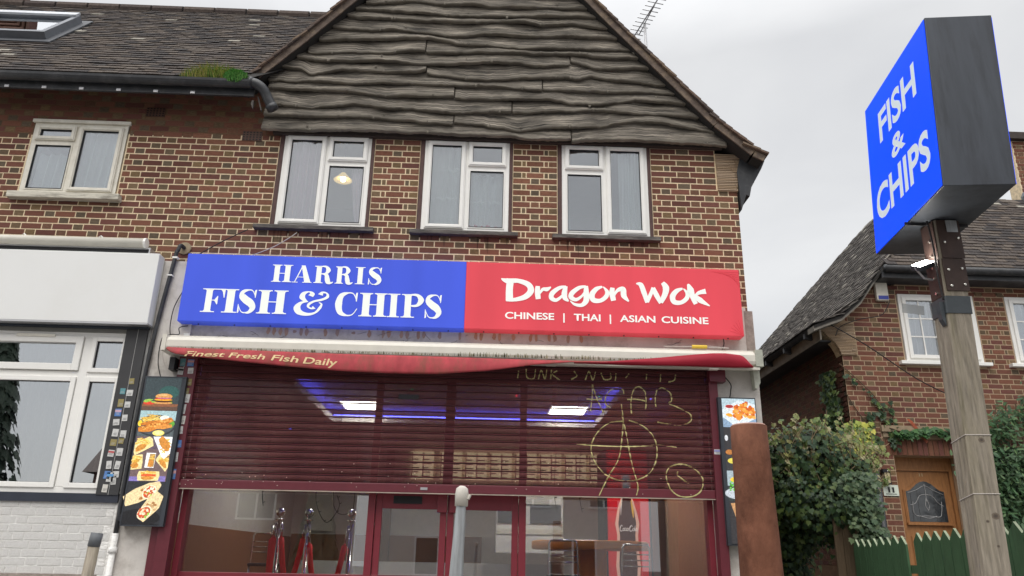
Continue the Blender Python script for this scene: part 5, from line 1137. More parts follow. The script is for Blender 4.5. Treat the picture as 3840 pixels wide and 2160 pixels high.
# left box
q = random.Random(12)
BX0, BX1, BZ0, BZ1 = -3.497, -3.13, 1.858, 3.318; BF = -.2
mbx = thing('menu_light_box', 'tall lit menu box with burger, fish and wraps on the left pilaster', 'menu light box', (-3.3, -.15, 1.86))
b = MB(); b.box(BX0 - .005, BX1 + .045, BF + .012, -.086, BZ0 - .01, BZ1 + .005); b.ring(BX0 - .005, BX1 + .045, BZ0 - .01, BZ1 + .005, .012, BF - .003, BF + .012); b.box(BX1 + .002, BX1 + .045, BF + .0, BF + .011, BZ0, BZ1 - .01); b.build('casing', M['boxgrey'], mbx)
def panel(parent, z0, z1, base, fn, x0_=BX0, x1_=BX1, yf=BF):
    mb = MB(); tf = lambda a, c: (x0_ + (x1_ - x0_) * a, z0 + (z1 - z0) * c); poly(mb, rect(0, 1, 0, 1), tf, yf, base); fn(mb, tf, yf - .0012); mb.build('menu_picture', M['print'], parent)
def clipd(mb): pass
def burger(mb, tf, y):
    poly(mb, rect(0, 1, 0, .13), tf, y, (.12, .07, .05)); disc(mb, tf, .7, .55, .28, .2, (.035, .1, .09), y - .0001)
    poly(mb, [(0, .17), (.03, .12), (.97, .12), (1, .17), (1, .2), (0, .2)], tf, y - .0003, (.25, .1, .05))
    disc(mb, tf, .2, .22, .16, .05, (.65, .06, .03), y - .0005); disc(mb, tf, .17, .29, .13, .05, (.3, .5, .08), y - .0006, .3, 12, .25)
    for k in range(10): disc(mb, tf, .3 + .055 * k, .25, .05, .03, q.choice([(.15, .35, .04), (.28, .5, .08)]), y - .0007 - k * .00002, q.uniform(-1, 1), 8, .3)
    disc(mb, tf, .58, .23, .26, .035, (.62, .3, .1), y - .001); disc(mb, tf, .58, .29, .25, .045, (.09, .03, .015), y - .0011); disc(mb, tf, .58, .325, .25, .03, (.85, .42, .04), y - .0012); disc(mb, tf, .57, .36, .23, .025, (.6, .06, .03), y - .0013); disc(mb, tf, .6, .38, .2, .02, (.45, .2, .3), y - .0014)
    poly(mb, [(.36, .39), (.8, .39), (.82, .44), (.76, .49), (.65, .515), (.52, .515), (.41, .49), (.35, .44)], tf, y - .0015, (.62, .3, .09)); disc(mb, tf, .56, .47, .14, .025, (.78, .48, .2), y - .0016)
def fish(mb, tf, y):
    poly(mb, rect(0, 1, .62, 1), tf, y, (.35, .5, .52)); disc(mb, tf, .5, .42, .53, .42, (.04, .045, .05), y - .0001, n=30); disc(mb, tf, .5, .44, .49, .38, (.09, .1, .11), y - .0002, n=30)
    chips(mb, tf, .34, .68, .22, .16, 40, y - .0004, q, 1.0); disc(mb, tf, .7, .72, .13, .1, (.8, .8, .7), y - .002); disc(mb, tf, .92, .5, .08, .16, (.12, .35, .05), y - .0021, 0, 12, .3); disc(mb, tf, .06, .5, .06, .12, (.85, .6, .05), y - .0021)
    ribbon(mb, [(.04, .25), (.3, .3), (.6, .48), (.92, .68)], [.15, .27, .26, .15], tf, y - .0023, 8, (.62, .22, .04)); ribbon(mb, [(.08, .45), (.35, .52), (.6, .6)], [.08, .16, .06], tf, y - .0022, 6, (.55, .18, .03))
    ribbon(mb, [(.45, .35), (.7, .38), (.93, .42)], [.1, .2, .1], tf, y - .0025, 6, (.7, .28, .06))
    for k in range(34): t = q.random(); disc(mb, tf, .08 + t * .82, .27 + t * .38 + q.uniform(-.07, .08), .04, .03, q.choice([(.78, .36, .08), (.45, .14, .02), (.85, .45, .12)]), y - .0027 - k * .00001, q.uniform(0, 3), 7, .3)
    disc(mb, tf, .6, .13, .16, .11, (.9, .75, .2), y - .003); disc(mb, tf, .6, .14, .11, .075, (.92, .85, .35), y - .0031)
def boxes(mb, tf, y):
    for k in range(7): poly(mb, rect(0, 1, k / 7, k / 7 + .13), tf, y - .00003 * k, q.choice([(.16, .11, .11), (.22, .15, .15), (.12, .09, .12)]))
    poly(mb, rect(0, .3, 0, .1), tf, y - .0003, (.22, .18, .45)); poly(mb, rect(.75, .98, 0, .12), tf, y - .0003, (.22, .18, .45))
    def tub(cx, cz, w_, h_, r_, hot=False, d_=0):
        cr_, sr = math.cos(r_), math.sin(r_); c4 = [(-w_, -h_), (w_, -h_), (w_ * 1.1, 0), (w_, h_), (-w_, h_), (-w_ * 1.1, 0)]
        poly(mb, [(min(1, max(0, cx + a * cr_ - b_ * sr * .8)), min(1, max(0, cz + a * sr + b_ * cr_ * .8))) for a, b_ in c4], tf, y - .0005 - d_, (.82, .68, .33))
        chips(mb, lambda a, c: tf(min(1, max(0, a)), min(1, max(0, c))), cx, cz + h_ * .3, w_ * .7, h_ * .45, 22, y - .0008 - d_, q, .75); disc(mb, lambda a, c: tf(min(1, max(0, a)), min(1, max(0, c))), cx - w_ * .1, cz - h_ * .35, w_ * .62, h_ * .33, (.6, .26, .05), y - .0018 - d_, r_, 12, .15)
    tub(.22, .82, .26, .2, .45); tub(.12, .42, .17, .2, .1, d_=.0004); tub(.88, .45, .2, .17, -.7, d_=.0004); tub(.52, .12, .27, .13, 0, d_=.0006)
    poly(mb, [(.48, 1), (1, 1), (1, .62), (.86, .5), (.78, .55)], tf, y - .0024, (.85, .87, .9)); chips(mb, lambda a, c: tf(min(1, a), c), .82, .8, .12, .14, 26, y - .0026, q, .8); ribbon(mb, [(.68, .98), (.8, .85), (.95, .72)], [.12, .2, .14], tf, y - .0036, 6, (.6, .25, .05))
    poly(mb, [(.38, .3), (.63, .3), (.63, .63), (.38, .63)], tf, y - .0038, (.85, .85, .85)); poly(mb, [(.45, .32), (.62, .32), (.62, .61), (.48, .61)], tf, y - .0039, (.45, .28, .1)); disc(mb, tf, .53, .4, .07, .09, (.6, .25, .05), y - .004); chips(mb, tf, .55, .52, .05, .05, 8, y - .0041, q, .5)
    ribbon(mb, [(.33, .13), (.52, .14), (.72, .13)], [.04, .055, .04], tf, y - .0042, 6, (.7, .12, .04))
def wraps(mb, tf, y):
    disc(mb, tf, .45, .15, .55, .2, (.02, .02, .022), y - .0001, n=24)
    for (cx, cz, r_, k) in ((.35, .72, .42, 0), (.7, .42, .95, 1)):
        if k == 0: pts, ws = [(-.0, .52), (.3, .66), (.66, .82), (.88, .97)], [.24, .36, .34, .1]
        else: pts, ws = [(.5, .1), (.62, .3), (.78, .5), (.92, .72)], [.2, .34, .4, .2]
        ribbon(mb, pts, ws, tf, y - .0005 - k * .002, 8, (.78, .62, .35)); 
        for j in range(9): t = q.random(); disc(mb, tf, max(.05, min(.93, pts[1][0] + (pts[2][0] - pts[1][0]) * t + q.uniform(-.14, .14))), pts[1][1] + (pts[2][1] - pts[1][1]) * t + q.uniform(-.08, .08), .045, .035, q.choice([(.45, .22, .08), (.6, .4, .2)]), y - .0007 - k * .002, 0, 8, .3)
        ex, ez = (.62, .75) if k == 0 else (.58, .27)
        disc(mb, tf, ex, ez, .2, .15, (.88, .78, .55), y - .001 - k * .002, .6); disc(mb, tf, ex, ez, .165, .12, (.5, .12, .05), y - .0011 - k * .002, .6)
        for j in range(26): a = q.uniform(0, 6.28); r2 = math.sqrt(q.random()); disc(mb, tf, ex + .15 * r2 * math.cos(a), ez + .11 * r2 * math.sin(a), .04, .028, q.choice([(.85, .62, .4), (.7, .1, .04), (.3, .6, .08), (.9, .8, .6), (.5, .15, .05)]), y - .0012 - k * .002 - j * .00001, q.uniform(0, 3), 7, .25)
panel(mbx, 2.97, 3.31, (.045, .062, .068), burger); panel(mbx, 2.71, 2.968, (.1, .12, .13), fish); panel(mbx, 2.27, 2.708, (.2, .14, .14), boxes); panel(mbx, 1.866, 2.268, (.035, .037, .042), wraps)
# right box
mb2 = thing('menu_light_box', 'tall lit menu box with fried chicken picture on the right pilaster', 'menu light box', (2.63, -.15, 1.78))
CX0, CX1, CZ0, CZ1 = 2.468, 2.82, 1.782, 3.245
b = MB(); b.box(CX0 - .04, CX1 + .006, BF + .012, -.086, CZ0 - .008, CZ1 + .006); b.ring(CX0 - .04, CX1 + .006, CZ0 - .008, CZ1 + .006, .008, BF - .003, BF + .012); b.box(CX0 - .04, CX0 - .002, BF, BF + .011, CZ0, CZ1); b.build('casing', M['boxgrey'], mb2)
def chicken(mb, tf, y):
    poly(mb, rect(0, 1, 0, .3), tf, y, (.25, .36, .5)); poly(mb, [(0, .35), (.28, .1), (.45, .02), (1, .32), (1, .8), (.5, .95), (0, .6)], tf, y - .0002, (.68, .76, .8)); disc(mb, tf, .22, .68, .16, .11, (.72, .74, .74), y - .0004); disc(mb, tf, .22, .72, .12, .06, (.4, .04, .04), y - .0005)
    for k in range(60):
        cx = .35 + .62 * q.random(); cz = .35 + .5 * q.random() * (1 - abs(cx - .68)); disc(mb, tf, min(.93, cx), cz, .07, .055, q.choice([(.7, .2, .03), (.8, .32, .05), (.6, .12, .02), (.85, .42, .1)]), y - .0006 - k * .00002, q.uniform(0, 3), 9, .25)
    disc(mb, tf, .2, .42, .11, .065, (.82, .38, .04), y - .0022, -.3, 10, .2); disc(mb, tf, .47, .33, .08, .08, (.82, .3, .05), y - .0022, .5, 10, .2)
def dark2(mb, tf, y):
    poly(mb, rect(0, 1, 0, .35), tf, y, (.05, .05, .055)); disc(mb, tf, .25, .22, .2, .07, (.7, .6, .1), y - .0001); disc(mb, tf, .12, .42, .11, .06, (.45, .18, .05), y - .0002); disc(mb, tf, .06, .75, .05, .07, (.6, .62, .65), y - .0003)
def peas(mb, tf, y):
    poly(mb, rect(0, 1, .5, 1), tf, y, (.35, .43, .47)); disc(mb, tf, .35, .25, .45, .2, (.5, .55, .6), y - .0001); disc(mb, tf, .28, .7, .2, .1, (.8, .55, .05), y - .0002)
    for k in range(70): disc(mb, tf, .06 + .4 * q.random(), .32 + .32 * q.random(), .03, .026, q.choice([(.1, .42, .04), (.16, .55, .08), (.06, .3, .03)]), y - .0004 - k * .00001, 0, 8)
def tray(mb, tf, y):
    poly(mb, [(.05, .95), (.7, 1), (.9, .2), (.35, .12)], tf, y, (.55, .3, .14)); disc(mb, tf, .42, .75, .22, .17, (.8, .42, .05), y - .0002); disc(mb, tf, .35, .6, .18, .14, (.6, .2, .04), y - .0003, .4); disc(mb, tf, .5, .4, .18, .14, (.75, .72, .68), y - .0004); disc(mb, tf, .5, .4, .15, .11, (.55, .03, .03), y - .0005)
panel(mb2, 2.94, 3.24, (.45, .58, .64), chicken, CX0, CX1); panel(mb2, 2.5, 2.938, (.045, .043, .046), dark2, CX0, CX1); panel(mb2, 2.2, 2.498, (.05, .06, .06), peas, CX0, CX1); panel(mb2, 1.79, 2.198, (.045, .043, .046), tray, CX0, CX1)

# ================================================================== TV AERIAL
an = thing('tv_aerial', 'grey television aerial with crossbars standing above the right roof slope', 'aerial', (2.42, 2, 7))
b = MB(); b.tube([(2.42, 2, 6.9), (2.36, 2, 9.72)], .022, 8); b.build('mast', M['alu'], an, True)
A_, B_ = Vector((2.225, 2.40, 9.70)), Vector((2.52, 1.15, 9.74)); ax = (B_ - A_).normalized(); cr2 = ax.cross(Vector((0, 0, 1))).normalized()
b = MB(); b.tube([A_, B_ + ax * .1], .011, 6); b.tube([(2.36, 2.0, 9.72), A_ + ax * .85 + Vector((0, 0, -.02)), A_ + ax * .9], .009, 6); b.tube([(2.36, 2.0, 9.70), A_ + ax * .22 + Vector((.03, 0, -.06)), A_ + ax * .2], .009, 6); b.build('boom', M['alu'], an, True)
for k in range(12): q_ = MB(); p = A_ + ax * (.06 + k * .094); hw = .13 if k < 11 else .15; q_.tube([p - cr2 * hw, p + cr2 * hw], .0075, 6); q_.build('crossbar', M['alu'], an, True)
q_ = MB(); p = A_ + ax * 1.19; q_.tube(spline([p - cr2 * .13, p - cr2 * .15 + ax * .03, p - cr2 * .12 + ax * .06, p + cr2 * .12 + ax * .06, p + cr2 * .15 + ax * .03, p + cr2 * .13, p - cr2 * .12], 5), .008, 6); q_.build('dipole', M['alu'], an, True)

# ================================================================== POLE SIGN
ps = thing('pole_sign', 'double sided blue lit FISH & CHIPS box sign on a timber post', 'sign', (2.85, -3.7, .13))
PY = -4.2; dd = Vector((.121, .993, 0)).normalized(); nn_ = Vector((.993, -.121, 0)).normalized()
A0 = Vector((2.648, PY, 3.69)); LB = 1.07; TW = .415; HB = 1.185
DX = (2.69 - 2.609)      # box leans a little, top to the right
def bp(a, t, h): return A0 + dd * a + nn_ * t + Vector((-.039 + DX * h / HB, 0, h))
def pbox(mb, a0, a1, t0, t1, h0, h1, col=(1, 1, 1)):
    p = [bp(a, t, h) for h in (h0, h1) for (a, t) in ((a0, t0), (a0, t1), (a1, t1), (a1, t0))]
    mb.add(p, [(0, 1, 5, 4), (1, 2, 6, 5), (2, 3, 7, 6), (3, 0, 4, 7), (4, 5, 6, 7), (3, 2, 1, 0)], col)
b = MB(); pbox(b, 0, LB, .006, TW - .006, 0, HB); b.build('casing', M['boxgrey'], ps, bevel=.004)
b = MB(); pbox(b, .01, LB - .006, .0, .0055, .008, HB - .01); b.build('sign_face', M['poleblue'], ps)
b = MB(); pbox(b, .01, LB - .006, TW - .0055, TW, .008, HB - .01); b.build('sign_face', M['poleblue'], ps)
b = MB(); pbox(b, .05, .055, .02, TW - .02, 0, 0) if False else None
M['poleletter'] = mat('lit_white_lettering', (.72, .82, .88), .4, noise=.02, emit=.1)
def ptext(s, u0, u1, v0, v1, side=0):
    def f_(u, v):
        a = LB - (u0 + (u1 - u0) * u) * LB; h = (v0 + (v1 - v0) * v) * HB
        if side: a = LB - a; return bp(a, TW + .003, h)
        return bp(a, -.003, h)
    me = textmesh(s, f_, bold=.028); me.materials.append(M['poleletter']); o = bpy.data.objects.new('lettering', me); COL.objects.link(o); attach(o, ps)
for sd in (0, 1):
    ptext('FISH', .23, .82, .635, .845, sd); ptext('&', .395, .61, .44, .575, sd); ptext('CHIPS', .09, .91, .165, .385, sd)
# post : square sawn timber
def post(mb, z0, z1, r_, cx0, cy0, cx1, cy1):
    vs = []; n_ = 8; k_ = 8
    for i in range(n_ + 1):
        t = i / n_; z = z0 + (z1 - z0) * t; cx = cx0 + (cx1 - cx0) * t; cy = cy0 + (cy1 - cy0) * t; e = .006
        for (a, b_) in ((-r_ + e, -r_), (r_ - e, -r_), (r_, -r_ + e), (r_, r_ - e), (r_ - e, r_), (-r_ + e, r_), (-r_, r_ - e), (-r_, -r_ + e)): vs.append((cx + a, cy + b_, z))
    mb.add(vs, [(i * k_ + j, i * k_ + (j + 1) % k_, (i + 1) * k_ + (j + 1) % k_, (i + 1) * k_ + j) for i in range(n_) for j in range(k_)] + [tuple(range(k_ - 1, -1, -1)), tuple(range(n_ * k_, n_ * k_ + k_))])
pcx = lambda z: 2.818 + (z - 1.56) * .033
pcy = -3.675; PR = .075
def postseg(z0, z1, r_, m, name):
    b = MB(); post(b, z0, z1, r_, pcx(z0), pcy, pcx(z1), pcy); return b.build(name, m, ps)
po = postseg(.13, 3.685, PR, M['post'], 'post')
for (xo, z, r_) in ((.015, 2.30, .015), (.03, 1.88, .019), (-.02, 1.85, .009), (.02, 1.72, .008)):
    b = MB()
    for j, (f, c) in enumerate(((1.0, (.15, .12, .09)), (.6, (.1, .08, .06)), (.3, (.07, .055, .045)))):
        pts = [(pcx(z) + xo + r_ * f * math.cos(a_) * rnd.uniform(1.05, 1.35), z + r_ * f * math.sin(a_) * rnd.uniform(.8, 1.1)) for a_ in [2 * math.pi * k / 12 for k in range(12)]]; b.prism(pts, pcy - PR - .0008 - j * .0004, pcy - PR + .002, c)
    b.build('knot', M['plain'], ps)
for z in (2.33, 2.0):
    q_ = MB(); q_.tube([(pcx(z) - PR - .003, pcy + .07, z - .03), (pcx(z) - PR - .003, pcy - PR, z - .002), (pcx(z) + PR, pcy - PR - .003, z), (pcx(z) + PR + .003, pcy - .05, z)], .0025, 6); q_.build('wire_strap', M['whitewire'], ps)
for (z0, z1) in ((3.21, 3.42), (3.425, 3.68)):
    fp = MB(); c_ = pcx((z0 + z1) / 2); fp.box(c_ - PR + .012, c_ + PR + .004, pcy - PR - .009, pcy - PR - .001, z0, z1); fp.build('steel_plate', M['brownplate'], ps)
    fp = MB(); fp.box(c_ - PR - .009, c_ - PR - .003, pcy - PR + .008, pcy + PR - .01, z0 - .03, z1); fp.build('steel_plate', M['brownplate'], ps)
for (xo, z) in ((-.03, 3.24), (.055, 3.25), (-.035, 3.345), (.05, 3.355), (-.035, 3.53), (.055, 3.56)):
    b = MB(); b.lathe([(.009, 0), (.009, .005), (.005, .009)], (0, 0, 0), 8); b.v = [(pcx(z) + xo + v[0], pcy - PR - .009 - v[2], z + v[1]) for v in b.v]; b.build('bolt', M['bolt'], ps)
for z in (3.21, 3.31, 3.38, 3.46, 3.56): b = MB(); b.tube([(pcx(z) - PR - .006, pcy - .01, z), (pcx(z) - PR - .017, pcy - .01, z)], .008, 8); b.build('bolt', M['bolt'], ps)
postseg(3.065, 3.175, PR + .006, M['tape'], 'tape_wrap')
b = MB(); b.prism([(pcx(3.1) - .11, 3.14), (pcx(3.1) - .082, 3.14), (pcx(3.1) - .085, 2.99), (pcx(3.1) - .105, 3.03)], pcy - .06, pcy - .02); b.build('tape_tail', M['tape'], ps)
b = MB(); b.box(pcx(3.6) - .01, pcx(3.6) + .06, pcy - PR - .014, pcy - PR - .0095, 3.60, 3.68); b.build('angle_bracket', M['galv'], ps)
b = MB(); b.box(pcx(3.66) - .24, pcx(3.66) - .08, pcy - .03, pcy - .022, 3.665, 3.685); b.build('support_arm', M['black'], ps)
b = MB(); b.box(pcx(3.66) + .08, pcx(3.66) + .17, pcy - .03, pcy - .022, 3.665, 3.685); b.build('support_arm', M['black'], ps)
# floodlight under the sign
fl = thing('floodlight', 'lit floodlight fixed to the post under the blue sign', 'floodlight', (2.6, -3.7, 3.3))
LT = Matrix.Translation((2.745, -3.66, 3.405)) @ Matrix.Rotation(R(-22), 4, 'Y') @ Matrix.Rotation(R(28), 4, 'X')
b = MB(); b.boxm(LT, .115, .09, .03); b.build('housing', M['boxgrey'], fl, bevel=.004)
b = MB(); b.boxm(LT @ Matrix.Translation((0, -.0, .017)), .10, .075, .003); b.build('lens', emat('floodlight_glow', (1, .97, .9), 40), fl)
b = MB(); b.tube([(2.69, -3.66, 3.39), (2.74, -3.66, 3.32), (2.80, -3.66, 3.31)], .007, 6); b.build('bracket', M['alu'], fl)
cable('cable', [(2.77, -3.74, 3.68), (2.78, -3.745, 3.5), (2.775, -3.745, 3.3), (2.785, -3.745, 3.15)], .006, M['wire'], 'black cable taped down the left side of the timber sign post')
b = MB(); b.boxm(Matrix.Translation((2.70, -3.55, 3.15)) @ Matrix.Rotation(.1, 4, 'Y'), .14, .004, .06); setp(b.build('clear_tape', sheer('clear_tape', (.4, .42, .42), .45, .3)), 'scrap of clear grey tape flapping beside the sign post', 'tape')

# ================================================================== FOREGROUND POSTS
gp = thing('galvanised_post', 'grey galvanised pole with cream collar in front of the shop doors', 'post', (-.09, -5, .13))
b = MB(); b.tube([(-.1, -5.0, .13), (-.095, -5, 1.5), (-.084, -5, 1.8), (-.083, -5, 1.835)], [.032, .0275, .0195, .019], 24); b.build('pole', M['galv'], gp, True)
b = MB(); b.tube([(-.0835, -5, 1.795), (-.083, -5, 1.84), (-.0825, -5, 1.862), (-.082, -5, 1.872)], [.0255, .0262, .023, .01], 24); b.build('collar', M['cream'], gp, True)
b = MB(); b.tube([(-.058, -5.01, 1.822), (-.05, -5.01, 1.838)], .006, 8); b.build('collar_bolt', M['cream'], gp)
rp = thing('rusty_post', 'thick rust brown steel post before the right pilaster', 'post', (1.22, -4.6, .13))
b = MB(); pts = []; rr = []
for k in range(14): t = k / 13; pts.append((1.213 + .012 * (1 - t), -4.6, .13 + t * 2.07)); rr.append(.115 - .034 * t + rnd.uniform(-.0006, .0006))
b.tube(pts, rr, 40); b.build('tube', M['rust'], rp, True)
b = MB(); b.tube([(1.213, -4.6, 2.2), (1.213, -4.6, 2.207)], [.079, .074], 40); b.build('rim', M['rustrim'], rp, True)
wp = thing('wooden_stake', 'thin weathered wooden stake with grey cap before the white brick wall', 'post', (-2.4, -3, .13))
b = MB(); b.tube([(-2.45, -3, .13), (-2.395, -3, 1.66)], .034, 10); b.build('stake', M['post'], wp, True)
b = MB(); b.tube([(-2.397, -3, 1.635), (-2.39, -3, 1.715)], .036, 10); b.build('cap', mat('grey_cap', (.13, .14, .15), .6, noise=.3), wp, True)

# ================================================================== RIGHT HOUSE
h2 = thing('neighbour_house', 'brick house number 11 with catslide roof and white windows at right', 'building', (8, 6, 0))
HY = 2.92; HX = 5.32
def sp2(z):
    H = [(6.27, 7.5, 4.45, 5.62), (7.97, 9.2, 4.45, 5.62)]
    if z < 3.12: H.append((5.885, 6.83, 0, 3.12))
    if 3.11 < z < 3.54: H.append((5.75, 6.95, 3.1, 3.54))
    lo = HX; 
    if 4.585 < z < 5.09: lo = 5.56
    elif z >= 5.09: lo = interp([(5.0, 5.2), (5.1, 5.36), (5.34, 5.62), (5.62, 5.84), (5.9, 6.05)], z)
    if z > 5.76: return []
    return holes_spans(lo, 9.6, z, H)
w2 = slab([(HX, 5.885, .1, 4.585), (5.885, 6.83, 3.12, 4.46), (6.83, 11, .1, 4.46), (5.885, 6.28, 4.46, 5.65), (5.55, 5.885, 4.585, 5.09), (7.49, 7.98, 4.46, 5.65), (9.19, 11, 4.46, 5.65), (6.28, 11, 5.6, 5.76)], HY, HY + .2)
w2.prism([(5.05, 4.95), (5.885, 4.95), (5.885, 5.72), (5.8, 5.58), (5.58, 5.31), (5.28, 5.06), (5.05, 4.98)], HY + .001, HY + .19)
w2o = w2.build('wall', mat('h2_mortar', (.44, .32, .21), .9, noise=.15, scale=20), h2)
bricks(w2o, lay(sp2, 1.62, 56, phase=.1), HY - .0015)
# side wall going back
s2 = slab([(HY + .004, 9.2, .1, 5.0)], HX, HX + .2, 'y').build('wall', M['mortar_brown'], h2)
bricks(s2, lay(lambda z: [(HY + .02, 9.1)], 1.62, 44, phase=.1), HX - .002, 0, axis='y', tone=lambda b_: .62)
s2.modifiers.clear()
# soldier course
sc = MB(); x = 5.79; 
smesh = [];
for k in range(3): q_ = MB(); q_.box(0, 1, 0, 1, 0, 1, brickcol(True, 500 + k)); smesh.append(q_.mesh('brick', M['brick']))
while x < 6.93: inst('brick', rnd.choice(smesh), Matrix.Translation((x, HY - .012, 3.125)) @ Matrix.Diagonal((.062, .08, .215, 1)), w2o); x += .077
q_ = MB(); q_.box(5.75, 7.0, HY - .002, HY + .1, 3.1215, 3.36); q_.build('wall', M['mortar_brown'], h2)
b = MB(); b.box(5.74, 8.6, HY - .055, HY + .1, 3.45, 3.54); b.box(5.76, 8.6, HY - .03, HY + .1, 3.375, 3.449); b.build('lintel', M['stone'], h2)
# kneeler
b = MB(); pk = [(5.555, 4.59), (5.555, 5.085), (5.05, 5.085), (5.04, 4.98), (5.14, 4.86), (5.24, 4.76), (5.29, 4.66), (5.31, 4.59)]; b.prism(pk, HY - .012, HY + .18); k2 = b.build('kneeler', M['mortar'], h2)
for k in range(21):
    z = 4.595 + k * .0235; xl = interp([(4.59, 5.31), (4.66, 5.29), (4.76, 5.24), (4.86, 5.14), (4.98, 5.04), (5.09, 5.05)], z); x = xl - .01
    while x < 5.53:
        l = min(rnd.uniform(.15, .27), 5.55 - x); inst('creasing_tile', rnd.choice(cm), Matrix.Translation((x, HY - .03 - rnd.uniform(0, .006), z)) @ Matrix.Diagonal((l - .004, .06, .0155, 1)), k2); x += l
# windows (georgian bars)
for (a, c_, sd) in ((6.30, 7.48, 11), (7.985, 9.17, 12)):
    f = MB(); z0, z1 = 4.515, 5.585; f.ring(a, c_, z0, z1, .06, HY - .01, HY + .07); xm = (a + c_) / 2; f.box(xm - .03, xm + .03, HY - .01, HY + .07, z0 + .06, z1 - .06)
    for (p, r_) in ((a + .05, xm - .02), (xm + .02, c_ - .05)): f.ring(p, r_, z0 + .05, z1 - .05, .055, HY - .035, HY + .02)
    fo = f.build('window', M['upvc'], h2, bevel=.004)
    for (p, r_) in ((a + .105, xm - .075), (xm + .075, c_ - .105)):
        q_ = MB(); q_.box(p, r_, HY + .0, HY + .005, z0 + .105, z1 - .105); q_.build('pane', M['glass'], fo)
        q_ = MB(); xm2 = (p + r_) / 2; q_.box(xm2 - .01, xm2 + .01, HY - .008, HY - .001, z0 + .105, z1 - .105)
        for k in (1, 2): zz = z0 + .105 + (z1 - z0 - .21) * k / 3; q_.box(p, xm2 - .0101, HY - .0075, HY - .001, zz - .01, zz + .01); q_.box(xm2 + .0101, r_, HY - .0075, HY - .001, zz - .01, zz + .01)
        q_.build('glazing_bar', M['upvc'], fo)
        curtain(fo, p, r_, z0 + .1, z1 - .1, HY + .05, M['whitenet'], 4, .018, seed=sd + int(p * 3))
    b = MB(); b.box(a - .13, c_ + .075, HY - .09, HY + .1, z0 - .055, z0 - .003); b.build('window_sill', M['upvc'], h2, bevel=.005)
b = MB(); b.box(5.96, 10.9, HY + .9, HY + .95, 4.2, 5.75); b.box(5.96, 10.9, HY + .2, HY + .9, 4.15, 4.2); b.build('upstairs_room', M['room'], h2)
# door recess
b = MB(); b.box(5.87, 5.885, HY + .2, HY + .3, .1, 3.12); b.box(6.83, 6.845, HY + .2, HY + .3, .1, 3.12); b.build('door_recess', M['mortar_brown'], h2)
df = MB(); DY = HY + .24; df.box(5.885, 5.985, DY - .03, DY + .08, .1, 3.1); df.box(6.78, 6.83, DY - .03, DY + .08, .1, 3.1); df.box(5.8, 6.9, DY - .03, DY + .08, 3.1005, 3.3); df.box(5.985, 6.78, DY - .03, DY + .08, 2.93, 3.1); df.build('door_frame', M['dooroak'], h2)
dd_ = MB(); dd_.box(5.99, 6.775, DY, DY + .05, .15, 2.925); dro = dd_.build('front_door', M['dooroak'], h2)
arc = [(6.10, 2.22), (6.66, 2.22), (6.66, 2.64), (6.60, 2.655), (6.54, 2.70), (6.49, 2.745), (6.43, 2.775), (6.38, 2.785), (6.33, 2.775), (6.27, 2.745), (6.22, 2.70), (6.16, 2.655), (6.10, 2.64)]
sc_ = lambda s: [(6.38 + (x - 6.38) * s, 2.48 + (z - 2.48) * s) for x, z in arc]
b = MB(); b.prism(sc_(1.13), DY - .014, DY - .0005); b.prism(sc_(1.07), DY - .022, DY - .0145); b.build('door_moulding', M['dooroak'], dro)
b = MB(); b.prism(arc, DY - .026, DY - .0225); b.build('leaded_pane', mat('dark_leaded_glass', (.04, .045, .05), .12, noise=.5, scale=14, spec=.9), dro)
b = MB(); yl = DY - .03
for pts in ([(6.38, 2.75), (6.385, 2.62), (6.38, 2.5)], [(6.38, 2.6), (6.47, 2.58), (6.55, 2.48), (6.62, 2.44)], [(6.38, 2.6), (6.29, 2.58), (6.22, 2.48), (6.14, 2.45)], [(6.18, 2.5), (6.17, 2.36), (6.22, 2.3), (6.38, 2.3), (6.54, 2.29), (6.58, 2.36), (6.6, 2.5)], [(6.38, 2.55), (6.36, 2.45), (6.39, 2.38), (6.41, 2.45), (6.38, 2.55)], [(6.12, 2.62), (6.25, 2.66), (6.38, 2.72), (6.5, 2.66), (6.64, 2.6)], [(6.25, 2.3), (6.38, 2.27), (6.5, 2.3)]):
    b.tube([(p.x, yl, p.z) for p in spline([(x, 0, z) for x, z in pts], 5)], .004, 5, (.4, .4, .4))
for x_ in (6.16, 6.26, 6.5, 6.6): b.tube([(x_, yl, 2.23), (x_, yl, 2.66)], .0022, 4, (.12, .12, .12))
b.build('leading', M['plain'], dro)
b = MB(); b.box(6.06, 6.72, DY - .045, DY - .0005, 2.175, 2.205); b.build('weather_bar', M['dooroak'], dro)
for x_ in (6.1, 6.41):
    q_ = MB(); q_.ring(x_, x_ + .25, 1.5, 2.02, .03, DY - .015, DY - .0005); q_.ring(x_ + .045, x_ + .205, 1.54, 1.975, .018, DY - .012, DY - .0005); q_.build('door_panel', M['dooroak'], dro)
b = MB(); b.lathe([(.022, 0), (.022, .01), (.012, .014)], (0, 0, 0), 12); b.v = [(6.735 + v[0], DY - v[2], 2.0 + v[1]) for v in b.v]; b.box(6.715, 6.755, DY - .004, DY - .0005, 1.94, 2.03); b.build('lock', mat('aged_brass', (.3, .2, .08), .4, .8), dro)
tx = text(dro, '11', 6.345, 6.395, 2.855, 2.9, DY - .004, mat('brass_numeral', (.6, .5, .3), .4, .7), .02, 'numeral')
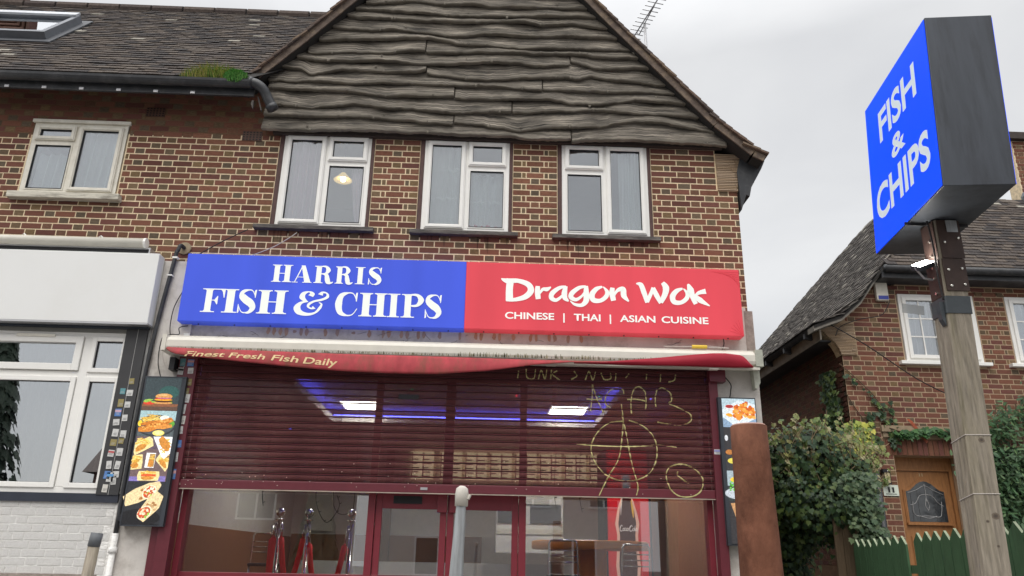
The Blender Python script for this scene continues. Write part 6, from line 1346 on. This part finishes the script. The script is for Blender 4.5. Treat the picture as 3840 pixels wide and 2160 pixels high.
# alarm box, lantern, number plate
al = thing('alarm_box', 'cream and blue burglar alarm box under the neighbour eaves', 'alarm', (6.03, HY - .05, 5.45))
b = MB(); b.prism([(5.945, 5.45), (6.13, 5.45), (6.13, 5.74), (5.94, 5.74)], HY - .08, HY - .009); b.build('cover', M['upvc2'], al, bevel=.012)
b = MB(); b.box(5.965, 6.12, HY - .0835, HY - .0805, 5.465, 5.525); b.build('strobe', mat('blue_lens', (.05, .07, .35), .3), al)
ln_ = thing('wall_lantern', 'black wall lantern above the number 11 plate', 'lantern', (5.7, HY - .06, 2.8))
b = MB(); b.box(5.645, 5.755, HY - .10, HY - .01, 2.865, 2.91); b.box(5.65, 5.75, HY - .10, HY - .01, 2.705, 2.72); b.box(5.66, 5.74, HY - .02, HY - .008, 2.72, 2.865)
for x_ in (5.655, 5.695, 5.74): b.box(x_, x_ + .006, HY - .1, HY - .094, 2.72, 2.865)
b.box(5.655, 5.745, HY - .1005, HY - .0945, 2.80, 2.806); b.box(5.655, 5.745, HY - .1005, HY - .0945, 2.775, 2.781); b.build('frame', M['black'], ln_)
b = MB(); b.box(5.66, 5.74, HY - .093, HY - .021, 2.721, 2.864); b.build('lamp_glass', mat('frosted_yellow_glass', (.5, .43, .25), .4), ln_)
b = MB(); b.lathe([(.001, -.008), (.009, 0), (.001, .008)], (5.71, HY - .104, 2.885), 8); b.build('sensor', M['upvc'], ln_)
npl = thing('number_plate', 'white house number plate reading 11 beside the oak door', 'sign', (5.76, HY - .01, 2.6))
b = MB(); b.box(5.655, 5.875, HY - .018, HY - .009, 2.55, 2.70); b.build('plate', mat('pale_green_white_plate', (.66, .72, .62), .4), npl, bevel=.002)
for x_ in (5.715, 5.775):
    q_ = MB(); q_.box(x_ + .008, x_ + .036, HY - .0205, HY - .0185, 2.595, 2.668, (.02, .02, .02)); q_.box(x_, x_ + .0079, HY - .0205, HY - .0185, 2.655, 2.662, (.02, .02, .02)); q_.build('numeral', M['plain'], npl)
q_ = MB(); mr_ = random.Random(2); x = 5.685
while x < 5.845: l = mr_.uniform(.004, .011); q_.box(x, x + l, HY - .0203, HY - .0185, 2.570, 2.570 + mr_.uniform(.008, .012), (.05, .05, .05)); x += l + .003
q_.build('small_print', M['plain'], npl)
# downpipe
b = MB(); b.tube([(5.565, HY - .06, 2.95), (5.575, HY - .06, .2)], .045, 10); b.build('downpipe', M['gutter'], h2, True)
# roofs
H2P = R(50)
e = MB(); RD = 4.27
RG = 5.93 + (RD - 2.57) * math.tan(H2P)
e.add([(5.99, 2.57, 5.92), (12.5, 2.57, 5.92), (12.5, RD, RG - .01), (7.45, RD, RG - .01)], [(0, 1, 2, 3)])
prof2 = [(4.84, 4.98), (5.0, 5.045), (5.28, 5.15), (5.6, 5.42), (5.83, 5.73), (5.99, 5.92), (6.6, 6.68), (7.45, RG)]
yf_ = lambda x: 2.69 if x < 5.85 else 2.57 + (x - 5.99) * 1.16 if x > 5.99 else 2.6
yb_ = lambda x: interp([(4.84, 9.3), (5.28, 9.3), (5.6, 9.6), (5.83, 9.2), (5.99, 9.08), (6.6, 8.34), (7.45, 5.61)], x)
vs = []; 
for (x, z) in prof2: vs += [(x, yf_(x), z), (x, max(yb_(x), yf_(x)), z)]
e.add(vs, [(2 * i, 2 * i + 2, 2 * i + 3, 2 * i + 1) for i in range(len(prof2) - 1)])
e.add([(x, yf_(x) + .001, z - .05) for x, z in prof2[:6]] + [(x, yf_(x) + .001, z - .005) for x, z in prof2[:6]], [(i, i + 1, i + 7, i + 6) for i in range(5)])
bk = [(x, max(yb_(x), yf_(x)), z) for x, z in prof2]; e.add(bk + [(12.5, max(y, 4.27), z) for x, y, z in bk], [(i, i + 1, i + 9, i + 8) for i in range(7)])
r2 = e.build('roof', M['felt'], h2)
tilefield(r2, Vector((6.0, 2.55, 5.90)), (1, 0, 0), (0, math.cos(H2P), math.sin(H2P)), 40, 26, lambda p: p.y < RD - .05 and p.x > 6.0 + (p.y - 2.57) * .86 and p.x < 12, 300)
for (a, b_) in zip(prof2, prof2[1:]):
    V = Vector((b_[0] - a[0], 0, b_[1] - a[1])); ln2 = V.length; nv = max(1, round(ln2 / .082))
    tilefield(r2, Vector((a[0], 2.66, a[1])), (0, 1, 0), V, 58, nv, lambda p: p.y > yf_(p.x) - .06 and p.y < yb_(p.x) + .02, 0, w_=.125, ex=ln2 / nv, lift=.02, cols=[(.10, .09, .082), (.075, .068, .062), (.14, .128, .115), (.06, .054, .05), (.088, .078, .07)])
# verge undercloak of the neighbour
q_ = MB()
for (a, b_) in zip(prof2[:6], prof2[1:6]):
    q_.prism([(a[0], a[1] - .09), (b_[0], b_[1] - .09), (b_[0], b_[1] - .012), (a[0], a[1] - .012)], 2.70, 2.93)
q_.build('undercloak', mat('grey_undercloak', (.2, .185, .16), .85, noise=.3, scale=8), h2)
b = MB(); b.box(6.02, 12, 2.5, 2.53, 5.8, 5.93) if False else None
b = MB(); b.box(5.95, 12, 2.62, 2.65, 5.74, 5.9); b.box(5.95, 12, 2.65, 2.92, 5.74, 5.76); b.build('fascia_board', M['gutter'], h2)
b = MB(); b.tube([(5.98, 2.57, 5.87), (12, 2.57, 5.87)], .062, 12); b.build('gutter', M['gutter'], h2, True)
b = MB(); b.add([(4.98, 2.9, 4.82), (4.98, 9.2, 4.82), (4.98, 9.2, 4.96), (4.98, 2.9, 4.96)], [(0, 1, 2, 3)]); b.box(4.985, 5.01, 2.85, 9.2, 4.80, 4.97); b.build('fascia_board', mat('dirty_white_fascia', (.4, .36, .3), .7, noise=.3, scale=6), h2)
b = MB(); b.box(5.011, HX, 2.95, 9.2, 4.80, 4.82); b.build('soffit', M['gutter'], h2)
b = MB(); b.tube([(4.92, 2.75, 5.0), (4.92, 9.3, 4.96)], .06, 12); b.build('gutter', M['gutter'], h2, True)
b = MB()
for k in range(7): q_ = MB(); q_.prism([(4.86, 4.88), (4.985, 4.86), (4.985, 4.96), (4.86, 4.96)], 3.1 + k * .85, 3.16 + k * .85); q_.build('gutter_bracket', M['gutter'], h2)
# brick gable of the taller part behind
b = MB(); b.box(9.75, 12.5, 4.31, 4.6, 7.9, 9.3); b.build('upper_wall', M['mortar'], h2); 
ul = h2.children[-1]
bricks(ul, lay(lambda z: [(9.76, 12)], 8.0, 16, phase=0), 4.302, 0)
b = MB(); b.box(9.6, 12.6, 4.2, 4.7, 9.22, 9.36); b.build('coping', M['darkwood'], h2)
b = MB(); b.box(9.7, 12.5, 4.2, 4.3, 7.93, 8.05); b.tube([(9.68, 4.2, 8.05), (9.8, 4.2, 8.02), (9.85, 4.2, 7.9)], .05, 10); b.build('flashing', M['leadflash'], h2)
# small side window
b = MB(); b.ring(4.9, 5.3, 3.2, 3.9, .04, 6.0, 6.05); b.build('side_window', M['upvc2'], h2)
b = MB(); b.box(4.94, 5.26, 6.02, 6.03, 3.24, 3.86); b.build('pane', M['glass'], h2.children[-1])
# telephone wire
cable('cable', [(5.05, 2.75, 5.05), (5.6, 2.72, 4.7), (6.3, 2.72, 4.2), (6.9, 2.72, 3.9)], .008, M['wire'], 'thin black wire running diagonally over the neighbour brick wall')
cable('cable', [(6.1, 2.78, 5.42), (5.95, 2.8, 5.2), (5.6, 2.8, 5.12), (5.3, 2.8, 5.0), (5.2, 2.8, 4.85)], .007, M['wire'], 'thin dark wire from the alarm box to the neighbour kneeler')
b = MB(); 

# ================================================================== VEGETATION
LEAF = [(0, 0), (.28, -.08), (.52, .12), (.36, .32), (.5, .55), (.22, .58), (0, 1.0), (-.22, .58), (-.5, .55), (-.36, .32), (-.52, .12), (-.28, -.08)]
def leafgeo(p, nrm, up, s, narrow=False):
    nrm = nrm.normalized(); t = (up - nrm * up.dot(nrm)); t = t.normalized() if t.length > 1e-4 else Vector((1, 0, 0)); u = t.cross(nrm)
    pts = [(0, 0), (.16, .25), (.14, .6), (0, 1), (-.14, .6), (-.16, .25)] if narrow else LEAF
    return [p + u * a * s + t * (b_ - .4) * s + nrm * (.12 * s * (abs(a) * -1.0)) for a, b_ in pts]
GREEN = [(.022, .05, .016), (.035, .07, .02), (.016, .038, .014), (.055, .09, .022), (.03, .058, .028), (.02, .045, .02), (.08, .115, .03)]
def foliage(root, name, pts, size, cols, big=300, narrow=False):
    """pts: list of (pos, normal). nearest 300 leaves become parts, the rest one part"""
    pts = sorted(pts, key=lambda q_: (q_[0] - CAM).length); ms = []
    for c in cols:
        mb = MB(); g_ = leafgeo(Vector((0, 0, 0)), Vector((0, -1, 0)), Vector((0, 0, -1)), 1.0, narrow); mb.add(g_, [tuple(range(len(g_)))], c); ms.append(mb.mesh('leaf', M['leaf']))
    rest = MB()
    for i, (p, nr) in enumerate(pts):
        s = size * rnd.uniform(.6, 1.35); up = Vector((rnd.uniform(-.5, .5), rnd.uniform(-.3, .3), -1 if not narrow else rnd.uniform(-.6, .6)))
        nr = (nr + Vector((rnd.uniform(-.5, .5), rnd.uniform(-.5, .5), rnd.uniform(-.4, .5)))).normalized()
        if i < big:
            t = (up - nr * up.dot(nr)).normalized(); u = t.cross(nr)
            mw = Matrix.Translation(p) @ Matrix(((u.x * -1, -nr.x, -t.x, 0), (u.y * -1, -nr.y, -t.y, 0), (u.z * -1, -nr.z, -t.z, 0), (0, 0, 0, 1))) @ Matrix.Diagonal((s, s, s, 1))
            inst('leaf', rnd.choice(ms), mw, root)
        else:
            g_ = leafgeo(p, nr, up, s, narrow); c = rnd.choice(cols); f = rnd.uniform(.8, 1.25); rest.add(g_, [tuple(range(len(g_)))], tuple(v * f for v in c))
    if rest.n: setp(rest.build('foliage', M['leaf'], root), kind='stuff')
def blobpts(blobs, n, q_):
    out = []; wts = [b_[3] * b_[5] for b_ in blobs]; tot = sum(wts)
    for b_, w_ in zip(blobs, wts):
        for k in range(int(n * w_ / tot)):
            v = Vector((q_.gauss(0, 1), q_.gauss(0, 1), q_.gauss(0, 1))).normalized()
            if v.y > .55: v.y *= -1
            r_ = 1 + q_.gauss(-.06, .14); p = Vector((b_[0] + v.x * b_[3] * r_, b_[1] + v.y * b_[4] * r_, b_[2] + v.z * b_[5] * r_)); p += Vector((q_.gauss(0, .04),) * 1 + (q_.gauss(0, .04), q_.gauss(0, .04)))
            out.append((p, (v + Vector((0, -.5, .35)))))
    return out
q = random.Random(21)
iv = thing('ivy_hedge', 'large bushy ivy mass in the gap between the shop and house', 'ivy', (4.1, 1.3, .13))
blobs = [(4.0, 1.5, 2.85, .5, .45, .4), (4.35, 1.5, 2.6, .4, .45, .35), (3.7, 1.5, 2.5, .35, .4, .5), (4.1, 1.35, 2.25, .55, .42, .38), (4.36, 1.3, 2.15, .26, .3, .4), (3.8, 1.8, 1.95, .4, .3, .3), (3.75, 2.1, 1.5, .45, .3, .5)]
foliage(iv, 'leaf', blobpts(blobs, 7500, q), .058, GREEN)
foliage2 = []
tw = MB()
for k in range(330):
    x = 3.55 + q.random() * 1.25; p = Vector((x, 1.1 + q.random() * .5, 2.35 + q.random() * .7)); dirv = Vector((q.uniform(-.6, .6), q.uniform(-.4, .2), q.uniform(.2, 1))).normalized(); l = q.uniform(.15, .45)
    tw.tube([p, p + dirv * l * .5 + Vector((q.uniform(-.04, .04), 0, 0)), p + dirv * l], .004, 4)
    for j in range(3): foliage2.append((p + dirv * l * q.uniform(.5, 1.05), Vector((q.uniform(-1, 1), -1, .6))))
setp(tw.build('twigs', mat('pale_twig', (.3, .22, .13), .85), iv), kind='stuff')
fl2 = MB()
for p, nr in foliage2:
    g_ = leafgeo(p, nr, Vector((q.uniform(-.5, .5), 0, -1)), q.uniform(.05, .08)); fl2.add(g_, [tuple(range(len(g_)))], q.choice([(.12, .17, .04), (.16, .19, .05), (.08, .13, .03), (.3, .28, .15), (.2, .2, .06)]))
setp(fl2.build('young_foliage', M['leaf'], iv), kind='stuff')
# dark inner mass: hedge shade put into its colour, also blocks daylight
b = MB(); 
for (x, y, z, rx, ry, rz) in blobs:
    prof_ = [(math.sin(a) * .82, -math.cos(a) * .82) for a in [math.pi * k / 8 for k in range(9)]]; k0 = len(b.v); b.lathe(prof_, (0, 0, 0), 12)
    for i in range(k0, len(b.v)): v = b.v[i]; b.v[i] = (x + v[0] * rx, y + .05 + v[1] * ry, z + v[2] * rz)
b.build('shade_core', mat('hedge_shade_core', (.02, .026, .012), .95, noise=.5, scale=20), iv)
# ivy climbing the house corner and over the post
ic = thing('climbing_ivy', 'ivy climbing the neighbour house corner with yellowing leaves', 'ivy', (5.3, 2.8, .13))
pts = []
for k in range(1500):
    t = q.random(); z = 2.2 + 2.2 * t ** 1.5; wdt = .38 - .28 * t; x = 5.22 - .12 * t + q.gauss(0, wdt * .5); y = HY - .07 if x > HX else HY + (HX - x) * 1.2
    xx = min(x, HX - .05) if x < HX else x; pts.append((Vector((xx if x > HX else HX - .06 - q.random() * .04, y if x > HX else HY + (HX - x) * 2.0, z)), Vector((-.4, -1, .2)) if x > HX else Vector((-1, -.5, .2))))
for (x0_, z0, x1_, z1, n) in ((5.32, 4.3, 5.75, 3.85, 16), (5.75, 3.85, 5.9, 3.3, 40), (5.6, 3.7, 5.55, 3.1, 70), (5.95, 3.9, 5.92, 3.2, 30), (5.4, 3.55, 5.7, 3.2, 90)):
    for k in range(n): t = q.random(); pts.append((Vector((x0_ + (x1_ - x0_) * t + q.gauss(0, .03), HY - .05, z0 + (z1 - z0) * t + q.gauss(0, .03))), Vector((0, -1, .3))))
pts = [p for p in pts if not (p[0].x > 5.52 and p[0].z < 3.08)]
foliage(ic, 'leaf', pts, .07, GREEN)
yl = []
for k in range(150): yl.append((Vector((5.2 + q.random() * .36, HY - .12 - q.random() * .04, 3.12 + q.random() * .42)), Vector((0, -1, .4))))
fy = MB()
for p, nr in yl: g_ = leafgeo(p, nr, Vector((q.uniform(-.3, .3), 0, -1)), q.uniform(.06, .1)); fy.add(g_, [tuple(range(len(g_)))], q.choice([(.35, .36, .05), (.25, .3, .05), (.45, .42, .08), (.16, .22, .04), (.1, .16, .04)]))
setp(fy.build('yellow_foliage', M['leaf'], ic), kind='stuff')
b = MB()
for pl in ([(5.25, HY - .02, 4.45), (5.5, HY - .03, 4.2), (5.75, HY - .03, 3.9), (5.85, HY - .03, 3.5)], [(5.3, HY - .02, 4.0), (5.45, HY - .03, 3.7), (5.7, HY - .03, 3.4)], [(5.95, HY - .03, 3.95), (5.93, HY - .03, 3.4)]): b.tube(spline(pl, 5), .008, 5)
b.build('stem', M['twig'], ic)
# lintel vine
lv = thing('lintel_vine', 'thin ivy strand trailing along the concrete lintel over the oak door', 'vine', (6.3, 2.85, 3.4))
pts = []
for k in range(260): t = q.random(); x = 5.9 + t * 1.5; pts.append((Vector((x, HY - .08 - q.random() * .03, 3.42 + .03 * math.sin(x * 7) + q.gauss(0, .025 + .02 * t))), Vector((0, -1, .5))))
foliage(lv, 'leaf', pts, .07, [(.04, .1, .03), (.05, .12, .035), (.03, .08, .03)])
b = MB(); b.tube(spline([(5.85, HY - .06, 3.5), (6.2, HY - .065, 3.42), (6.8, HY - .065, 3.45), (7.4, HY - .065, 3.4)], 6), .007, 5); b.build('stem', M['twig'], lv)
rv = MB()
for k in range(20): 
    p = Vector((6.15 + k * .012 + q.uniform(-.02, .02), HY - .06, 3.62 - k * .016)); g_ = leafgeo(p, Vector((0, -1, .2)), Vector((0, 0, -1)), .05); rv.add(g_, [tuple(range(len(g_)))], (.3, .07, .03))
rv.build('red_leaves', M['leaf'], lv)
# ivy hanging over board fence and post down to the pickets
ih = thing('hanging_ivy', 'ivy curtain hanging over the bare wooden boards beside the green fence', 'ivy', (4.6, .6, .13))
pts = []
for k in range(1900):
    t = q.random(); z = 2.6 - 1.3 * t; cx = 4.27 + .02 * t; wd = .2 - .08 * t; y = .75 - .25 * t
    pts.append((Vector((cx + q.gauss(0, wd * .5) + .06 * math.sin(z * 5), y - abs(q.gauss(0, .07)), z)), Vector((0, -1, .45))))
foliage(ih, 'leaf', pts, .055, [(.04, .072, .032), (.03, .06, .028), (.058, .09, .042), (.035, .065, .025), (.075, .11, .045)])
# bare boards behind
bf = thing('board_fence', 'bare brown close boarded fence panel under the ivy', 'fence', (4.1, .9, .13))
for k in range(4):
    x = 4.03 + k * .095; q_ = MB(); q_.box(x, x + .092, .98 + rnd.uniform(0, .012), 1.0 + .012, .13, 2.12 + rnd.uniform(-.02, .02)); q_.build('board', M['board'], bf)
bp_ = MB(); bp_.box(4.28, 4.42, .80, .93, .13, 2.3); bp_.build('fence_post', M['post'], bf)
# shrub right of the post
cs = thing('climbing_shrub', 'leafy climbing shrub on the brick wall right of the timber post', 'shrub', (7.6, 2.5, .13))
q = random.Random(33); pts = []
for k in range(5200):
    t = q.random(); z = 1.7 + 2.55 * t; 
    xc = 6.9 + max(0, t - .62) * 2.2; p = Vector((xc + abs(q.gauss(0, .55)), HY - .12 - abs(q.gauss(0, .22)), z)); pts.append((p, Vector((q.uniform(-.6, .6), -1, .5))))
cl_ = [Vector((q.uniform(-.25, .25), q.uniform(-.2, .1), q.uniform(-.2, .2))) for _ in range(1)]
cc = []
for k in range(75):
    t = q.random(); z = 1.7 + 2.4 * t; cc.append(Vector((6.95 + max(0, t - .6) * 2.2 + abs(q.gauss(0, .5)), HY - .15 - abs(q.gauss(0, .15)), z)))
pts = []
for k in range(4600):
    c_ = q.choice(cc); pts.append((c_ + Vector((q.gauss(0, .12), min(.05, q.gauss(0, .07)), q.gauss(0, .11))), Vector((q.uniform(-.6, .6), -1, .5))))
pts = [p for p in pts if not (7.75 < p[0].x < 8.6 and 2.85 < p[0].z < 3.15 and q.random() < .9)]
foliage(cs, 'leaf', pts, .095, [(.035, .08, .03), (.05, .11, .04), (.03, .065, .025), (.075, .13, .05), (.045, .1, .045)], narrow=True)
b = MB()
for k in range(9): x = 7.0 + k * .14; b.tube(spline([(x, HY - .06, .2), (x + .05, HY - .1, 1.8), (x + .2 + q.uniform(-.1, .1), HY - .12, 2.8), (x + .5, HY - .08, 3.9)], 5), .01, 5)
b.build('stem', M['twig'], cs)
b = MB(); b.box(7.0, 9.6, HY - .1, HY - .02, .2, 3.25); b.build('shade_core', mat('shrub_shade_core', (.014, .02, .01), .95, noise=.5, scale=14), cs)  # dark slab behind the leaves; shade inside the shrub put into its colour
# picket fence
pf = thing('picket_fence', 'green painted picket fence with pointed worn tops at lower right', 'fence', (3.5, -1.8, .13))
FA = Vector((3.93, .15, 0)); FB = Vector((3.52, -3.05, 0)); n_p = 24
dirf = (FB - FA); Lf = dirf.length; dirf.normalize(); n_p = 18; nf = Vector((-dirf.y, dirf.x, 0)); nf = nf if nf.x < 0 else -nf
zt0, zt1 = 1.865, 1.90
for k in range(-1, n_p + 3):
    s = k / n_p; p = FA + dirf * (Lf * s); wd = Lf / n_p * .94; zt = zt0 + (zt1 - zt0) * s + rnd.uniform(-.008, .008); hw = wd / 2
    if k == 7: continue
    pr2 = [(-hw, .13), (hw, .13), (hw, zt - .075), (0, zt), (-hw, zt - .075)]
    vs = [p + dirf * a + nf * .0 + Vector((0, 0, z)) for a, z in pr2] + [p + dirf * a - nf * .02 + Vector((0, 0, z)) for a, z in pr2]
    q_ = MB(); q_.add(vs, [tuple(range(5)), tuple(range(9, 4, -1))] + [(i, i + 5, (i + 1) % 5 + 5, (i + 1) % 5) for i in range(2)] + [(4, 9, 5, 0)])
    q_.mi = 1; q_.add(vs, [(2, 7, 8, 3), (3, 8, 9, 4)]); q_.build('picket', [M['green'], M['greenworn']], pf)
b = MB(); a = FA - nf * .045; c_ = FB + dirf * .4 - nf * .045
for z in (.5, 1.55):
    vs = [p + Vector((0, 0, z + dz)) + nf * o_2 for p in (a, c_) for dz in (0, .07) for o_2 in (0, .02)]
    b.add(vs, [(0, 1, 3, 2), (4, 6, 7, 5), (0, 4, 5, 1), (2, 3, 7, 6), (0, 2, 6, 4), (1, 5, 7, 3)])
b.build('rail', M['green'], pf)

# ================================================================== STREET BEHIND THE CAMERA (seen in the glass)
def backhouse(name, label, x0_, x1_, y, h, col, wins, roofh=3.2):
    t = thing(name, label, 'house', ((x0_ + x1_) / 2, y - 3, 0)); b = MB(); b.box(x0_, x1_, y - 7, y, 0, h, col); b.build('wall', M['plain'], t)
    b = MB(); xm = y - 3.5; b.add([(x0_ - .3, y + .35, h - .1), (x1_ + .3, y + .35, h - .1), (x1_ + .3, xm, h + roofh), (x0_ - .3, xm, h + roofh), (x0_ - .3, y - 7.3, h - .1), (x1_ + .3, y - 7.3, h - .1)], [(0, 1, 2, 3), (3, 2, 5, 4), (0, 3, 4), (1, 5, 2)], (.09, .06, .05)); b.build('roof', M['plain'], t)
    for (wx, wz, ww, wh) in wins:
        f = MB(); f.ring(wx, wx + ww, wz, wz + wh, .07, y, y + .05, (.7, .7, .7)); f.box(wx + ww / 2 - .035, wx + ww / 2 + .035, y, y + .05, wz + .07, wz + wh - .07, (.7, .7, .7)); fo = f.build('window', M['plain'], t)
        g_ = MB(); g_.box(wx + .07, wx + ww - .07, y + .005, y + .01, wz + .07, wz + wh - .07, (.05, .06, .07)); g_.build('pane', mat('far_pane', (.05, .06, .07), .15), fo)
    b = MB(); b.box(x0_ + .4, x0_ + 1.1, y - 4, y - 3.2, h + roofh - 1, h + roofh + 1.1, (.18, .08, .06)); b.build('chimney', M['plain'], t)
backhouse('opposite_house', 'white rendered house across the road reflected in the shop glass', -4, 6, -22, 5.6, (.55, .53, .5), [(-2.5, 3.5, 1.4, 1.2), (1.2, 3.5, 1.4, 1.2), (4, 3.5, 1.2, 1.2), (-2.5, 1, 1.8, 1.4), (2.5, 1, 1.8, 1.4)])
backhouse('opposite_house', 'red brick house across the road at the right reflected in the shop glass', 8, 17, -21, 5.4, (.2, .08, .06), [(9.5, 3.4, 1.5, 1.2), (13, 3.4, 1.5, 1.2), (9.5, 1, 1.8, 1.4)])
backhouse('opposite_house', 'low brick house across the road at the left reflected in the shop glass', -15, -6, -23, 4.6, (.16, .08, .065), [(-13, 2.9, 1.5, 1.1), (-9.5, 2.9, 1.5, 1.1)])
q = random.Random(5)
for (x, y, h, lab) in ((-14.1, -14.5, 8.5, 'dark conifer across the road at the left reflected in the left window'), (-5, -16.5, 4.8, 'small dark conifer across the road between the houses')):
    t = thing('conifer_tree', lab, 'tree', (x, y, 0)); b = MB(); b.tube([(x, y, 0), (x, y, h * .9)], [.16, .03], 8); b.build('trunk', M['twig'], t)
    b = MB()
    for k in range(1500):
        z = .6 + (h - .6) * q.random(); r_ = (1 - z / h) * h * .2 * q.uniform(.5, 1.05) + .05; a = q.uniform(0, 6.28); p = Vector((x + r_ * math.cos(a), y + r_ * math.sin(a), z)); g_ = leafgeo(p, Vector((math.cos(a), math.sin(a), .4)), Vector((0, 0, -1)), .34); b.add(g_, [tuple(range(len(g_)))], (.02, .035, .018))
    setp(b.build('crown', M['leaf'], t), kind='stuff')
